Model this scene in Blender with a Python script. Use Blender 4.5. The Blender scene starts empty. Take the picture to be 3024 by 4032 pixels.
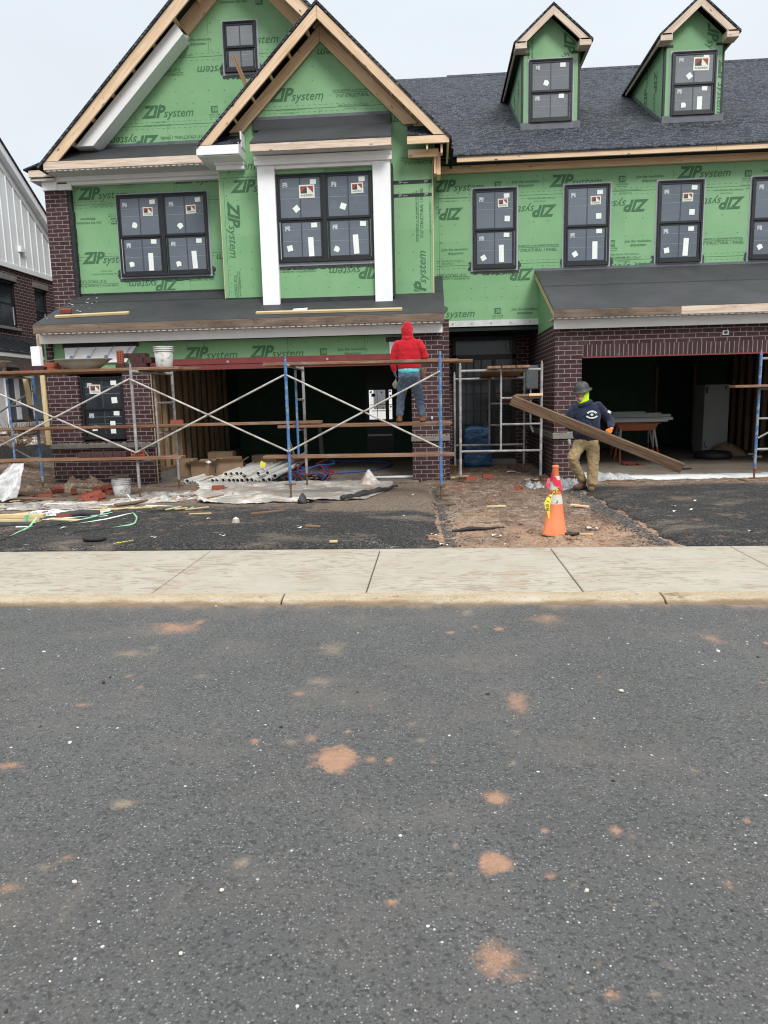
import bpy, bmesh, math, random
from mathutils import Vector, Matrix, noise as mnoise
random.seed(7)
SC = bpy.context.scene
COL = SC.collection
Z3 = Vector((0, 0, 1))

def V(*a): return Vector(a)

class MB:
    """collects faces in world metres, then links them as ONE mesh object"""
    def __init__(s): s.v = []; s.f = []; s.m = []; s.sm = []
    def add(s, vs, fs, m=0, sm=False):
        b = len(s.v); s.v += [tuple(p) for p in vs]
        for f in fs: s.f.append([b + i for i in f]); s.m.append(m); s.sm.append(sm)
        return s
    def face(s, pts, m=0): return s.add(pts, [list(range(len(pts)))], m)
    def box(s, x0, x1, y0, y1, z0, z1, m=0):
        vs = [(x0,y0,z0),(x1,y0,z0),(x1,y1,z0),(x0,y1,z0),(x0,y0,z1),(x1,y0,z1),(x1,y1,z1),(x0,y1,z1)]
        return s.add(vs, [(3,2,1,0),(4,5,6,7),(0,1,5,4),(1,2,6,5),(2,3,7,6),(3,0,4,7)], m)
    def prism(s, poly, y0, y1, m=0, axis='y'):
        """polygon in (x,z) pulled from y0 to y1 (axis x: polygon in (y,z); axis z: polygon in (x,y))"""
        a = sum(poly[i][0]*poly[(i+1)%len(poly)][1]-poly[(i+1)%len(poly)][0]*poly[i][1] for i in range(len(poly)))
        if a < 0: poly = poly[::-1]
        n = len(poly)
        if axis == 'y': P = lambda p, t: (p[0], t, p[1])
        elif axis == 'x': P = lambda p, t: (t, p[0], p[1])
        else: P = lambda p, t: (p[0], p[1], t)
        vs = [P(p, y0) for p in poly] + [P(p, y1) for p in poly]
        fl = axis != 'y'
        fs = [list(range(n)), list(range(2*n-1, n-1, -1))] + [[i, i+n, (i+1)%n+n, (i+1)%n] for i in range(n)]
        if fl: fs = [f[::-1] for f in fs]
        return s.add(vs, fs, m)
    def obox(s, c, ax, ay, az, m=0):
        """oriented box: centre and three half vectors"""
        c, ax, ay, az = Vector(c), Vector(ax), Vector(ay), Vector(az)
        vs = [c+i*ax+j*ay+k*az for k in (-1,1) for j in (-1,1) for i in (-1,1)]
        fs = [(0,2,3,1),(4,5,7,6),(0,1,5,4),(1,3,7,5),(3,2,6,7),(2,0,4,6)]
        if ax.cross(ay).dot(az) < 0: fs = [f[::-1] for f in fs]
        return s.add(vs, fs, m)
    def tube(s, pts, r, n=8, m=0, caps=True, hollow=0):
        pts = [Vector(p) for p in pts]; k = len(pts)
        rs = r if isinstance(r, (list, tuple)) else [r]*k
        d0 = (pts[1]-pts[0]).normalized()
        u = d0.cross(Z3 if abs(d0.z) < .9 else V(1,0,0)).normalized()
        vs = []; fs = []
        for i, p in enumerate(pts):
            if i == 0: d = pts[1]-p
            elif i == k-1: d = p-pts[i-1]
            else: d = (pts[i+1]-p).normalized()+(p-pts[i-1]).normalized()
            if d.length < 1e-9: d = d0
            d = d.normalized(); u = (u-d*u.dot(d)).normalized(); w = d.cross(u)
            for j in range(n):
                a = 2*math.pi*j/n
                vs.append(p+(u*math.cos(a)+w*math.sin(a))*rs[i])
        for i in range(k-1):
            for j in range(n):
                fs.append((i*n+j, i*n+(j+1)%n, (i+1)*n+(j+1)%n, (i+1)*n+j))
        s.add(vs, fs, m, True)
        if caps and not hollow:
            s.add(vs[:n], [list(range(n-1,-1,-1))], m); s.add(vs[-n:], [list(range(n))], m)
        if hollow:
            for e, base in ((0, 0), (1, (k-1)*n)):
                c = pts[0] if e == 0 else pts[-1]; dd = (pts[1]-pts[0]).normalized() if e == 0 else (pts[-2]-pts[-1]).normalized()
                ring = [Vector(q) for q in vs[base:base+n]]
                inn = [c+(q-c)*hollow for q in ring]; deep = [q+dd*r*3 for q in inn]
                L = ring+inn+deep; ff = []
                for j in range(n):
                    a, b = j, (j+1) % n
                    q1 = (a, b, n+b, n+a); q2 = (n+a, n+b, 2*n+b, 2*n+a)
                    if e == 0: q1, q2 = q1[::-1], q2[::-1]
                    ff += [q1, q2]
                s.add(L, ff, m, False); s.add(deep, [list(range(n))], m+1)
        return s
    def lathe(s, prof, c, n=24, m=0, sm=True, axis=None, closed=True):
        """profile of (radius, height) about a vertical line through c"""
        c = Vector(c); vs = []; fs = []; k = len(prof)
        for (r, h) in prof:
            for j in range(n):
                a = 2*math.pi*j/n; vs.append(c+V(r*math.cos(a), r*math.sin(a), h))
        for i in range(k-1):
            for j in range(n): fs.append((i*n+j, i*n+(j+1)%n, (i+1)*n+(j+1)%n, (i+1)*n+j))
        s.add(vs, fs, m, sm)
        if closed:
            if prof[0][0] > 1e-4: s.add(vs[:n], [list(range(n-1,-1,-1))], m)
            if prof[-1][0] > 1e-4: s.add(vs[-n:], [list(range(n))], m)
        return s
    def loft(s, rings, m=0, caps=True):
        n = len(rings[0]); vs = [p for r in rings for p in r]; fs = []
        for i in range(len(rings)-1):
            for j in range(n): fs.append((i*n+j, i*n+(j+1)%n, (i+1)*n+(j+1)%n, (i+1)*n+j))
        if caps: fs += [list(range(n-1,-1,-1)), list(range((len(rings)-1)*n, len(rings)*n))]
        return s.add(vs, fs, m, True)
    def grid(s, nx, ny, fn, m=0, sm=True):
        vs = [fn(i/nx, j/ny) for j in range(ny+1) for i in range(nx+1)]
        fs = [(j*(nx+1)+i, j*(nx+1)+i+1, (j+1)*(nx+1)+i+1, (j+1)*(nx+1)+i) for j in range(ny) for i in range(nx)]
        return s.add(vs, fs, m, sm)
    def bounds(s):
        xs = [p[0] for p in s.v]; ys = [p[1] for p in s.v]; zs = [p[2] for p in s.v]
        return min(xs), max(xs), min(ys), max(ys), min(zs), max(zs)
    def mesh(s, name, base=(0,0,0), grain=None, bevel=0):
        me = bpy.data.meshes.new(name)
        b = Vector(base)
        me.from_pydata([Vector(p)-b for p in s.v], [], s.f)
        me.polygons.foreach_set('material_index', s.m)
        me.polygons.foreach_set('use_smooth', s.sm)
        if bevel:
            bm = bmesh.new(); bm.from_mesh(me)
            bmesh.ops.remove_doubles(bm, verts=bm.verts, dist=1e-6)
            es = [e for e in bm.edges if len(e.link_faces) == 2 and e.calc_face_angle(0) > .5]
            bmesh.ops.bevel(bm, geom=es, offset=bevel, segments=1, affect='EDGES', profile=.7)
            bm.to_mesh(me); bm.free()
        me.update()
        uv = me.uv_layers.new(name='UVMap')
        g = Vector(grain).normalized() if grain is not None else None
        for p in me.polygons:
            n = p.normal
            if g is not None:
                tu = g; tv = n.cross(g)
                if tv.length < .3: tu = Vector((g.y, g.z, g.x)); tv = n.cross(tu)
                tv.normalize()
            elif abs(n.z) > .985: tu = V(1,0,0); tv = V(0,1,0)
            else: tu = Z3.cross(n).normalized(); tv = n.cross(tu)
            for li in p.loop_indices:
                q = me.vertices[me.loops[li].vertex_index].co+b
                uv.data[li].uv = (q.dot(tu), q.dot(tv))
        return me
    def build(s, name, mats, parent=None, base=None, grain=None, bevel=0, label=None, kind=None):
        if parent is not None: base = tuple(parent['_b'])
        elif base is None:
            x0,x1,y0,y1,z0,z1 = s.bounds(); base = ((x0+x1)/2, (y0+y1)/2, z0)
        me = s.mesh(name, base, grain, bevel)
        if not isinstance(mats, (list, tuple)): mats = [mats]
        for m in mats: me.materials.append(m)
        o = bpy.data.objects.new(name, me); COL.objects.link(o)
        o['_b'] = list(base)
        if parent is not None: o.parent = parent; o.location = (0, 0, 0)
        else: o.location = base
        if label: o['label'] = label
        if kind: o['kind'] = kind
        return o

def tag(o, label, cat, group=None):
    o['label'] = label; o['category'] = cat
    if group: o['group'] = group
    return o
def thing(name, base, label, cat, group=None, rz=0):
    o = bpy.data.objects.new(name, None); COL.objects.link(o)
    o.empty_display_size = .2; o.location = base; o['_b'] = list(base); o.rotation_euler.z = rz
    return tag(o, label, cat, group)
def kids(o): return [c for c in bpy.data.objects if c.parent == o]
def dup(root, loc, rot=None, label=None, scale=None):
    def cp(o, par):
        c = o.copy(); COL.objects.link(c); c.parent = par
        for k in KID.get(o.name, kids(o)): cp(k, c)
        return c
    r = cp(root, None); r.location = loc
    if rot is not None: r.rotation_euler = rot
    if scale: r.scale = scale
    if label: r['label'] = label
    return r
KID = {}

def beam(name, p0, p1, w, h, m, parent=None, up=(0,0,1), label=None, bevel=.003, cut=0):
    """a straight board with its length along local X; w across, h along up"""
    p0, p1 = Vector(p0), Vector(p1); d = p1-p0; L = d.length; x = d.normalized()
    up = Vector(up); y = up.cross(x).normalized(); z = x.cross(y)
    mb = MB().box(0, L, -w/2, w/2, -h/2, h/2)
    me = mb.mesh(name, (0,0,0), (1,0,0), bevel)
    for mm in (m if isinstance(m, (list, tuple)) else [m]): me.materials.append(mm)
    o = bpy.data.objects.new(name, me); COL.objects.link(o)
    M = Matrix((x, y, z)).transposed().to_4x4(); M.translation = p0
    if parent is not None:
        o.parent = parent; M.translation = p0-Vector(parent['_b'])
    o.matrix_basis = M
    if label: o['label'] = label
    return o

_tc = {}
def textgeo(t, shear=0, bold=0):
    k = (t, shear, bold)
    if k not in _tc:
        c = bpy.data.curves.new('t', 'FONT'); c.body = t; c.shear = shear; c.offset = bold; c.resolution_u = 2; c.fill_mode = 'BOTH'
        o = bpy.data.objects.new('t', c); COL.objects.link(o)
        dg = bpy.context.evaluated_depsgraph_get(); me = bpy.data.meshes.new_from_object(o.evaluated_get(dg))
        bm = bmesh.new(); bm.from_mesh(me); bmesh.ops.remove_doubles(bm, verts=bm.verts, dist=1e-5)
        bm.to_mesh(me); bm.free()
        vs = [(v.co.x, v.co.y) for v in me.vertices]; fs = [list(p.vertices) for p in me.polygons]
        bpy.data.objects.remove(o); bpy.data.curves.remove(c); bpy.data.meshes.remove(me)
        w = max(v[0] for v in vs) if vs else 0
        _tc[k] = (vs, fs, w)
    return _tc[k]
def put_text(mb, t, O, U, W, h, m=0, shear=0, bold=0, clip=None, sx=1, centre=False):
    """letters of cap height h with their baseline start at O, reading along U, up along W"""
    vs, fs, w = textgeo(t, shear, bold); k = h/.7
    O, U, W = Vector(O), Vector(U), Vector(W)
    off = -w*sx*k/2 if centre else 0
    P = [O+U*(x*k*sx+off)+W*(y*k) for x, y in vs]
    n = U.cross(W)
    if clip:
        bm = bmesh.new(); bv = [bm.verts.new(p) for p in P]
        for f in fs:
            try: bm.faces.new([bv[i] for i in f])
            except ValueError: pass
        for co, no in clip:
            bmesh.ops.bisect_plane(bm, geom=bm.verts[:]+bm.edges[:]+bm.faces[:], plane_co=co, plane_no=no, clear_outer=True)
        bm.verts.index_update(); P = [v.co.copy() for v in bm.verts]; fs = [[v.index for v in f.verts] for f in bm.faces]; bm.free()
    out = []
    for f in fs:
        if len(f) >= 3:
            a, b, c = P[f[0]], P[f[1]], P[f[2]]
            out.append(f)
    mb.add(P, out, m)
    return w*sx*k
def lin(h):
    h = h.lstrip('#'); c = [int(h[i:i+2], 16)/255 for i in (0,2,4)]
    return tuple(x/12.92 if x <= .04045 else ((x+.055)/1.055)**2.4 for x in c)
class NT:
    def __init__(s, name):
        s.m = bpy.data.materials.new(name); s.m.use_nodes = True
        s.t = s.m.node_tree; s.b = s.t.nodes['Principled BSDF']
    def n(s, typ, ins=None, **pr):
        nd = s.t.nodes.new('ShaderNode'+typ)
        for k, v in pr.items(): setattr(nd, k, v)
        for k, v in (ins or {}).items():
            i = nd.inputs[k]
            if isinstance(v, bpy.types.NodeSocket): s.t.links.new(v, i)
            else:
                if i.type == 'RGBA' and len(v) == 3: v = (*v, 1)
                i.default_value = v
        return nd
    def coord(s, kind='Object'): return s.n('TexCoord').outputs[kind]
    def map(s, v, sc=(1,1,1), loc=(0,0,0), rot=(0,0,0)):
        return s.n('Mapping', {'Vector': v, 'Scale': sc, 'Location': loc, 'Rotation': rot}).outputs[0]
    def rnd(s, v):
        r = s.n('ObjectInfo').outputs['Random']
        k = s.n('Math', {0: r, 1: 37.0}, operation='MULTIPLY').outputs[0]
        c = s.n('CombineXYZ', {0: k, 1: k, 2: k}).outputs[0]
        return s.n('VectorMath', {0: v, 1: c}, operation='ADD').outputs[0]
    def noise(s, v, scale, det=4, rough=.55, dist=0, out='Fac'):
        return s.n('TexNoise', {'Vector': v, 'Scale': scale, 'Detail': det, 'Roughness': rough, 'Distortion': dist}).outputs[out]
    def vor(s, v, scale, feature='F1', out='Distance', rnd=1):
        return s.n('TexVoronoi', {'Vector': v, 'Scale': scale, 'Randomness': rnd}, feature=feature).outputs[out]
    def ramp(s, f, stops, interp='LINEAR'):
        nd = s.n('ValToRGB', {'Fac': f}); cr = nd.color_ramp; cr.interpolation = interp
        while len(cr.elements) < len(stops): cr.elements.new(.5)
        for e, (p, c) in zip(cr.elements, stops):
            e.position = p; e.color = (*c, 1) if len(c) == 3 else c
        return nd.outputs['Color']
    def fr(s, f, a, b, lo=0, hi=1):
        return s.n('MapRange', {'Value': f, 'From Min': a, 'From Max': b, 'To Min': lo, 'To Max': hi}, interpolation_type='SMOOTHSTEP').outputs[0]
    def mix(s, f, a, b, mode='MIX'):
        nd = s.n('Mix', data_type='RGBA', blend_type=mode)
        for i, v in ((0, f), (6, a), (7, b)):
            if isinstance(v, bpy.types.NodeSocket): s.t.links.new(v, nd.inputs[i])
            else: nd.inputs[i].default_value = (*v, 1) if i else v
        return nd.outputs[2]
    def math(s, op, a, b=0):
        return s.n('Math', {0: a, 1: b}, operation=op).outputs[0]
    def bump(s, h, st=.3, d=.01, nrm=None):
        ins = {'Height': h, 'Strength': st, 'Distance': d}
        if nrm: ins['Normal'] = nrm
        return s.n('Bump', ins).outputs[0]
    def out(s, col=None, rough=.7, nrm=None, metal=0, spec=.35, **kw):
        for k, v in (('Base Color', col), ('Roughness', rough), ('Normal', nrm), ('Metallic', metal), ('Specular IOR Level', spec), *kw.items()):
            if v is None: continue
            i = s.b.inputs[k]
            if isinstance(v, bpy.types.NodeSocket): s.t.links.new(v, i)
            else: i.default_value = (*v, 1) if (i.type == 'RGBA' and len(v) == 3) else v
        return s.m

def pm(name, a, b=None, scale=6, rough=.7, bump=0, bscale=60, metal=0, spec=.35, det=5, stains=None, contrast=(.3,.7), bd=.004, **kw):
    """noise between two colours, fine bump, optional stains [(colour, scale, threshold, width)]"""
    t = NT(name); v = t.rnd(t.coord())
    col = t.ramp(t.noise(v, scale, det, .6), [(contrast[0], a), (contrast[1], b or a)])
    for (c, sc, th, wd) in stains or []:
        col = t.mix(t.fr(t.noise(v, sc, 6, .65), th, th+wd), col, c)
    nr = t.bump(t.noise(v, bscale, 5, .65), bump, bd) if bump else None
    return t.out(col, rough, nr, metal, spec, **kw)

def wood(name, a, b, dark, knots=.35, stain=.45, stainc=None, rough=.75, gs=(2.2, 38)):
    t = NT(name); v = t.rnd(t.coord('UV'))
    g = t.noise(t.map(v, (gs[0], gs[1], 1)), 1, 5, .6, .6)
    col = t.ramp(g, [(.3, dark), (.5, a), (.72, b)])
    col = t.mix(t.fr(t.noise(t.map(v, (1.6, 5, 1)), 1, 3), .45, .75), col, t.mix(.5, col, dark))
    k = t.vor(t.map(v, (3.1, 9, 1)), 1)
    kn = t.math('MULTIPLY', t.fr(k, .16, .05), t.fr(t.noise(v, 1.7, 2), .42, .5))
    col = t.mix(t.math('MULTIPLY', kn, knots), col, lin('3a2012'))
    if stainc: col = t.mix(t.fr(t.noise(t.map(v, (1.1, 2.5, 1)), 1.3, 6, .7), stain, stain+.25), col, stainc)
    nr = t.bump(g, .25, .002)
    return t.out(col, rough, nr, 0, .25)

def brickmat(name, vertical=False, c1='4b3437', c2='38282b', mort='8a7d7a', row=.0756, wid=.203, off=.5):
    t = NT(name); uv = t.coord('UV')
    if vertical: uv = t.map(uv, (1,1,1), rot=(0,0,math.pi/2))
    jit = t.n('VectorMath', {0: t.noise(uv, 9, 3, .6, 0, 'Color'), 1: (.5,.5,.5)}, operation='SUBTRACT').outputs[0]
    jit = t.n('VectorMath', {0: jit, 'Scale': .007}, operation='SCALE').outputs[0]
    uv2 = t.n('VectorMath', {0: uv, 1: jit}, operation='ADD').outputs[0]
    bt = t.n('TexBrick', {'Vector': uv2, 'Color1': lin(c1), 'Color2': lin(c2), 'Mortar': lin(mort), 'Scale': 1, 'Mortar Size': .0062, 'Mortar Smooth': .25, 'Bias': -.1, 'Brick Width': wid, 'Row Height': row}, offset=off)
    nz = t.noise(uv, 55, 5, .7); big = t.noise(uv, 2.2, 4, .6)
    col = t.mix(t.fr(nz, .35, .7, 0, .35), bt.outputs['Color'], lin('2c2323'))
    col = t.mix(t.fr(big, .5, .75, 0, .16), col, lin('7a6c69'))
    drip = t.noise(t.map(uv, (9, 3, 1)), 1, 5, .7)
    col = t.mix(t.fr(drip, .62, .75, 0, .5), col, lin('958a84'))
    col = t.mix(bt.outputs['Fac'], col, t.mix(t.fr(t.noise(uv, 20, 3), .3, .7), lin(mort), lin('9a8e8a')))
    h = t.math('ADD', t.math('MULTIPLY', t.math('SUBTRACT', 1.0, bt.outputs['Fac']), 1), t.math('MULTIPLY', nz, .35))
    return t.out(col, .85, t.bump(h, .8, .006), 0, .25)

M = {}
def zipmat():
    t = NT('green_sheathing'); uv = t.coord('UV')
    c = t.ramp(t.noise(uv, 1.3, 5, .6), [(.3, (.165,.34,.166)), (.7, (.212,.40,.208))])
    c = t.mix(t.fr(t.noise(uv, 70, 4, .7), .45, .8, 0, .18), c, (.14,.31,.16))
    c = t.mix(t.fr(t.noise(t.map(uv, (3, .7, 1)), 1.6, 6, .7), .6, .8, 0, .16), c, (.40,.52,.41))
    pn = t.n('TexBrick', {'Vector': uv, 'Color1': (.0,.0,.0), 'Color2': (1,1,1), 'Mortar': (.5,.5,.5), 'Scale': 1, 'Mortar Size': .0, 'Brick Width': 2.24, 'Row Height': 1.12}, offset=.37)
    c = t.mix(t.math('MULTIPLY', pn.outputs['Color'], .22), c, (.33,.50,.30))
    c = t.mix(t.fr(t.noise(t.map(uv, (5, .6, 1), (3,1,0)), 1.4, 6, .75), .56, .74, 0, .22), c, (.12,.27,.12))
    c = t.mix(t.fr(t.noise(uv, 3.2, 6, .75), .62, .74, 0, .25), c, (.42,.50,.36))
    return t.out(c, .62, t.bump(t.noise(uv, 160, 3), .12, .002), 0, .3)
M['zip'] = zipmat()
def inkmat():
    t = NT('printed_ink'); uv = t.coord('UV')
    c = t.ramp(t.noise(uv, 40, 4, .7), [(.35, (.040,.108,.050)), (.75, (.095,.215,.108))])
    return t.out(c, .65, None, 0, .25)
M['ink'] = inkmat()
M['tape'] = pm('black_flashing_tape', (.012,.014,.017), (.028,.03,.034), 14, .55, .5, 22, stains=[((.3,.31,.32), 22, .66, .05)])
M['tar'] = pm('smeared_flashing', (.014,.018,.018), (.05,.07,.055), 22, .6, .7, 40)
M['greytape'] = pm('grey_flashing', (.30,.33,.36), (.40,.43,.46), 9, .5, .25, 30)
M['greywrap'] = pm('grey_sealing_strip', (.085,.095,.11), (.13,.14,.155), 7, .5, .3, 25)
M['white'] = pm('white_trim', (.78,.79,.80), (.85,.86,.86), 3, .5, .08, 90, stains=[((.5,.48,.45), 5, .68, .16)])
M['soffit'] = pm('vented_soffit', (.52,.51,.5), (.64,.63,.62), 6, .6, .1, 40)
M['black'] = pm('black_window_vinyl', (.014,.015,.018), (.02,.021,.025), 8, .38, .05, 60)
M['muntin'] = pm('grille_bar', (.045,.052,.062), (.06,.068,.08), 8, .45)
M['zipflat'] = pm('badge_figure', (.17,.34,.17), (.2,.39,.2), 8, .6)
M['jamb'] = pm('white_jamb_liner', (.5,.52,.54), (.6,.6,.62), 6, .5)
def glassmat(name, a, b, lines=True):
    t = NT(name); uv = t.coord('UV')
    c = t.ramp(t.noise(uv, .9, 3, .5), [(.3, a), (.7, b)])
    nr = t.bump(t.noise(t.map(uv, (7, 2.2, 1)), 1.4, 4, .6, .8), .10, .02)
    k_ = t.fr(t.n('ObjectInfo').outputs['Random'], 0, 1, .0, .55)
    c = t.mix(k_, c, t.mix(.6, c, (.03,.04,.055)))  # random darkening per pane imitates differing reflections in the base colour
    c = t.mix(t.fr(t.noise(t.map(uv, (1.2, 3.5, 1)), 1.1, 4, .6, 1.5), .5, .72, 0, .35), c, b)
    return t.out(c, .12, nr, 0, .42)
M['pane'] = glassmat('filmed_glass', (.115,.14,.17), (.165,.192,.225))
M['pane_light'] = glassmat('sky_tinted_glass', (.17,.185,.2), (.24,.255,.27))  # paler base colour stands in for sky reflected in the panes
M['pane_dark'] = glassmat('dark_glass', (.012,.015,.02), (.022,.027,.034))
M['film'] = pm('film_seam', (.24,.26,.29), (.34,.36,.39), 12, .35)
M['paper'] = pm('paper_label', (.72,.76,.72), (.8,.83,.8), 8, .7)
M['labelgrey'] = pm('clear_label', (.28,.30,.33), (.55,.57,.6), 60, .5, det=2, contrast=(.42,.55))
M['red_logo'] = pm('logo_red', (.25,.055,.05), (.32,.075,.07), 20, .6)
M['dark_logo'] = pm('logo_dark', (.03,.04,.04), (.05,.06,.06), 20, .6)
M['cream'] = pm('label_cream', (.66,.68,.6), (.74,.76,.67), 10, .7)

def shingle():
    t = NT('asphalt_shingles'); uv = t.coord('UV')
    j = t.n('VectorMath', {0: t.noise(uv, 5, 2, .5, 0, 'Color'), 'Scale': .03}, operation='SCALE').outputs[0]
    uv2 = t.n('VectorMath', {0: uv, 1: j}, operation='ADD').outputs[0]
    b1 = t.n('TexBrick', {'Vector': uv2, 'Color1': (.017,.020,.026), 'Color2': (.105,.118,.14), 'Mortar': (.006,.007,.009), 'Mortar Size': .045, 'Mortar Smooth': .5, 'Bias': -.1, 'Brick Width': .36, 'Row Height': .30}, offset=.37, offset_frequency=3, squash=1.5, squash_frequency=2)
    c = t.mix(t.fr(t.noise(uv, 260, 3, .7), .4, .75, 0, .12), b1.outputs['Color'], (.075,.084,.10))
    c = t.mix(t.fr(t.noise(uv, .6, 3), .4, .7, 0, .25), c, (.07,.075,.09))
    h = t.math('SUBTRACT', t.math('MULTIPLY', t.noise(uv, 260, 2), .2), b1.outputs['Fac'])
    return t.out(c, .85, t.bump(h, .7, .012), 0, .25)
M['shingle'] = shingle()
def underlay():
    t = NT('roof_underlayment'); uv = t.coord('UV')
    c = t.ramp(t.noise(uv, 1.1, 6, .65), [(.3, (.030,.031,.034)), (.7, (.054,.055,.059))])
    c = t.mix(t.fr(t.noise(t.map(uv, (2.2, 5, 1)), 1.5, 6, .75, 1.5), .58, .66, 0, .5), c, (.026,.027,.031))
    c = t.mix(t.fr(t.noise(uv, 30, 3, .7), .66, .72, 0, .6), c, (.12,.115,.11))
    w = t.n('TexWave', {'Vector': t.map(uv, (0, 1, 0)), 'Scale': .22, 'Distortion': .4, 'Detail': 2}, bands_direction='Y').outputs['Fac']
    c = t.mix(t.fr(w, .985, 1, 0, .7), c, (.012,.012,.013))
    h = t.noise(t.map(uv, (.8, 3.5, 1)), 2, 5, .6, 1)
    return t.out(c, .62, t.bump(h, .35, .02), 0, .35)
M['under'] = underlay()
M['pine'] = wood('new_pine', (.68,.50,.335), (.77,.61,.45), (.55,.37,.225), .95)
M['cedar'] = wood('warm_pine', (.74,.52,.32), (.80,.60,.40), (.60,.37,.20), .65)
M['oldpine'] = wood('weathered_fascia', (.185,.135,.10), (.25,.195,.15), (.115,.08,.058), .6, .45, (.085,.062,.047))
M['mixpine'] = wood('blotched_fascia', (.62,.50,.40), (.72,.62,.52), (.44,.33,.24), .8, .55, (.24,.19,.16))
M['yellow_pine'] = wood('pale_lumber', (.60,.47,.26), (.70,.58,.36), (.46,.33,.16), .4)
M['stud'] = wood('rough_stud', (.27,.165,.095), (.35,.225,.135), (.16,.09,.05), .6)
M['plank'] = wood('scaffold_plank', (.22,.115,.065), (.32,.19,.115), (.11,.055,.032), .4, .5, (.30,.25,.21), .85)
M['plank2'] = wood('carried_plank', (.15,.095,.06), (.22,.15,.10), (.075,.045,.028), .4, .55, (.24,.19,.15), .85)
M['osb'] = pm('board_edge', (.5,.4,.24), (.62,.52,.34), 25, .8)
M['brick'] = brickmat('brown_brick')
M['soldier'] = brickmat('soldier_brick', True, off=0, row=.0745, wid=.5)
M['brick_loose'] = pm('loose_dark_brick', (.045,.02,.02), (.075,.035,.034), 30, .9, .4, 90)
M['brick_red'] = pm('loose_red_brick', (.24,.06,.038), (.31,.09,.055), 25, .9, .4, 90)
M['stone'] = pm('cast_stone', (.16,.15,.135), (.235,.225,.2), 7, .85, .3, 60)
M['mortar'] = pm('fresh_mortar', (.30,.26,.2), (.42,.37,.3), 25, .95, .8, 60)
M['beam'] = pm('primer_red_steel', (.17,.032,.034), (.21,.045,.045), 5, .55, .1, 40)
M['steel'] = pm('bright_flashing_metal', (.5,.5,.51), (.64,.64,.64), 5, .45, .1, 30, metal=.15, stains=[((.45,.3,.27), 6, .6, .1)])
M['bolt'] = pm('bolt_head', (.3,.3,.3), (.45,.44,.42), 40, .5, metal=.4)
M['wrap'] = pm('white_house_wrap', (.82,.84,.87), (.88,.89,.92), 4, .5, .3, 14)
M['bluetext'] = pm('blue_print', (.12,.2,.3), (.17,.26,.37), 30, .6)
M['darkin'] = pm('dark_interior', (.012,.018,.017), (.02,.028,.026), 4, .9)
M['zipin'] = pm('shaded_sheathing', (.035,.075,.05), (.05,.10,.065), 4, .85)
M['cmu'] = pm('grey_block', (.2,.19,.175), (.27,.26,.24), 12, .9, .4, 70)
M['slab'] = pm('garage_slab', (.20,.165,.13), (.27,.23,.185), 2.2, .8, .2, 60, stains=[((.12,.09,.07), 3, .58, .12)])
M['pipe_w'] = pm('white_pvc', (.72,.71,.67), (.82,.81,.77), 5, .45)
M['pipe_dark'] = pm('pipe_bore', (.04,.038,.035), (.05,.048,.045), 5, .8)
M['card'] = pm('cardboard', (.22,.145,.09), (.28,.19,.12), 4, .85, .1, 40)
M['blacknotch'] = pm('black_matte', (.008,.008,.009), (.014,.014,.015), 9, .6)
M['hole'] = pm('brick_core_hole', (.015,.008,.007), (.02,.01,.009), 9, .9)
def fbm(x, y, z=0, o=4):
    return mnoise.fractal(V(x, y, z), .55, 2.0, o, noise_basis='PERLIN_ORIGINAL')
def gz(x, y):
    """height of the bare earth"""
    if y < 6.9: return .055
    z = .06+.045*min(1, (y-6.9)/5)
    z += .028*fbm(x*.9, y*.9, 3)+.014*fbm(x*4, y*4, 9)+.013*fbm(x*11, y*11, 4)
    e = min(1, max(0, (y-6.9)/.25)); z = .055*(1-e)+z*e
    if x < -4.7: z += .05*min(1, (-4.7-x)/1.2)*min(1, max(0, (y-9)/1.5))
    if x < -7.0 and y > 12.2: z += .85*min(1, (-7.0-x)/2.1)*min(1, (y-12.2)/2.2)
    return z
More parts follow.
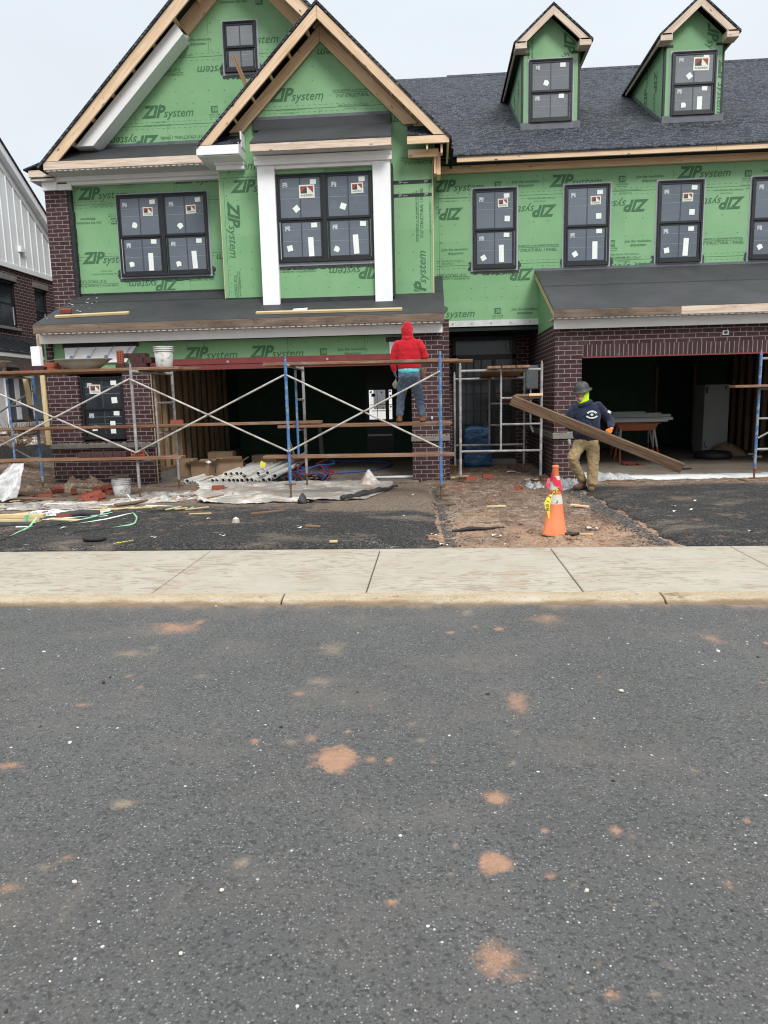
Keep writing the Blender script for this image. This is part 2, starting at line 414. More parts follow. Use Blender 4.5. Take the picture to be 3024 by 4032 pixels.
PATCH = [(-0.43,2.82,0.094,0.106,1,0),(-0.28,2.83,0.038,0.044,0.5,0),(-1.78,4.6,0.228,0.165,0.55,0),(-1.66,4.73,0.066,0.107,0.4,0),(-0.72,3.51,0.032,0.039,0.5,0),(-0.57,3.01,0.038,0.059,0.4,0),(-0.41,3.09,0.019,0.024,0.7,0),(-0.82,2.98,0.029,0.04,0.55,0),(-1.2,2.46,0.053,0.048,0.6,1),(-1.83,2.74,0.082,0.043,0.5,0),(-1.74,3.75,0.033,0.035,0.45,0),(-1.61,3.59,0.032,0.038,0.45,0),(-1.81,3.35,0.067,0.039,0.35,0),(-2.12,3.55,0.028,0.025,0.4,1),(-1.32,3.74,0.066,0.076,0.3,1),(-0.64,4.19,0.13,0.172,0.3,1),(-0.62,3.68,0.115,0.117,0.25,1),(-1.89,4.1,0.205,0.125,0.25,1),(-0.33,3.37,0.021,0.017,0.6,0),(-1.02,3.09,0.022,0.024,0.35,1),(-0.66,2.98,0.063,0.056,0.25,1),(-1.78,4.21,0.06,0.065,0.25,1),(0.41,3.42,0.075,0.181,0.45,0),(0.23,2.54,0.055,0.062,0.75,0),(0.23,4.94,0.059,0.137,0.4,1),(0.1,4.51,0.046,0.037,0.7,0),(0.27,4.63,0.021,0.03,0.8,0),(0.43,4.58,0.043,0.049,0.6,0),(1.73,4.39,0.077,0.135,0.3,0),(2.02,4.31,0.022,0.038,0.9,0),(-0.07,3.01,0.031,0.036,0.45,1),(-0.2,2.83,0.029,0.04,0.5,0),(-0.01,2.82,0.024,0.027,0.3,0),(0.32,2.82,0.029,0.043,0.4,1),(1.05,2.78,0.026,0.038,0.3,1),(0.37,3.1,0.032,0.042,0.35,1),(-0.11,3.17,0.027,0.029,0.35,1),(1.72,3.69,0.029,0.031,0.4,0),(0.89,3.76,0.025,0.027,0.35,0),(0.77,4.8,0.189,0.162,0.25,0),(0.63,2.97,0.02,0.022,0.2,1),(-1.22,2.46,0.046,0.048,0.5,1),(-0.65,2.13,0.033,0.032,0.55,1),(-1.26,2.13,0.036,0.03,0.35,0),(-1.37,1.98,0.057,0.031,0.4,0),(-0.69,2.38,0.026,0.02,0.35,1),(-1.31,2.08,0.07,0.036,0.25,1),(0.19,2.16,0.049,0.051,1,0),(0.22,2.54,0.048,0.052,0.75,0),(0.16,1.75,0.079,0.061,0.62,0),(0.38,2.34,0.023,0.025,0.75,0),(0.63,2.35,0.033,0.039,0.55,0),(0.68,2.32,0.02,0.013,0.7,0),(1.11,2.43,0.016,0.018,0.7,0),(0.36,2.1,0.027,0.023,0.45,0),(0.39,2.0,0.013,0.01,0.7,0),(0.52,1.97,0.025,0.023,0.4,1),(0.04,2.1,0.021,0.016,0.5,1),(-0.14,1.96,0.026,0.021,0.6,0),(0.91,2.08,0.02,0.027,0.4,0),(0.44,1.64,0.035,0.025,0.5,0),(0.43,1.74,0.017,0.013,0.45,0),(0.55,1.64,0.029,0.022,0.4,1),(0.62,1.74,0.024,0.019,0.35,1),(0.43,2.06,0.019,0.018,0.35,0),(0.65,1.98,0.025,0.015,0.35,1),(0.34,1.66,0.014,0.009,0.35,1),(0.2,1.68,0.031,0.015,0.4,0),(0.06,2.25,0.018,0.026,0.25,0)]
PEB = [(-1.67,2.94,0.013),(-2.45,4.12,0.013),(-1.84,3.72,0.008),(-1.84,3.64,0.012),(-0.73,3.12,0.01),(-1.9,3.1,0.008),(-1.04,2.77,0.005),(-0.77,2.76,0.005),(-0.41,3.53,0.009),(-1.65,5.11,0.011),(0.27,3.51,0.011),(0.96,3.56,0.017),(0.7,2.68,0.008),(0.06,3.05,0.008),(1.67,4.15,0.016),(1.86,4.06,0.009),(0.82,2.96,0.006),(-1.17,2.01,0.01),(-0.68,1.99,0.009),(-0.72,1.73,0.006),(-1.1,1.52,0.008),(-1.04,1.62,0.004),(-0.36,1.57,0.005),(-0.79,1.7,0.004),(-1.01,1.84,0.006),(0.46,2.03,0.008),(-0.03,1.86,0.006),(0.01,1.8,0.005),(0.87,1.96,0.006),(0.33,1.76,0.005),(0.36,1.62,0.004),(-0.06,1.57,0.004),(0.08,1.64,0.005)]

def roadmat():
    t = NT('road_asphalt'); v = t.coord('Object')
    big = t.noise(v, .8, 5, .6)
    c = t.ramp(big, [(.3, (.088,.087,.085)), (.7, (.117,.116,.113))])
    ag = t.n('TexVoronoi', {'Vector': v, 'Scale': 95.0, 'Randomness': 1.0}, feature='F1')
    cell = t.n('SeparateColor', {0: ag.outputs['Color']}).outputs[0]
    c = t.mix(t.math('MULTIPLY', t.fr(cell, .45, .95), t.fr(ag.outputs['Distance'], .55, .15)), c, (.19,.186,.18))
    c = t.mix(t.fr(cell, .25, .05, 0, .75), c, (.046,.046,.048))
    fine = t.noise(v, 160, 4, .7)
    c = t.mix(t.fr(fine, .5, .36, 0, .7), c, (.04,.04,.042))
    c = t.mix(t.fr(t.noise(v, 48, 3, .6), .6, .75, 0, .35), c, (.13,.13,.135))
    # pale worn stone chips, two sizes
    for sc, rr, pk, colr in ((38, .14, .945, (.52,.52,.50)), (20, .13, .965, (.60,.59,.57)), (75, .26, .86, (.25,.25,.25)), (60, .17, .90, (.04,.04,.042)), (110, .28, .95, (.36,.355,.345))):
        w = t.n('TexVoronoi', {'Vector': v, 'Scale': float(sc), 'Randomness': 1.0}, feature='F1')
        pick = t.n('SeparateColor', {0: w.outputs['Color']})
        m = t.math('MULTIPLY', t.fr(w.outputs['Distance'], rr*1.25, rr*.8), t.math('GREATER_THAN', pick.outputs[1], pk))
        c = t.mix(m, c, colr)
    # dust film and mud dropped by the wheels
    film = t.noise(t.map(v, (.9, 1.5, 1)), 1.3, 7, .7)
    c = t.mix(t.fr(film, .46, .72, 0, .4), c, (.175,.155,.130))
    tr = t.noise(t.map(v, (5, .8, 1), rot=(0,0,.5)), 2, 4, .6)
    c = t.mix(t.fr(tr, .6, .75, 0, .22), c, (.22,.19,.155))
    a = t.n('Attribute', attribute_name='mud'); sep = t.n('SeparateColor', {0: a.outputs['Color']})
    br = t.math('ADD', t.math('MULTIPLY', t.noise(v, 70, 5, .8), 1.3), t.math('MULTIPLY', t.noise(v, 14, 5, .7), .7))
    mud = t.math('MULTIPLY', t.fr(t.math('ADD', sep.outputs[0], br), 1.12, 1.85), t.fr(t.math('SUBTRACT', t.math('ADD', sep.outputs[0], sep.outputs[0]), fine), -.35, .75))
    mc = t.mix(sep.outputs[1], t.ramp(t.noise(v, 26, 5, .7), [(.3, (.31,.17,.105)), (.7, (.44,.265,.175))]), (.27,.215,.155))
    c = t.mix(t.math('MULTIPLY', mud, .92), c, mc)
    h = t.math('ADD', t.math('MULTIPLY', ag.outputs['Distance'], -.6), t.math('MULTIPLY', fine, .9))
    return t.out(c, .86, t.bump(h, .75, .007), 0, .3)
def dirtmat():
    t = NT('bare_earth'); v = t.coord('Object')
    f1 = t.noise(v, 30, 6, .8); f2 = t.noise(v, 7, 6, .75)
    c = t.ramp(t.noise(v, .9, 6, .65), [(.35, (.17,.105,.075)), (.5, (.255,.175,.125)), (.65, (.31,.24,.185))])
    sx = t.n('SeparateXYZ', {0: v})
    c = t.mix(t.math('MULTIPLY', t.fr(sx.outputs[1], 9.2, 7.4), t.fr(t.noise(v, 1.7, 4), .32, .6)), c, (.50,.315,.21))
    c = t.mix(t.fr(f2, .52, .62, 0, .85), c, (.46,.37,.28))
    c = t.mix(t.fr(f2, .47, .36, 0, .8), c, (.085,.055,.042))
    c = t.mix(t.fr(f1, .5, .37, 0, .8), c, (.06,.042,.033))
    c = t.mix(t.fr(f1, .54, .66, 0, .6), c, (.50,.42,.33))
    w = t.n('TexVoronoi', {'Vector': v, 'Scale': 30.0, 'Randomness': 1.0}, feature='F1')
    pk = t.n('SeparateColor', {0: w.outputs['Color']})
    c = t.mix(t.math('MULTIPLY', t.fr(w.outputs['Distance'], .34, .24), t.math('GREATER_THAN', pk.outputs[0], .78)), c, t.mix(pk.outputs[1], (.38,.31,.24), (.07,.05,.04)))
    h = t.math('ADD', t.noise(v, 22, 7, .78), t.math('MULTIPLY', w.outputs['Distance'], -.35))
    return t.out(c, .95, t.bump(h, 1.0, .04), 0, .12)
def drivemat():
    t = NT('drive_asphalt'); v = t.coord('Object')
    f1 = t.noise(v, 38, 6, .8); f2 = t.noise(v, 11, 6, .75)
    c = t.ramp(f1, [(.36, (.014,.014,.015)), (.5, (.032,.031,.031)), (.64, (.095,.09,.085))])
    ag = t.n('TexVoronoi', {'Vector': v, 'Scale': 60.0, 'Randomness': 1.0}, feature='F1'); pk = t.n('SeparateColor', {0: ag.outputs['Color']})
    c = t.mix(t.math('MULTIPLY', t.fr(ag.outputs['Distance'], .42, .3), t.math('GREATER_THAN', pk.outputs[0], .72)), c, t.mix(pk.outputs[1], (.05,.048,.046), (.27,.255,.235)))
    d1 = t.math('ADD', t.noise(t.map(v, (.75, 1.5, 1)), 1.25, 7, .72), t.math('MULTIPLY', t.math('SUBTRACT', f1, .5), .35))
    c = t.mix(t.fr(d1, .50, .68, 0, .75), c, t.ramp(f2, [(.35, (.12,.093,.07)), (.65, (.25,.205,.165))]))
    d2 = t.math('ADD', t.noise(t.map(v, (1.2, 2.9, 1)), 2.4, 8, .78, .4), t.math('MULTIPLY', t.math('SUBTRACT', f1, .5), .3))
    c = t.mix(t.fr(d2, .60, .68, 0, .8), c, (.32,.29,.26))
    d3 = t.noise(t.map(v, (1, 2.6, 1), (3,1,0)), 6.5, 6, .78)
    c = t.mix(t.fr(d3, .63, .68, 0, .85), c, (.46,.43,.39))
    c = t.mix(t.fr(t.noise(t.map(v, (1,1,1), (9,4,0)), 2.1, 5, .7), .58, .68, 0, .6), c, (.26,.15,.10))
    a = t.n('Attribute', attribute_name='dust').outputs['Fac']
    br = t.math('ADD', t.math('MULTIPLY', f2, .7), t.math('MULTIPLY', f1, .4))
    c = t.mix(t.math('MULTIPLY', t.fr(t.math('ADD', a, br), .82, 1.3), .9), c, t.ramp(f1, [(.36, (.13,.09,.065)), (.5, (.24,.18,.135)), (.66, (.38,.305,.235))]))
    h = t.math('ADD', t.noise(v, 34, 6, .78), t.math('MULTIPLY', t.noise(v, 120, 3, .7), .4))
    return t.out(c, .9, t.bump(h, 1.0, .02), 0, .25)
def walkmat(name, a, b, stain, ripple=1):
    t = NT(name); v = t.coord('Object')
    c = t.ramp(t.noise(v, 1.4, 6, .62), [(.3, a), (.7, b)])
    c = t.mix(t.fr(t.noise(v, 120, 4, .7), .5, .75, 0, .3), c, tuple(x*.62 for x in a))
    r = t.noise(t.map(v, (4.2, 13, 1), rot=(0,0,.30)), 1, 5, .6, 1.6)
    msk = t.fr(t.noise(v, 1.0, 4, .6), .36, .54)
    if ripple:
        c = t.mix(t.math('MULTIPLY', t.fr(r, .51, .60), t.math('MULTIPLY', msk, .55)), c, (.235,.175,.115))
        c = t.mix(t.math('MULTIPLY', t.fr(r, .46, .36), t.math('MULTIPLY', msk, .45)), c, (.43,.395,.325))
    c = t.mix(t.fr(t.noise(v, 2.2, 6, .7), .50, .70, 0, stain), c, (.33,.22,.135))
    c = t.mix(t.fr(t.noise(v, 36, 4, .7), .68, .74, 0, .7), c, (.2,.15,.1))
    c = t.mix(t.fr(t.noise(t.map(v,(1,1,1),(5,2,0)), 5, 5, .7), .66, .72, 0, .5), c, (.30,.17,.10))
    h = t.math('ADD', t.math('MULTIPLY', r, 1.4 if ripple else .2), t.math('MULTIPLY', t.noise(v, 110, 4), .25))
    return t.out(c, .9, t.bump(h, .55, .012), 0, .2)
M['road'] = roadmat(); M['dirt'] = dirtmat(); M['drive'] = drivemat()
M['walk'] = walkmat('sidewalk_concrete', (.365,.332,.268), (.43,.397,.33), .42)
def curbmat():
    t = NT('stained_curb'); v = t.coord('Object')
    n1 = t.noise(t.map(v, (1, 3, 3)), 2.2, 7, .72); f = t.noise(v, 45, 5, .78)
    c = t.ramp(n1, [(.32, (.40,.305,.195)), (.5, (.51,.415,.285)), (.68, (.58,.51,.395))])
    c = t.mix(t.fr(f, .48, .34, 0, .5), c, (.20,.14,.085)); c = t.mix(t.fr(f, .56, .7, 0, .5), c, (.56,.51,.41))
    sx = t.n('SeparateXYZ', {0: v}); low = t.math('ADD', sx.outputs[1], t.math('MULTIPLY', t.math('SUBTRACT', n1, .5), .09))
    c = t.mix(t.fr(low, -.015, -.06, 0, .75), c, (.175,.115,.068))
    c = t.mix(t.fr(t.noise(t.map(v, (1, 2, 2), (4,0,0)), 3.2, 6, .75), .58, .68, 0, .75), c, (.20,.135,.085))
    c = t.mix(t.fr(t.noise(v, 14, 4, .7), .66, .72, 0, .7), c, (.12,.08,.05))
    return t.out(c, .92, t.bump(t.math('ADD', f, n1), .9, .02), 0, .15)
M['curb'] = curbmat()
M['gap'] = pm('joint_dirt', (.05,.042,.034), (.09,.075,.06), 20, .95)
M['gravel'] = pm('dark_gravel', (.045,.044,.043), (.15,.145,.135), 14, .9, .5, 60)
M['pebble'] = pm('pale_pebble', (.5,.46,.4), (.62,.58,.52), 30, .8, .4, 90)
M['darkpeb'] = pm('dark_clod', (.03,.026,.024), (.06,.05,.045), 30, .9, .4, 90)

# ---- road
mb = MB(); NX, NY = 380, 260; X0, X1, Y0, Y1 = -3.1, 2.9, 1.2, 5.16
mb.grid(NX, NY, lambda a, b: (X0+(X1-X0)*a, Y0+(Y1-Y0)*b, .004*fbm((X0+(X1-X0)*a)*1.5, (Y0+(Y1-Y0)*b)*1.5)*min(1, min(a, 1-a, b, 1-b)*12)))
nv = len(mb.v)
for (xa, xb, ya, yb) in ((-90, X0, -60, Y1), (X1, 90, -60, Y1), (X0, X1, -60, Y0)):
    mb.face([(xa,ya,0),(xb,ya,0),(xb,yb,0),(xa,yb,0)])
road = mb.build('road', M['road'], base=(0,0,0), kind='structure')
road['label'] = 'worn grey asphalt road with orange mud spots'
mud = [0.0]*len(mb.v); tone = [0.0]*len(mb.v)
for (px_, py_, rx, ry, st, ty) in PATCH:
    rx *= 1.12; ry *= 1.12
    for i in range(max(0, int((px_-2*rx-X0)/(X1-X0)*NX)), min(NX, int((px_+2*rx-X0)/(X1-X0)*NX)+1)+1):
        for j in range(max(0, int((py_-2*ry-Y0)/(Y1-Y0)*NY)), min(NY, int((py_+2*ry-Y0)/(Y1-Y0)*NY)+1)+1):
            k = j*(NX+1)+i
            if k >= nv: continue
            x, y, _ = mb.v[k]
            d = math.hypot((x-px_)/rx, (y-py_)/ry)*(1+.45*fbm(x*11, y*11, 5))
            w = max(0, min(1, (1.4-d)/(1.0 if st > .9 else 1.4)))*(.44+.55*st)
            if w > mud[k]: mud[k] = w; tone[k] = ty
for k in range(nv):
    x, y, _ = mb.v[k]
    e = max(0, 1-(5.13-y)/.3)*(.75+.5*fbm(x*2.5, 4))
    e *= .62
    if e > mud[k]: mud[k] = min(1, e); tone[k] = .7
at = road.data.attributes.new('mud', 'FLOAT_COLOR', 'POINT')
at.data.foreach_set('color', [c for k in range(len(mb.v)) for c in (mud[k], tone[k], 0, 1)])

# ---- curb: segments with ragged joints
mb = MB(); joints = [-40, -20.2, -8.6, -4.4, -1.16, 1.685, 4.9, 8, 20, 40]
for a, b in zip(joints, joints[1:]):
    ya = 5.165; prof = [(ya-.04, -.05), (ya-.035, .004), (ya+.005, .028), (ya+.045, .041), (5.312, .05), (5.312, -.05)]
    mb.prism(prof, a+.007, b-.007, 0, 'x')
curb = mb.build('curb', M['curb'], base=(0,5.2,0), kind='structure', bevel=.004)
mb = MB().box(-40, 40, 5.17, 6.9, -.06, .018)
jb = mb.build('sidewalk_bed', M['gap'], base=(0,6,0), kind='structure')
mb = MB(); js = [-40]+[-13.0+1.68*i for i in range(5)]+[-4.0, -2.24, -.53, 1.13, 2.83, 4.5]+[6.2+1.68*i for i in range(5)]+[40]
for a, b in zip(js, js[1:]):
    mb.prism([(5.324, -.04), (5.324, .046), (6.9, .058), (6.9, -.04)], a+.005, b-.005, 0, 'x')
walk = mb.build('sidewalk', M['walk'], base=(0,6,0), kind='structure', bevel=.006)

# ---- bare earth to the horizon
def gl(lo, hi, a, b, n1, far):
    return None
xs = [-200,-100,-60,-40,-30,-24,-20]+[-17+.5*i for i in range(16)]+[-9+.085*i for i in range(18)]+[-7.5+.036*i for i in range(281)]+[2.62+.085*i for i in range(63)]+[8+.5*i for i in range(12)]+[15,20,30,45,70,110,200]
ys = [6.9+.055*i for i in range(7)]+[7.3+.036*i for i in range(146)]+[12.6+.1*i for i in range(4)]+[13+.4*i for i in range(22)]+[23,26,30,36,45,60,90,150,250]
xs = sorted(set(round(x, 4) for x in xs))
mb = MB(); mb.v = [(x, y, gz(x, y)) for y in ys for x in xs]
n = len(xs)
for j in range(len(ys)-1):
    for i in range(n-1): mb.f.append([j*n+i, j*n+i+1, (j+1)*n+i+1, (j+1)*n+i]); mb.m.append(0); mb.sm.append(True)
earth = mb.build('ground', M['dirt'], base=(0,0,0), kind='structure')
mb = MB()
for (xa, xb, ya, yb) in ((-250, -90, -250, 6.9), (90, 250, -250, 6.9), (-90, 90, -250, -60)):
    mb.face([(xa,ya,-.02),(xb,ya,-.02),(xb,yb,-.02),(xa,yb,-.02)])
mb.build('outer_ground', M['dirt'], base=(0,0,0), kind='structure')

# ---- two asphalt drives, thick crumbling edges
def drive(name, left, right, y0, y1, dustf):
    NXd, NYd = 130, 90
    mb = MB(); P = []
    for j in range(NYd+1):
        y = y0+(y1-y0)*j/NYd
        for i in range(NXd+1):
            a = i/NXd; xl = left(y); xr = right(y); x = xl+(xr-xl)*a
            e = min(1, a*16, (1-a)*16)
            fy = min(1, (j)/2.5) if j < 3 else 1
            z = .062+.052*min(1, (y-6.9)/5)+.045*min(1, e*1.3)*fy+.006*fbm(x*1.2, y*1.2, 2)
            back = min(1, (NYd-j)/4)
            P.append((x, y+(.12*fbm(x*2, 7) if j == NYd else 0), z*back+(1-back)*(gz(x, y)+.003)-(0 if e > .05 else .05)))
    mb.v = P
    for j in range(NYd):
        for i in range(NXd):
            q = j*(NXd+1)+i; mb.f.append([q, q+1, q+NXd+2, q+NXd+1]); mb.m.append(0); mb.sm.append(True)
    o = mb.build(name, M['drive'], base=(0,0,0), kind='structure')
    at = o.data.attributes.new('dust', 'FLOAT', 'POINT')
    at.data.foreach_set('value', [dustf(p[0], p[1]) for p in P])
    return o
drv = drive('driveway', lambda y: -7.2+.25*fbm(y*1.3, 1)+.35*(y-6.9), lambda y: .11-.03*(y-6.9)+.05*fbm(y*3, 2)+.02*fbm(y*11, 6), 6.905, 11.75,
      lambda x, y: min(1, max(0, (y-8.6)/1.3))*.75+max(0, min(1, (-3.9-x)/1.2))*.45+.35*max(0, 1-abs(y-9)/.7)*(1 if x > -1.6 else 0))
drv2 = drive('driveway', lambda y: 2.36-.10*(y-6.9)*.35+.07*fbm(y*2.2, 8)+.03*fbm(y*9, 3)-.02*max(0, y-9), lambda y: 9.5, 6.905, 11.35,
      lambda x, y: min(1, max(0, (y-10.7)/.6))*.8+max(0, .5-abs(x-3)*.5)*.5)

def rock(mb, c, r, n=0, m=0, flat=.6):
    bm = bmesh.new(); bmesh.ops.create_icosphere(bm, subdivisions=1, radius=1)
    sx, sy, sz = (random.uniform(.7, 1.3) for _ in range(3))
    R = Matrix.Rotation(random.uniform(0, 6.3), 3, 'Z')
    vs = [Vector(c)+R @ V(v.co.x*sx*r, v.co.y*sy*r, v.co.z*sz*r*flat)*random.uniform(.75, 1.15) for v in bm.verts]
    mb.add(vs, [[v.index for v in f.verts] for f in bm.faces], m); bm.free()
random.seed(11)
mb = MB()
for _ in range(4200):
    y = random.uniform(6.95, 11.3); side = random.random()
    if side < .33: x = .12-.03*(y-6.9)+abs(random.gauss(0, .07))
    else: x = 2.33-.035*(y-6.9)-abs(random.gauss(0, .13))
    r = random.choice((.006, .008, .010, .013))*random.uniform(.7, 1.3); rock(mb, (x, y, gz(x, y)+r*.35), r)
for _ in range(500):
    x = random.uniform(-8, 2.1); y = random.uniform(9.2, 12.2); r = random.uniform(.005, .014)
    if x > -5 and y < 11.7 and x < .1: continue
    rock(mb, (x, y, gz(x, y)+r*.3), r)
gr = mb.build('gravel', M['gravel'], base=(1,9,0), kind='stuff'); gr['label'] = 'dark gravel crumbling from the driveway edges'
# heap of loose soil at the foot of the cone and by the left pier
mb = MB()
for (cx_, cy_, w, d, h) in ((1.28, 7.13, .34, .14, .05), (-5.9, 11.55, .6, .38, .14), (-6.6, 11.2, .5, .35, .08)):
    mb.grid(46, 26, lambda a, b: (cx_+(a-.5)*2*w, cy_+(b-.5)*2*d, gz(cx_+(a-.5)*2*w, cy_+(b-.5)*2*d)-.015+max(0, 1-(2*a-1)**2-(2*b-1)**2)*h*(1+.7*fbm(a*7+cx_, b*5))+.012*fbm(a*25, b*15)))
soil = mb.build('loose_soil', M['dirt'], base=(0,0,0), kind='stuff'); soil['label'] = 'loose clods of brown soil heaped on the earth'
# pebbles lying on the road
for i, (x, y, r) in enumerate(PEB):
    mb = MB(); dark = i in (2, 3, 4, 5, 6, 8, 10, 12, 15, 20, 28, 29)
    rock(mb, (x, y, r*.4), r)
    o = mb.build('pebble', M['darkpeb'] if dark else M['pebble'], bevel=0)
    tag(o, 'dark pebble lying loose on the grey road' if dark else 'pale pebble lying loose on the grey road', 'pebble', 'dark pebbles on the road' if dark else 'pale pebbles on the road')
PRINTS = [('gable','Z',-5.25,6.739,0),('gable','B',-3.97,6.81,0),('gable','Z',-5.0,6.43,180),('gable','J',-4.39,7.986,0),('gable','Z',-3.23,7.555,180),('gable','S',-4.49,7.55,180),('gable','W',-4.44,7.458,180),('gable','P',-4.25,7.768,180),('gable','P',-4.72,6.615,180),('gable','W',-4.11,6.298,180),('gable','S',-4.11,6.403,180),('gable','Z',-3.62,7.887,0),('gable','B',-2.93,8.588,180),('gable','J',-3.21,8.604,180),('left','Z',-7.07,5.608,0),('left','Z',-6.61,5.372,0),('left','Z',-4.71,5.585,0),('left','J',-6.2,4.964,180),('left','B',-5.89,4.979,180),('left','Z',-6.62,4.214,0),('left','S',-6.19,3.904,180),('left','W',-5.96,3.812,180),('left','Z',-4.8,3.858,180),('left','J',-4.09,3.863,180),('left','Z',-3.07,4.298,180),('left','P',-5.85,5.251,180),('left','P',-5.95,4.023,180),('left','B',-5.73,5.667,0),('bump','Z',-3.6,5.061,-90),('bump','S',-3.56,3.81,-90),('bump','W',-3.47,3.874,-90),('bump','Z',-4.02,5.599,0),('bump','P',-3.35,5.464,0),('bump','Z',-3.52,5.226,0),('bump','Z',-2.77,6.691,0),('bump','W',-1.66,6.797,0),('bump','S',-1.6,6.703,0),('bump','P',-1.57,6.559,0),('bump','Z',-0.95,7.488,180),('bump','P',-2.66,6.529,0),('bump','Z',0.29,6.348,180),('bump','S',-0.43,5.562,0),('bump','W',-0.5,5.653,0),('bump','Z',-0.09,3.161,90),('bump','S',-0.12,4.328,90),('bump','W',-0.22,4.267,90),('bump','P',0.02,4.388,90),('bay','Z',-0.82,3.82,180),('bay','W',-2.01,3.791,180),('bay','P',-1.81,5.414,0),('main','Z',0.06,5.388,0),('main','B',1.22,5.449,0),('main','J',1.55,5.482,0),('main','Z',2.25,5.393,0),('main','B',3.51,5.455,0),('main','J',3.83,5.477,0),('main','Z',4.58,5.446,0),('main','B',5.78,5.459,0),('main','J',6.11,5.487,0),('main','Z',0.61,5.075,180),('main','Z',2.36,5.064,180),('main','Z',4.05,5.091,180),('main','Z',5.78,5.068,180),('main','J',0.23,4.308,0),('main','S',1.55,4.242,0),('main','W',1.57,4.334,0),('main','S',4.99,4.248,0),('main','W',4.95,4.333,0),('main','J',3.65,4.34,0),('main','B',3.35,4.318,0),('main','Z',1.95,3.924,180),('main','S',0.69,3.881,180),('main','W',0.75,3.804,180),('main','Z',4.16,3.948,180),('main','Z',6.47,3.923,180),('main','Z',-0.11,3.072,0),('main','B',1.22,3.147,0),('main','J',1.55,3.164,0),('main','P',0.17,5.249,0),('main','P',1.84,5.182,0),('main','P',3.42,5.263,0),('main','P',5.25,5.188,0),('main','P',3.39,4.115,0),('main','P',5.71,5.258,0),('main','P',0.1,4.107,0),('main','P',3.43,4.047,0),('head','Z',-4.35,2.3,0),('head','Z',-3.18,2.296,0),('head','B',-1.94,2.351,0),('head','J',-1.62,2.376,0)]
HX = V(1,0,0)
def frame_uv(rot):
    return {0: (V(1,0,0), V(0,0,1)), 180: (V(-1,0,0), V(0,0,-1)), 90: (V(0,0,1), V(-1,0,0)), -90: (V(0,0,-1), V(1,0,0))}[rot]
def one_print(mb, kind, O, U, W, clip, k=1):
    def tx(t, du, dv, h, sh=0, bd=0, sx=1, m=0, d=0): return put_text(mb, t, Vector(O)+U*du*k+W*dv*k+U.cross(W)*d, U, W, h*k, m, sh, bd, clip, sx)
    if kind == 'Z':
        w = tx('ZIP', 0, 0, .2, .32, .042, .96)/k
        tx('system', w-.055, -.004, .118*1.22, .3, .008, .98)
    elif kind == 'B':
        P = lambda a, b: Vector(O)+U*a*k+W*b*k
        a0, a1, b0, b1 = 0, .125, -.04, .075
        q = [[(a0,b0),(a1,b0),(a1,b1),(a0,b1)]]
        for r in q: mb.face([P(*p) for p in r])
        tx('30', .02, -.016, .068, 0, .03, 1, 1, .0012)
        tx('YEAR SYSTEM', -.045, -.085, .026, 0, .012, .95); tx('LIMITED WARRANTY', -.04, -.12, .016, 0, .01)
    elif kind == 'J':
        tx('Join the revolution.', 0, 0, .048, 0, .02, .95); tx('#zipsystem', .11, -.07, .048, 0, .02, .95)
    elif kind == 'S':
        tx('7/16" STRUCTURAL 1 PANEL', 0, 0, .052, 0, .024, .9)
    elif kind == 'W':
        tx('WATER-RESISTIVE  &  AIR BARRIER PROTECTION', 0, 0, .029, 0, .022, .95)
        P = lambda a, b: Vector(O)+U*a*k+W*b*k
        mb.face([P(0,-.022), P(.86,-.022), P(.86,-.014), P(0,-.014)])
    elif kind == 'P':
        tx('PARA APLICAR USE EL RODILLO', 0, 0, .03, .2, .004, .85); tx('USE EL RODILLO', .1, -.05, .022, .2, .004)
def prints(wall, y, par, clip, rows=(), seams=(), vs=()):
    mb = MB()
    for (w, k, x, z, r) in PRINTS:
        if w == wall: U, W = frame_uv(r); one_print(mb, k, V(x, y-.0022, z), U, W, clip)
    def cut(pts):
        for co, no in clip:
            for p in pts:
                if (Vector(p)-Vector(co)).dot(Vector(no)) > 0: return
        mb.face(pts)
    for (z, x0, x1, st) in rows:                      # nail marks
        x = x0
        while x < x1:
            a = random.uniform(-.012, .012); b = random.uniform(-.015, .015); s = random.uniform(.006, .011)
            cut([(x+a-s, y-.002, z+b-s*.6), (x+a+s, y-.002, z+b-s), (x+a+s*.6, y-.002, z+b+s), (x+a-s, y-.002, z+b+s*.7)])
            x += st
    for (z, x0, x1) in seams:                         # panel joints with a dashed guide line either side
        x = x0
        while x < x1:
            e = min(x+.3, x1); cut([(x, y-.0018, z-.004), (e, y-.0018, z-.004), (e, y-.0018, z+.004), (x, y-.0018, z+.004)])
            for dz in (.055, -.055):
                xx = x
                while xx < e-.04: cut([(xx, y-.0018, z+dz-.003), (xx+.045, y-.0018, z+dz-.003), (xx+.045, y-.0018, z+dz+.003), (xx, y-.0018, z+dz+.003)]); xx += .1
            x = e
    for (x, z0, z1) in vs:
        z = z0
        while z < z1:
            e = min(z+.3, z1); cut([(x-.003, y-.0018, z), (x+.003, y-.0018, z), (x+.003, y-.0018, e), (x-.003, y-.0018, e)])
            for zz in (z+.05, z+.2): cut([(x+.04, y-.0018, zz), (x+.05, y-.0018, zz), (x+.05, y-.0018, zz+.03), (x+.04, y-.0018, zz+.03)])
            z = e
    return mb.build('printed_lettering', [M['ink'], M['zipflat']], par)

def sub(o, b):
    """make o (already linked under the house) a child of part b, which sits at the same spot"""
    o.parent = b; o.location = (0,0,0); return o
def under(part):
    """the part as a parent for sub-parts"""
    return part

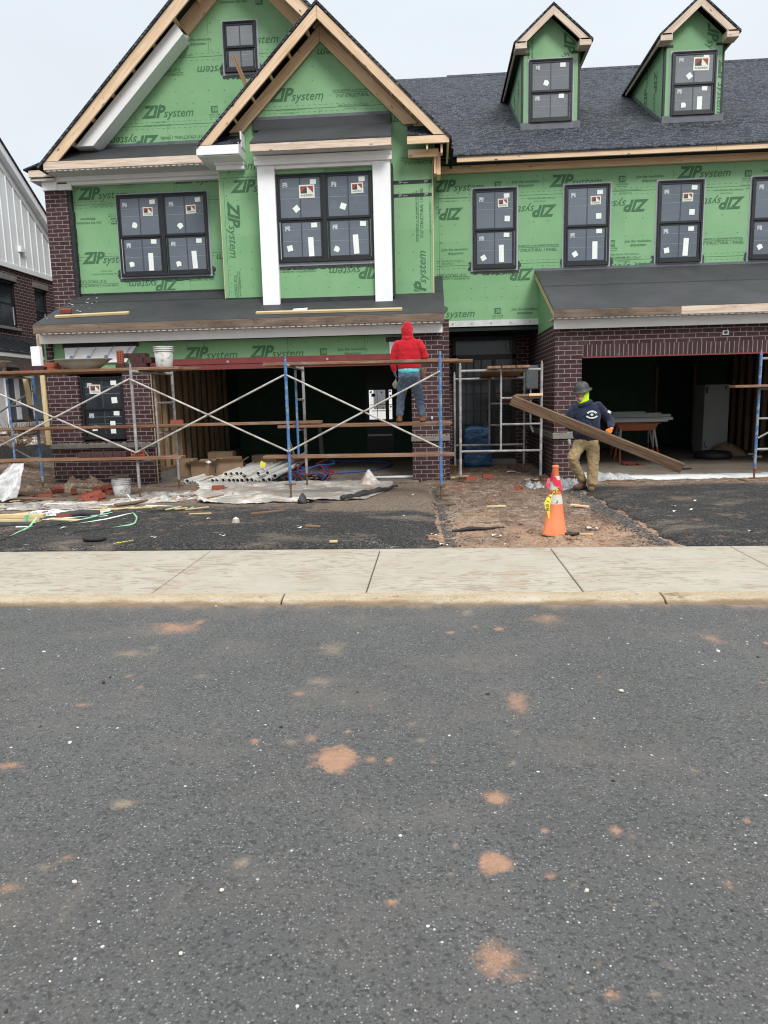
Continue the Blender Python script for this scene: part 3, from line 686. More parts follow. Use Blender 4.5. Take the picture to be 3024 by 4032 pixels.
def sticker(par, kind, cx, cz, y, w, h, ang=0, flip=False):
    mb = MB(); a = math.radians(ang); U = V(math.cos(a), 0, math.sin(a)); W = V(-math.sin(a), 0, math.cos(a)); C = V(cx, y, cz)
    if flip: U, W = -U, -W
    def q(pts, m, d=0): mb.face([C+U*p[0]*w/2+W*p[1]*h/2+V(0,-d,0) for p in pts], m)
    q([(-1,-1),(1,-1),(1,1),(-1,1)], 0)
    mats = [M['paper']]
    if kind == 'logo':
        mats = [M['cream'], M['red_logo'], M['dark_logo']]
        q([(-.82,-.22),(.82,-.22),(.82,.78),(-.82,.78)], 1, .0008)
        q([(-.82,-.3),(.02,-.3),(.02,.78)], 2, .0016); q([(.02,-.3),(.82,-.3),(.02,.78)], 0, .0016)
        put_text(mb, 'ANDERSEN', C+W*(-.76*h/2)+V(0,-.001,0), U, W, h*.155, 2, 0, .012, None, w*.80/(textgeo('ANDERSEN',0,.012)[2]*h*.155/.7), True)
    elif kind == 'grey':
        mats = [M['labelgrey'], M['dark_logo']]
        q([(-.5,-.8),(.1,-.8),(.1,-.35),(-.5,-.35)], 1, .0008)
    elif kind == 'cut': 
        mb = MB(); mats = [M['paper']]
        q([(-1,-1),(.8,-.95),(1,.35),(.25,1),(-1,.9)], 0)
    return mb.build('sticker', mats, par)

def window(par, x0, x1, z0, z1, y, units=1, lites='std', pane='pane', seed=0, flash=.03, fwd=.05, split=.49, logos=(), flip=False, tarry=True):
    rd = random.Random(seed)
    f = .034; mw = .075
    mb = MB()
    mb.box(x0, x0+f, y-fwd, y+.01, z0, z1); mb.box(x1-f, x1, y-fwd, y+.01, z0, z1)
    mb.box(x0+f, x1-f, y-fwd+.002, y+.01, z1-f, z1); mb.box(x0+f, x1-f, y-fwd-.012, y+.01, z0, z0+f*1.2)
    mb.box(x0+.012, x1-.012, y-fwd-.008, y-fwd-.0005, z1-.02, z1-.008)
    xs = [(x0+f, x1-f)]
    if units == 2:
        c = (x0+x1)/2; xs = [(x0+f, c-mw/2), (c+mw/2, x1-f)]
        mb.box(c-mw/2, c+mw/2, y-fwd+.004, y+.008, z0+f*1.2, z1-f)
    win = mb.build('window', M['black'], par, bevel=.003)
    win['_b'] = list(par['_b'])
    def ch(o): return sub(o, win)
    if flash:
        fm = MB(); g = flash
        fm.box(x0-g, x0-.001, y-.006, y, z0-g, z1+g); fm.box(x1+.001, x1+g, y-.006, y, z0-g, z1+g)
        fm.box(x0-.001, x1+.001, y-.006, y, z1+.001, z1+g); fm.box(x0-.001, x1+.001, y-.006, y, z0-g, z0-.001)
        fm.m = [0]*len(fm.f)
        n = len(fm.f)
        for zz in [z0+.1+.2*i for i in range(int((z1-z0)/.2))]:
            for xx in (x0-g*.5, x1+g*.5): fm.box(xx-.006, xx+.006, y-.0085, y-.006, zz-.006, zz+.006, 1)
        ch(fm.build('flashing', [M['greytape'], M['bolt']], par))
    if tarry:
        tm = MB(); N = 26; L = []
        top = z0-flash+.004
        for i in range(N+1):
            x = x0-flash-.02+(x1-x0+2*flash+.04)*i/N
            L.append((x, top-.045-.035*rd.random()))
        poly = [(x1+flash+.02, top)]+[(x0-flash-.02, top)]+L
        for i in range(N): tm.face([(L[i][0], y-.0035, L[i][1]), (L[i+1][0], y-.0035, L[i+1][1]), (L[i+1][0], y-.0035, top), (L[i][0], y-.0035, top)])
        for sx in (x0-flash, x1+flash):
            s = -1 if sx < (x0+x1)/2 else 1
            pts = [(sx, z0-.01)]+[(sx+s*(.02+.05*rd.random()), z0-.03+.03*k) for k in range(6)]+[(sx, z0+.15)]
            if s > 0: pts = pts[::-1]
            tm.face([(p[0], y-.0035, p[1]) for p in pts][::-1])
        ch(tm.build('smeared_flashing', M['tar'], par))
    zs = z0+(z1-z0)*split
    seam = MB(); ui = 0
    for (a, b) in xs:
        up = MB(); s = .030; yu = y-fwd+.014
        up.box(a, a+s, yu, yu+.02, zs-.012, z1-f); up.box(b-s, b, yu, yu+.02, zs-.012, z1-f)
        up.box(a+s, b-s, yu+.001, yu+.02, z1-f-s, z1-f); up.box(a+s, b-s, yu-.004, yu+.02, zs-.012, zs+.028)
        ch(up.build('sash', M['black'], par, bevel=.002))
        lo = MB(); yl = y-fwd+.030; a2, b2 = a+.012, b-.012
        lo.box(a2, a2+s, yl, yl+.02, z0+f*1.2, zs-.012); lo.box(b2-s, b2, yl, yl+.02, z0+f*1.2, zs-.012)
        lo.box(a2+s, b2-s, yl+.001, yl+.02, zs-.04, zs-.012); lo.box(a2+s, b2-s, yl-.002, yl+.02, z0+f*1.2, z0+f*1.2+.055)
        ch(lo.build('sash', M['black'], par, bevel=.002))
        panes = [(a+s, b-s, zs+.028, z1-f-s, yu+.014), (a2+s, b2-s, z0+f*1.2+.055, zs-.04, yl+.014)]
        for pi, (pa, pb, pz0, pz1, py) in enumerate(panes):
            ch(MB().box(pa-.003, pb+.003, py, py+.006, pz0-.003, pz1+.003).build('pane', M[pane], par))
            ch(MB().box((pa+pb)/2-.009, (pa+pb)/2+.009, py-.005, py-.001, pz0, pz1).build('muntin', M['muntin'], par))
            w, h = pb-pa, pz1-pz0; ys = py-.0065
            J = lambda v, d=.02: v+rd.uniform(-d, d)
            for fr in ((.50, .73) if pi == 0 else (.44, .74)):
                zz = pz0+h*J(fr, .03); t = rd.uniform(-.006, .006)
                seam.face([(pa, py-.0015, zz), (pb, py-.0015, zz+t), (pb, py-.0015, zz+t+.004), (pa, py-.0015, zz+.004)])
            if lites == 'none': continue
            ch(sticker(par, 'grey', pa+w*J(.14), pz0+h*J(.82), ys, .085, .08, J(0, 5)))
            ch(sticker(par, 'plain', pa+w*J(.83, .03), pz0+h*J(.89), ys, .105, .078, J(0, 4)))
            if pi == 0:
                lg = logos[ui] if ui < len(logos) else .2
                if lg: ch(sticker(par, 'logo', pa+w*(J(.70, .03) if lites != 'left' else .3), pz0+h*J(.66, .03), ys-.001, lg, lg*.8, J(0, 2), flip))
                if lites == 'right': ch(sticker(par, 'plain', pa+w*J(.82), pz0+h*J(.24), ys, .1, .1, J(0, 6)))
                elif lites == 'left': ch(sticker(par, 'plain', pa+w*.82, pz0+h*.26, ys, .105, .105, 3))
                else: ch(sticker(par, 'plain' if rd.random() < .6 else 'cut', pa+w*J(.36, .06), pz0+h*J(.24, .03), ys, .1, .1, rd.choice((18, 38, 45, -20))))
            elif lites != 'few':
                ch(sticker(par, 'plain', pa+w*J(.70, .04), pz0+h*J(.30), ys, .095, min(.32, h*.55), J(0, 3)))
                ch(sticker(par, rd.choice(('plain', 'cut')), pa+w*J(.22, .05), pz0+h*J(.22, .04), ys, .095, .095, rd.choice((3, -25, 30, 12))))
        if rd.random() < .7:
            xx = b2+.001 if rd.random() < .5 or units == 1 else a+.0005
            ch(MB().box(xx, xx+.011, yl+.001, yl+.012, z0+f*1.2+.02, zs-.03).build('jamb_liner', M['jamb'], par))
        ui += 1
    ch(seam.build('film_seam', M['film'], par))
    return win

def rake(par, mat, x0, z0, x1, z1, dv, y0, y1, cutlow=None):
    """sloping board seen face-on: upper edge (x0,z0)-(x1,z1), vertical thickness dv; plumb cut at the top, level cut at the foot"""
    s = (z1-z0)/(x1-x0)
    d = Vector((x1-x0, 0, z1-z0))
    low = [(x0, z0), (x0+dv/s, z0)] if abs(s) > .2 else [(x0, z0), (x0, z0-dv)]
    poly = low+[(x1, z1-dv), (x1, z1)]
    return MB().prism(poly, y0, y1).build('rake_board', mat, par, grain=d, bevel=.003)

def slab(mb, P, t, m=0, mu=None):
    """sloping slab from four top corners, dropped by t"""
    P = [Vector(p) for p in P]; n = (P[1]-P[0]).cross(P[2]-P[0]).normalized()
    if n.z < 0: P = P[::-1]; n = -n
    Q = [p-Z3*t for p in P]; k = len(P)
    mb.face(P, m); mb.face(Q[::-1], m if mu is None else mu)
    for i in range(k): mb.face([P[i], Q[i], Q[(i+1)%k], P[(i+1)%k]], m)
    return mb

def brick_wall(par, name, boxes, mat=None, label=None):
    mb = MB()
    for b in boxes: mb.box(*b)
    return mb.build(name, mat or M['brick'], par, label=label)

def soffit(par, x0, x1, y0, y1, z, t=.02):
    mb = MB().box(x0, x1, y0, y1, z-t, z)
    x = x0+.05
    while x < x1-.06:                                    # drip lip with small notches
        mb.box(x, x+.07, y0-.008, y0-.0005, z-t-.012, z-.002); x += .105
    return mb.build('soffit', M['soffit'], par)

# =====================================================================  LEFT HOUSE
H1 = thing('townhouse', (-3.3, 12.4, .1), 'green sheathed townhouse with two steep front gables above an open garage', 'townhouse')
YL, YP, YB = 13.75, 13.2, 12.88

# --- ground storey
brick_wall(H1, 'brick_pier', [(-6.83, -6.26, 12.4, 12.5, 0, 2.06), (-5.44, -4.95, 12.4, 12.5, 0, 2.12), (-6.2600, -5.44, 12.402, 12.5, 0, .89), (-6.83, -6.45, 12.4, 12.5, 2.06, 2.30), (-6.83, -6.73, 12.5, 21, 0, 2.7), (-5.02, -4.95, 12.5, 12.62, 0, 2.1)])
b = MB().box(-6.85, -6.12, 12.345, 12.47, .775, .852).box(-6.115, -5.42, 12.34, 12.47, .778, .855).box(-5.415, -4.935, 12.345, 12.47, .775, .852)
b.build('stone_band', M['stone'], H1, bevel=.006)
mb = MB(); random.seed(3)
for i in range(120):
    x = random.uniform(-6.8, -4.98); rock(mb, (x, random.uniform(12.36, 12.4), .862), random.uniform(.008, .022), m=0)
mb.build('mortar_droppings', M['mortar'], H1)
window(H1, -6.24, -5.46, .93, 2.03, 12.49, 1, 'left', 'pane_dark', 5, flash=0, fwd=.05, logos=(.2,), tarry=False)
MB().box(-4.95, .20, 12.56, 12.66, 2.28, 2.95).box(-6.9, -4.951, 12.56, 12.66, 2.1, 2.95).build('header_sheathing', M['zip'], H1)
hp = prints('head', 12.56, H1, [(V(-4.9,0,0), V(-1,0,0)), (V(-.4,0,0), V(1,0,0))], rows=[(2.52, -4.9, -.5, .3)], vs=[(-3.98, 2.3, 2.7), (-2.5, 2.3, 2.7), (-1.15, 2.3, 2.7)])
MB().box(-6.55, -5.16, 12.548, 12.557, 2.545, 2.63).build('flashing_tape', M['tape'], H1)
mb = MB(); mb.grid(30, 8, lambda a, c: (-6.52+.0+(1.32-.22*(1-c))*a+.03*(1-c), 12.535-.02*(1-c)-.008*math.sin(a*19+c*5), 2.28+.275*c), 0)
for i in range(4):
    O = V(-6.40+.315*i, 12.500, 2.30); U = V(math.cos(.93), 0, math.sin(.93)); W = V(-math.sin(.93), 0, math.cos(.93))
    put_text(mb, 'HB', O, U, W, .06, 1, 0, .03); put_text(mb, 'TEX FRESFLASH', O+U*.11, U, W, .026, 1, 0, .01, None, .85)
mb.build('house_wrap', [M['wrap'], M['bluetext']], H1)
mb = MB().box(-.78, -.35, 12.54, 12.556, 2.50, 2.58, 1); mb.grid(8, 10, lambda a, c: (-.73+.36*a+.02*(1-c), 12.535-.01*math.sin(c*7), 2.10+.4*c), 0)
mb.build('house_wrap', [M['wrap'], M['tape'], M['dark_logo']], H1)
bm_ = MB().box(-4.95, -.34, 12.47, 12.53, 2.115, 2.30).box(-4.95, -.34, 12.40, 12.4695, 2.105, 2.118).box(-4.95, -.34, 12.455, 12.4695, 2.20, 2.206)
beam_ = bm_.build('steel_lintel', M['beam'], H1)
for x in (-3.55, -1.80): sub(MB().tube([(x, 12.472, 2.235), (x, 12.45, 2.235)], .022, 10).build('bolt', M['bolt'], H1), beam_)
MB().box(-5.035, -4.945, 12.45, 12.49, .06, 2.1).build('jamb_stud', M['yellow_pine'], H1, grain=(0,0,1), bevel=.003)
MB().prism([(-6.90, 12.33), (-6.82, 12.33), (-6.82, 12.37), (-6.90, 12.37)], .85, 2.78, 0, 'z').build('corner_stud', M['yellow_pine'], H1, grain=(0,0,1), bevel=.003)
# right pier
brick_wall(H1, 'brick_pier', [(-.35, .18, 12.4, 12.52, 0, 2.64), (.18, .235, 12.4, 12.52, 0, .80), (.18, .30, 12.52, 14.3, 0, 2.85), (-.345, -.25, 12.52, 13.2, 0, 2.64)])
MB().box(-.37, .30, 12.35, 12.55, .792, .872).build('stone_band', M['stone'], H1, bevel=.006)
mb = MB()
for i in range(26): rock(mb, (random.uniform(-.35, .1), random.uniform(12.36, 12.4), .88), random.uniform(.006, .018))
for i in range(14): rock(mb, (random.uniform(.16, .28), random.uniform(12.38, 12.5), .885), random.uniform(.01, .035))
mb.build('mortar_droppings', M['mortar'], H1)
MB().box(-.02, .01, 12.37, 12.395, 1.17, 1.22).build('brick_tie', M['steel'], H1)

# garage interior
mb = MB().box(-5.02, -.25, 12.15, 18.6, -.05, .12)
mb.build('garage_floor', M['slab'], H1, bevel=.01)
mb = MB().box(-5.16, -5.06, 12.66, 18.6, .3, 2.6).box(-.25, -.15, 13.2, 18.6, .1, 2.6)
mb.box(-5.06, -1.70, 18.5, 18.6, .1, 2.6).box(-1.0, -.15, 18.5, 18.6, .1, 2.6).box(-1.70, -1.0, 18.5, 18.6, 2.25, 2.6)
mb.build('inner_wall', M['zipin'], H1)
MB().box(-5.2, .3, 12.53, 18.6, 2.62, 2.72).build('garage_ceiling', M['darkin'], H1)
MB().box(-5.2, -4.98, 12.62, 18.5, .1, .32).build('block_footing', M['cmu'], H1, bevel=.01)
sw = MB().box(-5.055, -4.975, 12.66, 18.4, .32, .36).build('sill_plate', M['stud'], H1, grain=(0,1,0))
for i in range(12):
    y = 12.75+.40*i+random.uniform(-.05, .05)
    MB().box(-5.055, -4.975, y, y+(.045 if i % 3 else .14), .36, 2.6).build('stud', M['stud'], H1, grain=(0,0,1))
# rear glazed door of the garage, daylight beyond
dm = MB()
for (a, c, d, e) in ((-1.70, -1.625, .12, 2.25), (-1.03, -1.0, .12, 2.25), (-1.20, -1.112, 1.02, 1.77), (-1.625, -1.03, .9, 1.02), (-1.625, -1.03, 1.77, 1.83)): dm.box(a, c, 18.49, 18.55, d, e)
dm.box(-1.625, -1.03, 18.5, 18.54, .12, .9).box(-1.625, -1.03, 18.5, 18.54, 1.83, 2.25).box(-1.418, -1.406, 18.5, 18.54, 1.02, 1.77).box(-1.625, -1.20, 18.5, 18.54, 1.385, 1.40).box(-1.112, -1.03, 18.5, 18.54, 1.385, 1.40)
door = dm.build('rear_door', M['black'], H1)
sub(MB().box(-1.67, -1.04, 18.44, 18.485, .59, .645).build('push_bar', M['pipe_w'], H1), door)
for (x, z, w) in ((-1.60, 1.70, .05), (-1.56, 1.60, .10), (-1.32, 1.69, .045), (-1.10, 1.71, .05), (-1.09, 1.60, .05), (-1.59, 1.31, .05), (-1.29, 1.29, .04), (-1.09, 1.32, .05)):
    sub(MB().box(x, x+w, 18.50, 18.506, z, z+w*.8).build('sticker', M['dark_logo'], H1), door)
# lower roof over the garage
RS = .42
rm = MB(); slab(rm, [(-6.79, 12.07, 2.915), (.225, 12.07, 2.915), (.225, 14.3, 2.915+RS*2.23), (-6.79, 14.0, 2.915+RS*1.93)], .03)
low = rm.build('lower_roof', M['under'], H1)
MB().box(-6.79, -2.96, 12.06, 12.10, 2.775, 2.905).build('fascia_board', M['oldpine'], H1, grain=(1,0,0), bevel=.003)
MB().box(-2.956, .215, 12.06, 12.10, 2.775, 2.905).build('fascia_board', M['oldpine'], H1, grain=(1,0,0), bevel=.003)
soffit(H1, -6.8, .21, 12.085, 12.6, 2.785)
MB().box(-6.83, -3.18, 12.30, 12.325, 2.612, 2.762).box(-3.177, .186, 12.30, 12.325, 2.612, 2.762).build('frieze_board', M['white'], H1, bevel=.003)
mb = MB()
mb.prism([(12.1, 2.77), (12.1, 2.88), (14.0, 3.69), (14.0, 2.77)], -6.76, -6.73, 0, 'x'); mb.prism([(12.1, 2.77), (12.1, 2.88), (14.3, 3.80), (14.3, 2.77)], .17, .20, 0, 'x')
mb.build('roof_end', M['zip'], H1)
mb = MB(); random.seed(5)
for i in range(22): x = random.uniform(-6.7, -6.15); y = random.uniform(12.2, 13.6); rock(mb, (x, y, 2.925+RS*(y-12.07)), random.uniform(.012, .03), flat=.25)
mb.build('mortar_splash', M['paper'], H1)

# --- upper storey, left bay of wall and the big gable
MB().prism([(-6.72, 3.66), (-3.73, 3.66), (-3.73, 5.7), (-6.72, 5.7)], YL, YL+.1).build('sheathing_wall', M['zip'], H1)
MB().box(-6.72, -3.7, YL-.02, YL+.05, 3.5, 3.655).build('base_flashing', M['tape'], H1)
BG = lambda x: 9.45-.985*abs(x+3.3)
MB().prism([(-6.70, 6.15), (-.1, 6.15), (-3.3, 9.35)], YL, YL+.1).build('gable_wall', M['zip'], H1)
lw = prints('left', YL, H1, [(V(-6.70,0,0), V(-1,0,0)), (V(-3.75,0,0), V(1,0,0)), (V(0,0,5.62), V(0,0,1)), (V(0,0,3.67), V(0,0,-1))],
   rows=[(z, -6.6, -3.8, .27) for z in (4.95, 4.62, 3.78, 5.56)], seams=[(4.33, -6.7, -3.75), (5.27, -6.7, -3.75)], vs=[(-4.75, 5.3, 5.6), (-4.55, 3.67, 4.3)])
gw = prints('gable', YL, H1, [(V(-6.55,0,6.24), V(-.985,0,1)), (V(-.2,0,6.24), V(.985,0,1)), (V(0,0,6.17), V(0,0,-1))],
   rows=[(z, -6.4, -2, .3) for z in (6.95, 7.15, 7.35, 8.05, 8.75)], seams=[(6.60, -6.2, -2), (7.72, -5, -1.6)], vs=[(-5.4, 6.65, 7.1), (-4.8, 6.2, 6.6), (-3.95, 7.75, 8.7)])
brick_wall(H1, 'brick_corner', [(-7.2, -6.77, 13.64, 13.75, 3.1, 5.52), (-7.2, -7.1, 13.75, 21, 2.7, 5.6)])
mb = MB(); z = 3.2
while z < 5.6: mb.box(-6.768, -6.70+random.uniform(-.01, .012), 13.655, 13.745, z, z+.148); z += .15
mb.build('corner_flashing', M['tape'], H1)
MB().box(-7.22, -6.93, 13.60, 13.66, 5.515, 5.66).box(-6.93, -6.66, 13.61, 13.66, 5.515, 5.62).build('corner_frieze', M['white'], H1, bevel=.003)
MB().box(-6.95, -3.74, 13.56, 13.74, 5.655, 5.745).box(-6.75, -3.74, 13.63, 13.74, 5.60, 5.654).build('frieze_board', M['white'], H1, bevel=.004)
soffit(H1, -6.93, -3.9, 13.19, 13.6, 5.745)
MB().box(-6.93, -3.97, 13.165, 13.20, 5.735, 5.87).build('fascia_board', M['mixpine'], H1, grain=(1,0,0), bevel=.003)
mb = MB(); slab(mb, [(-6.88, 13.17, 5.885), (-3.5, 13.17, 5.885), (-3.5, 13.75, 6.27), (-6.52, 13.75, 6.27)], .03); mb.build('pent_roof', M['under'], H1)
MB().box(-6.3, -3.7, YL-.012, YL-.003, 6.24, 6.31).build('flashing_strip', M['greywrap'], H1)
# side eave return
mb = MB(); slab(mb, [(-7.45, 13.42, 5.85), (-6.93, 13.42, 6.02), (-6.93, 21, 6.02), (-7.45, 21, 5.85)], .025); mb.build('eave_return', M['shingle'], H1)
MB().box(-7.38, -6.94, 13.46, 13.50, 5.715, 5.835).box(-7.38, -7.34, 13.5, 21, 5.715, 5.835).build('fascia_board', M['mixpine'], H1, grain=(1,0,0), bevel=.003)
MB().box(-7.38, -6.92, 13.5, 21, 5.66, 5.70).build('soffit', M['soffit'], H1)
# big gable roof, rakes, lookouts
mb = MB()
slab(mb, [(-7.02, 13.13, BG(-7.02)+.02), (-3.3, 13.13, 9.47), (-3.3, 22, 9.47), (-7.02, 22, BG(-7.02)+.02)], .06, 0, 1)
slab(mb, [(-3.3, 13.13, 9.47), (.42, 13.13, BG(.42)+.02), (.42, 22, BG(.42)+.02), (-3.3, 22, 9.47)], .06, 0, 1)
big = mb.build('gable_roof', [M['shingle'], M['darkin']], H1)
rake(H1, M['pine'], -6.93, 5.875, -3.3, 9.40, .275, 13.165, 13.20)
rake(H1, M['pine'], .33, 5.875, -3.3, 9.40, .275, 13.165, 13.20)
# frieze along the wall: primed white crown as far as it has been fixed, bare wood above
MB().prism([(-6.396, 6.170), (-6.062, 6.170), (-4.277, 7.935), (-4.414, 8.107)], 13.36, 13.70).prism([(-6.18, 6.26), (-6.06, 6.26), (-4.27, 8.03), (-4.36, 8.06)], 13.64, 13.74).build('crown_frieze', M['white'], H1, grain=(1,0,1), bevel=.004)
MB().prism([(-4.47, 8.265), (-4.30, 8.06), (-3.3, 9.05), (-3.3, 9.40)], 13.68, 13.74).build('frieze_board', M['cedar'], H1, grain=(1,0,.985), bevel=.003)
MB().prism([(-.55, 6.45), (-.75, 6.48), (-3.3, 9.05), (-3.3, 9.40)], 13.68, 13.74).build('frieze_board', M['cedar'], H1, grain=(-1,0,.985), bevel=.003)
for i in range(9):
    for sgn in (-1, 1):
        x = -3.3+sgn*(.35+.40*i); z = BG(x)-.09
        if sgn > 0 and x < -1.9 or sgn < 0:
            MB().obox((x, 13.46, z-.02), (.035*.71, 0, -sgn*.035*.70), (0, .28, 0), (sgn*.05*.7, 0, .05*.71)).build('lookout', M['cedar'], H1, grain=(0,1,0))
window(H1, -3.665, -3.065, 7.415, 8.255, YL, 1, 'none', 'pane_light', 3, flash=.035, tarry=True)
window(H1, -5.865, -4.145, 3.94, 5.41, YL, 2, 'std', 'pane', 11, logos=(.19, .19), flip=False)

# --- projecting gabled part
MG = lambda x: 8.01-1.0*abs(x+1.82)
MB().prism([(-3.73, 3.40), (.045, 3.36), (.045, 5.75), (.10, 5.95), (-1.82, 7.84), (-3.73, 5.95)], YP, YL+.6).build('projecting_wall', M['zip'], H1)
MB().box(.046, .062, YP-.004, YP+.02, 3.34, 5.62).box(-3.745, -3.731, YP-.004, YP+.02, 3.40, 5.62).build('board_edge', M['osb'], H1)
bw = prints('bump', YP, H1, [(V(-3.72,0,0), V(-1,0,0)), (V(.04,0,0), V(1,0,0)), (V(0,0,3.42), V(0,0,-1)), (V(-1.82,0,7.83), V(1,0,1)), (V(-1.82,0,7.83), V(-1,0,1))],
   rows=[(z, -3.2, -.5, .3) for z in (7.22, 6.98, 6.75)]+[(z, -3.62, -3.0, .2) for z in (5.1, 4.8, 4.5, 4.2, 3.9, 3.6)]+[(z, -.55, -.2, .25) for z in (5.95, 5.1, 4.7, 4.4, 4.1, 3.8, 3.55)],
   seams=[(6.55, -3.3, -.3), (5.47, -3.7, -3.0)], vs=[(-1.9, 6.45, 6.55), (-3.66, 3.45, 5.4), (.0, 3.45, 5.2)])
for (z, w) in ((5.30, .06), (5.08, .055)):
    mb = MB().box(-.64, .035, YP-.006, YP-.001, z-w, z)
    for t, x, h in (('ZIP', -.55, .03), ('system', -.47, .022), ('ZIP', -.10, .032)): put_text(mb, t, V(x, YP-.0075, z-w*.75), V(1,0,0), Z3, h, 1, .2, .01)
    mb.build('seam_tape', [M['tape'], M['labelgrey']], H1)
MB().box(-3.73, -2.95, YP-.02, YP-.002, 3.28, 3.41).box(-.66, .06, YP-.02, YP-.002, 3.28, 3.37).build('base_flashing', M['tape'], H1)
# mid gable roof and boards
mb = MB()
slab(mb, [(-3.96, 12.70, MG(-3.96)), (-1.82, 12.70, 8.02), (-1.82, 14.4, 8.02), (-3.96, 13.9, MG(-3.96))], .055, 0, 1)
slab(mb, [(-1.82, 12.70, 8.02), (.38, 12.70, MG(.38)), (.38, 13.128, MG(.38)), (-1.82, 13.128, 8.02)], .055, 0, 1)
mb.build('gable_roof', [M['shingle'], M['darkin']], H1)
rake(H1, M['pine'], -3.915, 5.868, -1.822, 7.945, .205, 12.72, 12.757)
rake(H1, M['pine'], .285, 5.868, -1.818, 7.945, .205, 12.72, 12.757)
rake(H1, M['cedar'], -3.50, 6.195, -1.842, 7.83, .245, 13.125, 13.17)
rake(H1, M['cedar'], -.185, 6.195, -1.838, 7.83, .245, 13.125, 13.17)
for i in range(6):
    for sgn in (-1, 1):
        x = -1.82+sgn*(.22+.33*i); z = MG(x)-.09
        MB().obox((x, 12.95, z-.015), (.02*.71, 0, -sgn*.02*.71), (0, .185, 0), (sgn*.04*.7, 0, .04*.71)).build('lookout', M['cedar'], H1, grain=(0,1,0))
# shingled returns at the feet of the rakes
mb = MB()
slab(mb, [(-3.90, 12.73, 5.88), (-3.24, 12.73, 5.88), (-3.24, 13.19, 6.16), (-3.62, 13.19, 6.16)], .02)
slab(mb, [(-.37, 12.73, 5.87), (.26, 12.73, 5.87), (-.02, 13.19, 6.18), (-.37, 13.19, 6.18)], .02)
mb.build('rake_return', M['shingle'], H1)
mb = MB().box(-3.97, -3.235, 12.72, 12.75, 5.715, 5.862).box(-3.265, -3.236, 12.75, 13.19, 5.715, 5.90).box(-3.96, -3.24, 12.75, 13.6, 5.70, 5.714)
mb.prism([(-3.262, 5.87), (-3.236, 5.87), (-3.236, 6.15), (-3.262, 6.15)], 12.95, 13.19)
mb.box(-3.77, -3.245, 13.06, 13.19, 5.655, 5.698).box(-3.75, -3.25, 13.09, 13.19, 5.58, 5.654)
mb.build('cornice_return', M['white'], H1, bevel=.004)
mb = MB().box(-.37, .335, 12.72, 12.757, 5.735, 5.855).build('fascia_board', M['pine'], H1, grain=(1,0,0), bevel=.003)
mb = MB().box(-.36, .16, 12.93, 12.97, 5.59, 5.715).box(-.36, .16, 12.97, 13.19, 5.70, 5.73).box(.19, .225, 12.80, 12.95, 5.60, 5.735).box(-.05, -.02, 12.76, 12.93, 5.65, 5.73)
mb.build('return_framing', M['cedar'], H1, grain=(1,0,0), bevel=.003)
mb = MB().box(.075, .12, 12.99, 13.19, 5.33, 5.70).box(.125, .19, 13.05, 13.4, 5.33, 5.70).box(.30, .335, 12.757, 13.85, 5.735, 5.855)
mb.build('corner_framing', M['cedar'], H1, grain=(0,0,1), bevel=.003)

# --- shallow bay with white columns
MB().box(-2.95, -.66, YB, YP, 3.31, 5.56).build('bay_wall', M['zip'], H1)
prints('bay', YB, H1, [(V(-2.64,0,0), V(-1,0,0)), (V(-.975,0,0), V(1,0,0)), (V(0,0,5.46), V(0,0,1))], rows=[(3.70, -2.55, -1, .24), (3.48, -2.55, -1, .26)])
MB().box(-2.9, -.7, YB-.012, YB-.003, 3.19, 3.33).build('base_flashing', M['tape'], H1)
for x in (-2.95, -.965): MB().box(x, x+.30, 12.78, 12.878, 3.185, 5.515).build('column', M['white'], H1, bevel=.004)
MB().box(-2.985, -.635, 12.735, 12.878, 5.518, 5.655).box(-2.65, -.965, 12.80, 12.878, 5.462, 5.517).box(-2.985, -.635, 12.715, 12.735, 5.60, 5.655).build('bay_frieze', M['white'], H1, bevel=.004)
soffit(H1, -2.97, -.62, 12.46, 12.74, 5.69)
MB().box(-2.97, -.62, 12.43, 12.468, 5.638, 5.765).build('fascia_board', M['mixpine'], H1, grain=(1,0,0), bevel=.003)
mb = MB(); slab(mb, [(-2.97, 12.43, 5.785), (-.62, 12.43, 5.785), (-.645, 13.14, 6.24), (-2.93, 13.14, 6.24)], .03); mb.build('bay_roof', M['under'], H1)
mb = MB().box(-3.07, -.65, 13.12, 13.19, 6.20, 6.375); mb.build('roof_curb', M['under'], H1, bevel=.01)
MB().box(-3.07, -.645, YP-.014, YP-.003, 6.37, 6.445).build('flashing_strip', M['greywrap'], H1)
window(H1, -2.645, -.985, 3.925, 5.385, YB, 2, 'std', 'pane', 21, flash=.0, logos=(.27, .21), tarry=False)
mb = MB(); rd = random.Random(8); N = 46
L = [(-2.65+1.685*i/N, 3.80+.028*rd.random()) for i in range(N+1)]
for i in range(N): mb.face([(L[i][0], YB-.004, L[i][1]), (L[i+1][0], YB-.004, L[i+1][1]), (L[i+1][0], YB-.004, 3.90), (L[i][0], YB-.004, 3.90)])
mb.box(-2.65, -.97, YB-.012, YB-.005, 3.87, 3.925, 1); mb.build('sill_flashing', [M['tar'], M['greytape']], H1)
MB().box(-.655, -.63, YB+.02, YP, 3.3, 5.5).build('corner_flashing', M['tape'], H1)

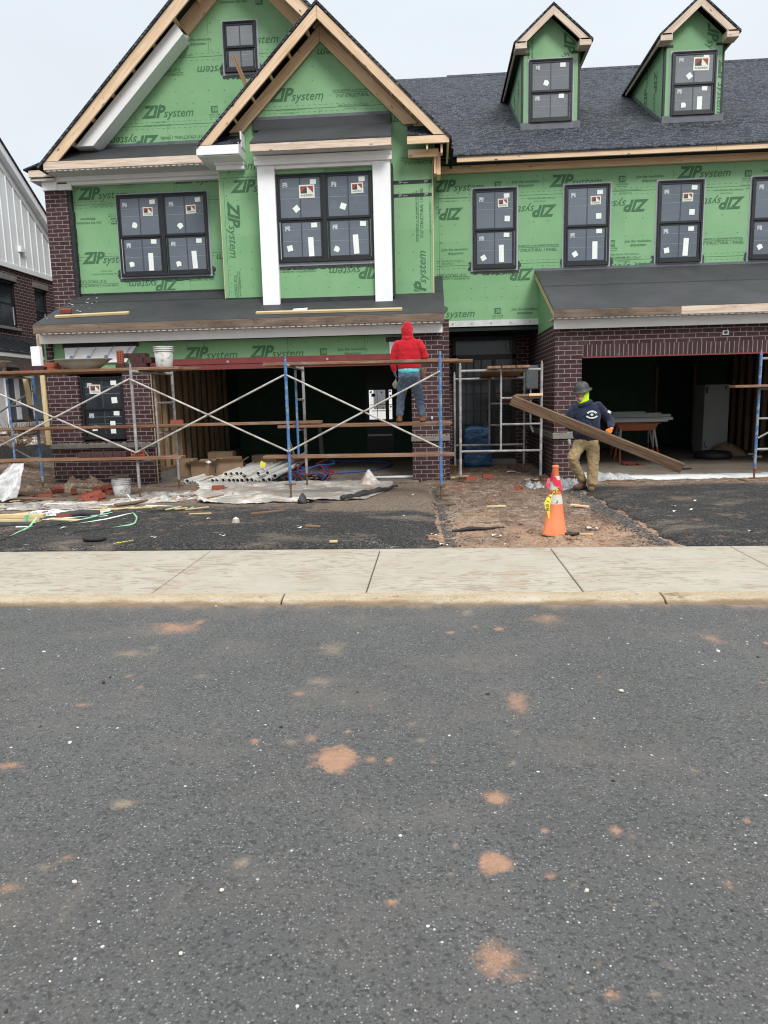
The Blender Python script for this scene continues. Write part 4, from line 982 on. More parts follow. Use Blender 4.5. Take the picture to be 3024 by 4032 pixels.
# =====================================================================  RIGHT HOUSE
H2 = thing('townhouse', (4.5, 12.4, .1), 'long green sheathed townhouse with two dormers on its dark shingle roof', 'townhouse')
YM = 14.3; XR = 13
MB().prism([(.06, 2.99), (XR, 2.99), (XR, 5.72), (.06, 5.72)], YM, YM+.1).build('sheathing_wall', M['zip'], H2)
prints('main', YM, H2, [(V(.12,0,0), V(-1,0,0)), (V(6.6,0,0), V(1,0,0)), (V(0,0,5.70), V(0,0,1)), (V(0,0,3.0), V(0,0,-1))],
   rows=[(z, .2, 6.4, .29) for z in (4.78, 4.46, 3.60, 3.42)]+[(3.2, .2, 2.1, .29), (5.6, .2, 6.4, .3)], seams=[(5.26, .12, 6.5), (4.03, .12, 6.5)], vs=[(.17, 3.05, 5.6), (2.12, 5.3, 5.6), (4.5, 5.3, 5.6), (2.12, 3.7, 4.0)])
fl = MB().box(.23, 2.10, YM-.02, YM-.004, 2.885, 2.998).build('flashing_strip', M['steel'], H2, label='bright metal strip above the entry')
for i in range(5): sub(MB().tube([(.42+.37*i, YM-.021, 2.945), (.42+.37*i, YM-.034, 2.945)], .016, 8).build('bolt', M['bolt'], H2), fl)
for (a, c, sd, kd) in ((.815, 1.63, 31, 'right'), (2.525, 3.355, 32, 'right'), (4.235, 5.055, 33, 'right'), (5.925, 6.745, 34, 'right')):
    window(H2, a, c, 3.945, 5.40, YM, 1, kd, 'pane', sd, flash=.034, logos=(.19,))
MB().box(.5, 5.1, 13.88, 13.915, 5.77, 5.885).build('fascia_board', M['pine'], H2, grain=(1,0,0), bevel=.003)
MB().box(5.104, XR, 13.88, 13.915, 5.77, 5.885).build('fascia_board', M['pine'], H2, grain=(1,0,0), bevel=.003)
MB().box(.13, 4.6, 14.21, 14.28, 5.685, 5.81).build('ledger_board', M['cedar'], H2, grain=(1,0,0), bevel=.003)
MB().box(4.603, XR, 14.21, 14.28, 5.685, 5.81).build('ledger_board', M['cedar'], H2, grain=(1,0,0), bevel=.003)
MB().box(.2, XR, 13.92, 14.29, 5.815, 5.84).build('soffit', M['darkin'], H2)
ZR = lambda y: 5.895+.59*(y-13.86)
mb = MB(); YR = 21.2
slab(mb, [(-6.9, 13.86, ZR(13.86)), (XR, 13.86, ZR(13.86)), (XR, YR, ZR(YR)), (-6.9, YR, ZR(YR))], .04)
slab(mb, [(-6.9, YR, ZR(YR)), (XR, YR, ZR(YR)), (XR, 28.5, ZR(13.86)), (-6.9, 28.5, ZR(13.86))], .04)
mb.m = [0]*len(mb.f)
main_roof = mb.build('main_roof', M['shingle'], H2)
mb = MB(); x = .5
while x < XR: mb.prism([(YR-.16, ZR(YR-.16)+.006), (YR, ZR(YR)+.035), (YR+.16, ZR(YR-.16)+.006)], x, x+.29, 0, 'x'); x += .295
sub(mb.build('ridge_cap', M['shingle'], H2), main_roof)
MB().box(-6.7, XR, 20.9, 21.0, 2.7, 9).box(XR-.05, XR, 14.4, 28, 0, 6).build('party_wall', M['darkin'], H2)

def dormer(xc, seed, logo, txt):
    a, b = xc-.565, xc+.565; y = 15.35; zb = ZR(y); ze = 8.27; za = 8.86; yb = 13.86+(8.95-5.895)/.59
    mb = MB()
    mb.prism([(a, zb-.05), (b, zb-.05), (b, ze), (xc, za-.08), (a, ze)], y, y+.08)
    for x0 in (a, b-.06): mb.prism([(y+.08, ZR(y+.08)-.06), (y+.08, ze), (13.86+(ze-5.895)/.59, ze)], x0, x0+.06, 0, 'x')
    d = mb.build('dormer', M['zip'], H2)
    d['_b'] = list(H2['_b'])
    ch = lambda o: sub(o, d)
    # corner and base flashings
    t = MB()
    for x0 in (a-.004, b-.036): t.box(x0, x0+.04, y-.006, y-.001, zb-.03, ze-.06)
    t.box(a+.04, a+.16, y-.006, y-.001, 8.12, 8.17); t.box(b-.16, b-.04, y-.006, y-.001, 8.12, 8.17)
    t.box(a-.006, a-.001, y-.004, y+.06, zb-.03, ze-.05)
    ch(t.build('corner_flashing', M['tape'], H2))
    t = MB().box(a-.02, b+.02, y-.03, y-.007, zb-.05, zb+.11)
    for i in range(14):
        yy = y+.0+.19*i
        if ZR(yy) < ze-.1: t.obox((a-.012, yy+.09, ZR(yy+.09)+.02), (.008, 0, 0), (0, .085, .05), (0, 0, .045))
    ch(t.build('base_flashing', M['greywrap'], H2))
    # roof
    zr = 8.93; s = .89; r = MB(); hw = .755
    for sg in (-1, 1):
        P = [(xc, 15.07, zr), (xc+sg*hw, 15.07, zr-s*hw), (xc+sg*hw, 13.86+(zr-s*hw-5.895)/.59+.05, zr-s*hw), (xc, 13.86+(zr-5.895)/.59+.05, zr)]
        slab(r, P, .045, 0, 1)
    ch(r.build('dormer_roof', [M['shingle'], M['darkin']], H2))
    for sg in (-1, 1):
        poly = [(xc, zr-.055), (xc, zr-.215), (xc+sg*.53, zr-.215-s*.53), (xc+sg*.715, zr-.055-s*.715)]
        ch(MB().prism(poly, 15.085, 15.12).build('rake_board', M['mixpine'], H2, grain=(sg, 0, -s), bevel=.003))
        x0, x1 = sorted((xc+sg*.50, xc+sg*.725))
        ch(MB().box(x0, x1, 15.085, 15.345, 8.145, 8.275).build('eave_return', M['mixpine'], H2, grain=(1,0,0), bevel=.004))
        xs = xc+sg*.715
        ch(MB().box(min(xs, xs-sg*.03), max(xs, xs-sg*.03), 15.35, 17.65, 8.16, 8.24).build('eave_board', M['mixpine'], H2, grain=(0,1,0), bevel=.003))
        ch(MB().box(min(xs-sg*.03, xs-sg*.15), max(xs-sg*.03, xs-sg*.15), 15.35, 17.7, 8.20, 8.215).build('soffit', M['darkin'], H2))
    ink = MB()
    for (k, x, z, ro) in txt: U, W = frame_uv(ro); one_print(ink, k, V(x, y-.0022, z), U, W, [(V(a+.04,0,0), V(-1,0,0)), (V(b-.04,0,0), V(1,0,0)), (V(xc,0,za-.12), V(s,0,1)), (V(xc,0,za-.12), V(-s,0,1))])
    if ink.f:                                           # lettering on the left cheek as well
        one_print(ink, 'Z', V(a-.0022, y+1.1, 7.45), V(0,0,1), V(0,1,0), [(V(0, y, ZR(y)+.08), V(0, .59, -1)), (V(0,0,ze-.05), V(0,0,1))])
        one_print(ink, 'Z', V(a-.0022, y+.62, 7.95), V(0,0,-1), V(0,-1,0), [(V(0, y, ZR(y)+.08), V(0, .59, -1)), (V(0,0,ze-.05), V(0,0,1))])
    ch(ink.build('printed_lettering', [M['ink'], M['zipflat']], H2))
    w0 = len(bpy.data.objects)
    dw = window(H2, xc-.42, xc+.42, 6.88, 8.03, y, 1, 'few' if seed == 41 else 'std', 'pane_light', seed, flash=.032, logos=(logo,), tarry=False)
    for k in [k for k in bpy.data.objects if k.parent == dw]: k.parent = d
    dw.parent = d; dw.name = 'window_frame'
    return d
dormer(2.40, 41, 0, [('J', 2.02, 8.42, -90), ('Z', 2.66, 8.55, -90)])
dormer(5.14, 42, .3, [('Z', 5.38, 8.62, -90), ('Z', 5.615, 7.85, -90)])

# lower roof over the right garage
mb = MB(); slab(mb, [(1.985, 12.07, 2.905), (XR, 12.07, 2.905), (XR, YM-.01, 2.905+.44*2.22), (1.985, YM-.01, 2.905+.44*2.22)], .03); mb.build('lower_roof', M['under'], H2)
MB().box(1.98, XR, YM-.016, YM-.004, 3.84, 3.925).build('flashing_strip', M['greywrap'], H2)
MB().prism([(12.07, 2.77), (12.07, 2.87), (14.28, 3.845), (14.28, 3.73)], 1.987, 2.012, 0, 'x').build('rake_board', M['yellow_pine'], H2, grain=(0,1,.44), bevel=.003)
MB().box(1.99, 4.0, 12.06, 12.10, 2.77, 2.895).build('fascia_board', M['oldpine'], H2, grain=(1,0,0), bevel=.003)
MB().box(4.004, XR, 12.06, 12.10, 2.77, 2.895).build('fascia_board', M['mixpine'], H2, grain=(1,0,0), bevel=.003)
soffit(H2, 1.995, 9, 12.085, 12.6, 2.785)
MB().box(2.03, XR, 12.30, 12.325, 2.612, 2.762).build('frieze_board', M['white'], H2, bevel=.003)
MB().prism([(12.45, 2.70), (12.45, 2.98), (14.3, 3.80), (14.3, 2.70)], 2.06, 2.09, 0, 'x').build('roof_end', M['zip'], H2)
# brick front of the right garage
brick_wall(H2, 'brick_pier', [(2.07, 2.52, 12.4, 12.5, 0, 2.65), (7.4, 8.6, 12.4, 12.5, 0, 2.65)])
brick_wall(H2, 'brick_return', [(2.07, 2.17, 12.5, 15.65, 0, 2.9)])
brick_wall(H2, 'brick_header', [(2.52, 7.4, 12.4, 12.5, 2.352, 2.65)])
sc = brick_wall(H2, 'soldier_course', [(2.52, 7.4, 12.399, 12.5, 2.158, 2.352)], M['soldier'])
MB().box(2.53, 7.4, 12.40, 12.5, 2.135, 2.157).build('steel_lintel', M['beam'], H2)
MB().box(2.045, 2.53, 12.345, 12.45, .79, .89).box(2.045, 2.10, 12.45, 15.6, .79, .89).build('stone_band', M['stone'], H2, bevel=.006)
mb = MB()
for i in range(40): rock(mb, (random.uniform(2.3, 2.5), random.uniform(12.36, 12.4), .895), random.uniform(.006, .02))
mb.build('mortar_droppings', M['mortar'], H2)
mb = MB().box(4.79, 4.89, 12.385, 12.42, 2.452, 2.522, 0).box(4.815, 4.865, 12.38, 12.3845, 2.468, 2.508, 1); mb.build('outlet_box', [M['steel'], M['blacknotch']], H2)
# inside the right garage
MB().box(2.5, 7.5, 12.18, 19.2, -.05, .135).build('garage_floor', M['slab'], H2, bevel=.01)
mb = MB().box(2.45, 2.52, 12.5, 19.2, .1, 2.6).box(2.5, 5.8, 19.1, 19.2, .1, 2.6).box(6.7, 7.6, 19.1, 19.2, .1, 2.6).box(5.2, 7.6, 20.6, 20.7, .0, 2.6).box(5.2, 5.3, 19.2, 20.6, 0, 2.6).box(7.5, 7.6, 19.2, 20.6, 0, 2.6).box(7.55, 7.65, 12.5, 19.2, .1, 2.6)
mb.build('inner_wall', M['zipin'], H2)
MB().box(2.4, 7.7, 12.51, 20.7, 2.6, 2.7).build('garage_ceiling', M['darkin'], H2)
for i in range(14):
    y = 13.0+.42*i; MB().box(7.45, 7.545, y, y+.05, .14, 2.6).build('stud', M['stud'], H2, grain=(0,0,1))
for x in (5.74, 6.70): MB().box(x, x+.06, 19.0, 19.09, .14, 2.2).build('door_stud', M['stud'], H2, grain=(0,0,1))
# entry recess
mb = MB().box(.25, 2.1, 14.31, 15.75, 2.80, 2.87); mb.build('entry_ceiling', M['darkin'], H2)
brick_wall(H2, 'entry_wall', [(.2, .45, 15.6, 15.7, 0, 2.8), (1.78, 2.07, 15.6, 15.7, 0, 2.8)])
mb = MB().box(.45, 1.78, 15.58, 15.66, 2.32, 2.42).box(.45, .52, 15.58, 15.66, .1, 2.8).box(1.71, 1.78, 15.58, 15.66, .1, 2.8).box(.52, 1.71, 15.58, 15.66, 2.72, 2.8).box(1.28, 1.36, 15.58, 15.66, .1, 2.32).box(.52, 1.28, 15.6, 15.66, .1, .9).box(1.36, 1.71, 15.6, 15.66, .1, .5)
for x in (.74, .90, 1.06): mb.box(x-.012, x+.012, 15.6, 15.64, .9, 2.32)
for z in (1.25, 1.6, 1.95): mb.box(.52, 1.71, 15.602, 15.642, z-.012, z+.012)
ed = mb.build('entry_door', M['black'], H2)
sub(MB().box(.52, 1.71, 15.645, 15.65, .5, 2.72).build('glazing', M['pane_dark'], H2), ed)
sub(MB().tube([(1.21, 15.58, 1.0), (1.21, 15.5, 1.0), (1.21, 15.5, 1.25), (1.21, 15.58, 1.25)], .012, 8).build('handle', M['blacknotch'], H2), ed)
MB().box(.45, 1.78, 15.3, 15.6, .05, .2).build('doorstep', M['cmu'], H2, bevel=.01)
eb = MB().box(1.85, 2.069, 14.25, 14.5, 1.665, 2.12).box(1.847, 1.8495, 14.27, 14.48, 1.70, 2.08).build('meter_box', M['greytape'], H2, bevel=.008)
sub(MB().tube([(1.93, 14.3, 1.67), (1.93, 14.3, 1.2), (1.935, 14.3, .95), (1.99, 14.3, .82)], .022, 8).build('conduit', M['pipe_w'], H2), eb)
gm = MB().tube([(2.0, 13.1, .0), (2.0, 13.1, .55), (1.98, 13.1, .7)], .028, 8).tube([(1.98, 13.1, .42), (1.93, 13.0, .42)], .04, 8)
gm.build('gas_riser', M['blacknotch'], H2)
# =====================================================================  NEIGHBOUR, seen along its side wall
M['siding'] = pm('white_board_siding', (.76,.79,.79), (.82,.84,.84), 2, .55, .05, 40)
M['metalroof'] = pm('black_standing_seam', (.018,.02,.025), (.03,.033,.04), 4, .4, .05, 20)
H3 = thing('townhouse', (-10, 16, .9), 'finished townhouse with white board siding over brown brick beside the green one', 'townhouse')
brick_wall(H3, 'brick_wall', [(-10.1, -10, 11, 15.93, 0, 4.83), (-10.1, -10, 17.16, 18.0, 0, 4.83), (-10.1, -10, 18.60, 21, 0, 4.83), (-10.1, -10, 15.93, 17.16, 4.51, 4.83), (-10.1, -10, 15.93, 17.16, 0, 3.43), (-10.1, -10, 18.0, 18.60, 4.51, 4.83), (-10.1, -10, 18.0, 18.60, 0, 3.43)])
ZR3 = lambda y: 7.20-.680*(y-17.0)
MB().prism([(11, 4.9), (19.8, 4.9), (19.8, ZR3(19.8)), (14, ZR3(14)), (11, ZR3(17))], -10.08, -9.985, 0, 'x').build('siding_wall', M['siding'], H3)
MB().box(-10.05, -9.955, 11, 19.8, 4.80, 4.92).build('band_board', M['siding'], H3, bevel=.004)
mb = MB(); y = 14.55
while y < 19.7: mb.box(-9.9845, -9.965, y, y+.035, 4.92, ZR3(y)-.05); y += .288
mb.build('batten', M['siding'], H3)
mb = MB()
mb.prism([(14, ZR3(14)-.16), (19.8, ZR3(19.8)-.16), (19.8, ZR3(19.8)+.02), (14, ZR3(14)+.02)], -9.984, -9.955, 0, 'x'); mb.build('frieze_board', M['siding'], H3)
mb = MB(); mb.prism([(14, ZR3(14)+.02), (19.8, ZR3(19.8)+.02), (19.8, ZR3(19.8)+.22), (14, ZR3(14)+.22)], -9.83, -9.80, 0, 'x')
mb.prism([(14, ZR3(14)+.03), (19.8, ZR3(19.8)+.03), (19.8, ZR3(19.8)+.05), (14, ZR3(14)+.05)], -9.98, -9.83, 0, 'x'); mb.build('rake_board', M['white'], H3)
mb = MB(); slab(mb, [(-9.77, 14, ZR3(14)+.27), (-9.77, 19.8, ZR3(19.8)+.27), (-16, 19.8, ZR3(19.8)+.27), (-16, 14, ZR3(14)+.27)], .05); mb.build('roof', M['shingle'], H3)
vm = MB(); vm.prism([(5.26, -9.984), (5.40, -9.984), (5.37, -9.93), (5.28, -9.86)][::-1] if False else [(17.40, 5.26), (17.62, 5.26), (17.60, 5.36), (17.46, 5.40), (17.41, 5.39)], -9.984, -9.90, 0, 'x'); vm.build('vent_hood', M['white'], H3, bevel=.008)
for (a, c) in ((15.93, 17.16), (18.0, 18.60)):
    mb = MB().box(-10.09, -10.04, a, a+.05, 3.43, 4.51).box(-10.09, -10.04, c-.05, c, 3.43, 4.51).box(-10.09, -10.041, a+.05, c-.05, 4.46, 4.51).box(-10.09, -10.041, a+.05, c-.05, 3.43, 3.49).box(-10.088, -10.045, a+.05, c-.05, 3.96, 4.0)
    wn = mb.build('window', M['black'], H3)
    sub(MB().box(-10.085, -10.07, a+.05, c-.05, 3.49, 4.46).build('pane', M['pane_dark'], H3), wn)
    sub(MB().box(-10.0685, -10.06, c-.085, c-.055, 3.50, 3.94).build('jamb_liner', M['jamb'], H3), wn)
    sub(MB().box(-10.06, -9.98, a-.06, c+.06, 4.515, 4.65).build('stone_head', M['stone'], H3, bevel=.004), wn)
    sub(MB().box(-10.06, -9.95, a-.03, c+.03, 3.36, 3.428).build('stone_sill', M['stone'], H3, bevel=.004), wn)
# ground floor addition with a standing-seam roof
mb = MB(); slab(mb, [(-9.0, 11, 2.73), (-9.0, 17.25, 2.73), (-10.0, 18.0, 3.10), (-10.0, 11, 3.10)], .03)
y = 11.2
while y < 17.3: mb.obox((-9.5, y+.2, 2.935), (.5, .0, -.186), (0, .008, 0), (.006, 0, .02)); y += .36
mb.build('metal_roof', M['metalroof'], H3)
MB().box(-9.995, -9.96, 11, 18.1, 3.08, 3.2).build('roof_flashing', M['metalroof'], H3)
MB().box(-9.06, -9.01, 11, 17.2, 2.61, 2.715).box(-9.7, -9.06, 17.15, 17.2, 2.61, 2.715).build('fascia_board', M['white'], H3)
MB().box(-9.5, -9.06, 11, 17.2, 2.58, 2.605).build('soffit', M['soffit'], H3)
MB().box(-9.4, -9.3, 11, 15.25, 1.0, 2.6).box(-9.4, -9.3, 16.95, 17.2, 1.0, 2.6).box(-9.4, -9.3, 15.25, 16.95, 2.42, 2.6).box(-9.4, -9.3, 15.25, 16.95, 1.0, 1.08).box(-9.9, -9.3, 17.2, 17.3, 1.0, 2.6).build('porch_wall', M['siding'], H3)
mb = MB()
for a, c in ((15.25, 15.30), (16.10, 16.18), (16.90, 16.95)): mb.box(-9.38, -9.31, a, c, 1.20, 2.42)
mb.box(-9.38, -9.312, 15.3, 16.9, 2.37, 2.42).box(-9.38, -9.312, 15.3, 16.9, 1.20, 1.25)
pw = mb.build('window', M['black'], H3)
sub(MB().box(-9.37, -9.355, 15.3, 16.9, 1.25, 2.37).build('pane', M['pane'], H3), pw)
sub(MB().box(-9.354, -9.345, 15.62, 15.80, 1.26, 2.36).box(-9.354, -9.345, 16.3, 16.42, 1.26, 2.36).build('curtain', M['wrap'], H3), pw)
sub(MB().box(-9.36, -9.25, 15.15, 17.05, 1.09, 1.195).build('sill', M['white'], H3, bevel=.004), pw)
sub(MB().box(-9.299, -9.27, 15.16, 15.245, 1.2, 2.5).build('casing', M['white'], H3), pw)
MB().box(-9.8, -9.2, 11, 17.3, .3, 1.0).build('foundation', M['darkin'], H3)

# the white house behind, glimpsed through the rear door of the left garage
H4 = thing('house', (-4, 36, 0), 'white sided house far behind, glimpsed through the garage rear door', 'house')
mb = MB().box(-10, 3, 36, 44, 0, 5.2); mb.build('wall', M['siding'], H4)
MB().prism([(-10.5, 5.2), (3.5, 5.2), (-3.5, 8.2)], 35.6, 44.4).build('roof', M['shingle'], H4)
for x in (-4.6, -3.0):
    w_ = MB().box(x, x+.9, 35.95, 36, 1.0, 2.4).build('window', M['white'], H4); sub(MB().box(x+.08, x+.82, 35.93, 35.945, 1.08, 2.32).build('pane', M['pane_light'], H4), w_)
# =====================================================================  SCAFFOLD
def paintmat(name, base, base2, bare, rust, amt):
    t = NT(name); v = t.rnd(t.coord('Object'))
    c = t.ramp(t.noise(v, 9, 4), [(.3, base), (.7, base2)])
    c = t.mix(t.fr(t.noise(v, 7, 6, .75), amt, amt+.07), c, bare)
    c = t.mix(t.fr(t.noise(v, 60, 4, .75), .58, .66, 0, .8), c, (.5,.49,.47))
    c = t.mix(t.fr(t.noise(v, 16, 6, .75), .60, .68), c, rust)
    return t.out(c, .6, t.bump(t.noise(v, 90, 5, .7), .5, .004), 0, .3)
M['blue'] = paintmat('chipped_blue_paint', (.045,.135,.33), (.07,.19,.40), (.25,.27,.30), (.15,.075,.045), .50)
M['grey'] = paintmat('mortar_caked_steel', (.20,.19,.195), (.30,.29,.285), (.36,.35,.34), (.17,.10,.07), .5)
M['galv'] = paintmat('whitened_brace', (.38,.36,.32), (.50,.48,.44), (.28,.26,.22), (.20,.13,.085), .5)
M['rust'] = pm('rusty_jack', (.10,.055,.03), (.17,.095,.055), 20, .8, .4, 60)
M['redpaint'] = pm('red_jack_nut', (.3,.03,.035), (.36,.05,.05), 20, .6)

def frame(pf, pb, zt, zb, mats, label, pads=True, rungs=(1.09, 1.55), low=.70, base=None):
    """front and back foot points (x,y), inner post half way, top bar, low bar, ladder rungs, screw jacks"""
    pf, pb = Vector((*pf, 0)), Vector((*pb, 0)); pi = pf.lerp(pb, .53)
    g = [gz(p.x, p.y)+.015 for p in (pf, pb)]
    t = thing('scaffold', (pf.x, pf.y, g[0]), label, 'scaffold frame', 'scaffold end frames')
    r = .0225
    def P(p, z): return V(p.x, p.y, z)
    for p, m_, gg in ((pf, mats[0], g[0]), (pb, mats[1], g[1])):
        MB().tube([P(p, zb), P(p, zt-.02)], r, 10).tube([P(p, zt-.02), P(p, zt+.06)], r*.72, 8).tube([P(p, 1.83), P(p, 1.87)], r*1.25, 10).tube([P(p, .80), P(p, .84)], r*1.25, 10).build('post', m_, t)
        j = MB().tube([P(p, gg), P(p, zb+.05)], .016, 8).lathe([(.028,0),(.03,.01),(.03,.03),(.024,.035)], P(p, zb-.03), 10)
        j.obox(P(p, zb-.012), (.075, .02, 0), (0, .012, 0), (0, 0, .008)); j.box(p.x-.06, p.x+.06, p.y-.06, p.y+.06, gg-.01, gg+.008)
        j.build('screw_jack', M['rust'], t)
    MB().tube([P(pi, low), P(pi, zt-.09)], .018, 8).build('inner_post', mats[2], t)
    top = [P(pf, zt-.07), P(pf.lerp(pb, .03), zt-.055), P(pf.lerp(pb, .97), zt-.055), P(pb, zt-.07)]
    MB().tube(top, .021, 8).build('top_bar', M['grey'], t)
    MB().tube([P(pf, low), P(pb, low)], .020, 8).build('low_bar', M['grey'], t)
    for z in rungs: MB().tube([P(pi, z), P(pb, z)], .017, 8).build('rung', M['grey'], t)
    MB().tube([P(pf, low+.32), P(pf.lerp(pb, .3), low+.01)], .013, 8).build('knee_brace', M['grey'], t)
    return t
frame((-6.62, 10.05), (-6.46, 11.33), 2.05, .30, (M['blue'], M['blue'], M['blue']), 'leftmost scaffold frame with patchy blue posts beside the pale corner stud')
frame((-4.35, 10.22), (-4.16, 11.36), 2.06, .30, (M['grey'], M['grey'], M['grey']), 'mortar caked grey scaffold frame in front of the brick pier with the window')
frame((-2.03, 9.97), (-2.04, 11.37), 2.08, .37, (M['blue'], M['grey'], M['blue']), 'blue scaffold frame standing on the drop cloth before the open garage')
frame((.115, 10.03), (.125, 11.33), 2.10, .32, (M['blue'], M['grey'], M['grey']), 'blue scaffold frame before the slim brick pier, its foot on a wood pad')
def wide(x0, x1, y, zt, zb, mats, label, inner=None, rungs=(), low=.63, jackred=False):
    t = thing('scaffold', (x0, y, .08), label, 'scaffold frame', 'scaffold end frames'); r = .0225
    for i, x in enumerate((x0, x1)):
        MB().tube([(x, y, zb), (x, y, zt-.05)], r, 10).tube([(x, y, zt-.05), (x, y, zt)], r*.7, 8).build('post', mats[i], t)
        g = gz(x, y)+.02
        j = MB().tube([(x, y, g), (x, y, zb+.05)], .016, 8).box(x-.06, x+.06, y-.06, y+.06, g-.01, g+.008)
        j.lathe([(.03,0),(.036,.01),(.036,.03),(.024,.035)], (x, y, zb-.02), 10, 1).obox((x, y, zb), (.09, .01, 0), (0, .012, 0), (0, 0, .009), 0)
        j.build('screw_jack', [M['rust'], M['redpaint'] if jackred else M['rust']], t)
    MB().tube([(x0, y, zt-.135), (x1, y, zt-.135)], .021, 8).build('top_bar', M['grey'], t)
    MB().tube([(x0, y, low), (x1, y, low)], .020, 8).build('low_bar', M['grey'], t)
    if inner:
        MB().tube([(inner, y, low), (inner, y, zt-.14)], .018, 8).build('inner_post', M['grey'], t)
        for z in rungs: MB().tube([(inner, y, z), (x1, y, z)], .017, 8).build('rung', M['grey'], t)
    else:
        for z in rungs: MB().tube([(x0, y, z), (x1, y, z)], .017, 8).build('rung', M['grey'], t)
    return t
wide(.465, 1.795, 12.0, 2.09, .20, (M['grey'], M['grey']), 'grey scaffold frame facing the street across the entry', 1.135, (1.07, 1.50))
wide(.42, 1.72, 13.6, 2.0, .25, (M['grey'], M['grey']), 'second grey scaffold frame deeper in the entry', 1.07, (1.0, 1.4))
fr_ = wide(5.17, 6.55, 11.8, 2.16, .29, (M['blue'], M['blue']), 'blue scaffold frame with red foot nut at the right garage', None, (1.09, 1.56), .60, True)
MB().tube([(5.18, 11.775, .78), (5.75, 11.775, 1.09)], .016, 8).build('knee_brace', M['grey'], fr_)

def brace(a, b, z0, z1, y, label, m_=None, yb=None, grp='crossed scaffold braces'):
    yb = y if yb is None else yb
    t = thing('cross_brace', ((a+b)/2, (y+yb)/2, z0), label, 'cross brace', grp)
    m_ = m_ or M['galv']
    MB().tube([(a, y-.03, z1), (a+.04, y-.032, z1-.02), (b-.04, yb-.032, z0+.02), (b, yb-.03, z0)], [.010,.0135,.0135,.010], 8).build('rod', m_, t)
    MB().tube([(a, y-.055, z0), (a+.04, y-.062, z0+.02), (b-.04, yb-.062, z1-.02), (b, yb-.055, z1)], [.010,.0135,.0135,.010], 8).build('rod', m_, t)
    MB().tube([((a+b)/2, (y+yb)/2-.085, (z0+z1)/2), ((a+b)/2, (y+yb)/2-.01, (z0+z1)/2)], .012, 8).build('pivot_bolt', M['rust'], t)
    return t
brace(-6.62, -4.34, .83, 1.90, 10.05, 'pale crossed brace in front of the brick pier and its window', None, 10.2)
brace(-4.34, -2.04, .83, 1.89, 10.2, 'pale crossed brace in front of the white pipes', None, 9.97)
brace(-2.02, .115, .83, 1.89, 9.97, 'pale crossed brace in front of the man in the red hoodie', None, 10.03)
brace(-8.6, -6.47, .60, 1.80, 11.40, 'dark crossed brace at the far left before the neighbour windows', M['grey'])

def plank(p0, p1, label, w=.225, h=.042, m_='plank'):
    o = beam('scaffold_plank', p0, p1, w, h, M[m_], bevel=.005)
    return tag(o, label, 'plank', 'scaffold planks')
plank((-8.7, 10.46, 2.035), (-3.70, 10.50, 2.05), 'topmost left plank carrying the mortar pan, front one')
plank((-8.7, 10.72, 2.037), (-3.52, 10.75, 2.05), 'topmost left plank under the dark bricks, middle one')
plank((-8.9, 10.98, 2.037), (-4.0, 11.0, 2.05), 'topmost left plank nearest the brick pier')
plank((-8.7, 10.92, 1.185), (-1.70, 10.95, 1.205), 'long waist high plank across the brick window and garage')
plank((-8.5, 11.18, 1.170), (-3.9, 11.2, 1.18), 'waist high plank close behind the long one')
plank((-2.36, 10.90, 1.145), (.28, 10.92, 1.145), 'waist high plank under the boots of the man in red')
plank((-2.20, 11.14, 1.147), (.30, 11.15, 1.147), 'waist high plank behind the man in red boots')
plank((-8.3, 10.22, .742), (-3.66, 10.24, .752), 'knee high plank carrying a row of dark bricks')
plank((-2.42, 10.12, .742), (.31, 10.12, .735), 'clean orange knee high plank before the right brick pier')
plank((-2.40, 10.30, 2.055), (.37, 10.32, 2.045), 'topmost plank across the back of the man in red')
plank((-2.30, 10.54, 2.058), (.585, 10.56, 2.045), 'topmost plank reaching furthest over the entry')
for i, x in enumerate((1.01, 1.245, 1.475)):
    plank((x, 11.88-.03*i, 2.0), (x+.01, 13.75, 1.91), ('left', 'middle', 'right')[i]+' one of three plank ends on top of the entry scaffold', .215)
plank((1.47, 11.9, 1.54), (1.44, 13.7, 1.44), 'left of two plank ends on the entry scaffold rung')
plank((1.69, 11.88, 1.545), (1.66, 13.7, 1.445), 'right of two plank ends on the entry scaffold rung', m_='cedar')
plank((4.72, 11.72, 1.60), (7.4, 11.74, 1.60), 'plank end sticking out at the far right scaffold')
o = beam('corner_post', (-6.50, 11.25, 1.53), (-6.54, 11.25, 1.98), .075, .04, M['yellow_pine'], up=(0,1,0)); tag(o, 'short yellow wood block tied to the leftmost blue post', 'wood block')
# =====================================================================  LOOSE THINGS
M['bucket'] = pm('mortar_smeared_bucket', (.50,.50,.48), (.62,.62,.6), 5, .6, .2, 40, stains=[((.30,.29,.27), 9, .52, .12)])
M['clay'] = pm('dried_mortar_pan', (.24,.215,.175), (.33,.30,.25), 6, .85, .4, 40)
M['orange'] = pm('cone_orange', (.62,.16,.055), (.72,.21,.085), 4, .6, .1, 40, stains=[((.40,.13,.06), 6, .56, .16)])
M['reflect'] = pm('scuffed_reflective_collar', (.52,.49,.42), (.62,.6,.53), 9, .5, .2, 30, stains=[((.07,.06,.05), 15, .60, .05), ((.55,.15,.06), 11, .67, .04)])
M['yellowtape'] = pm('yellow_caution_tape', (.72,.62,.06), (.8,.7,.1), 6, .45)
M['pink'] = pm('pink_ribbon', (.62,.03,.075), (.72,.06,.12), 8, .5, .3, 30)
M['rubber'] = pm('black_rubber', (.012,.012,.013), (.028,.028,.03), 8, .6, .2, 40)
M['strap_g'] = pm('green_strap', (.20,.46,.28), (.3,.58,.38), 5, .45)
M['strap_w'] = pm('pale_strap', (.55,.66,.55), (.68,.76,.66), 5, .45)
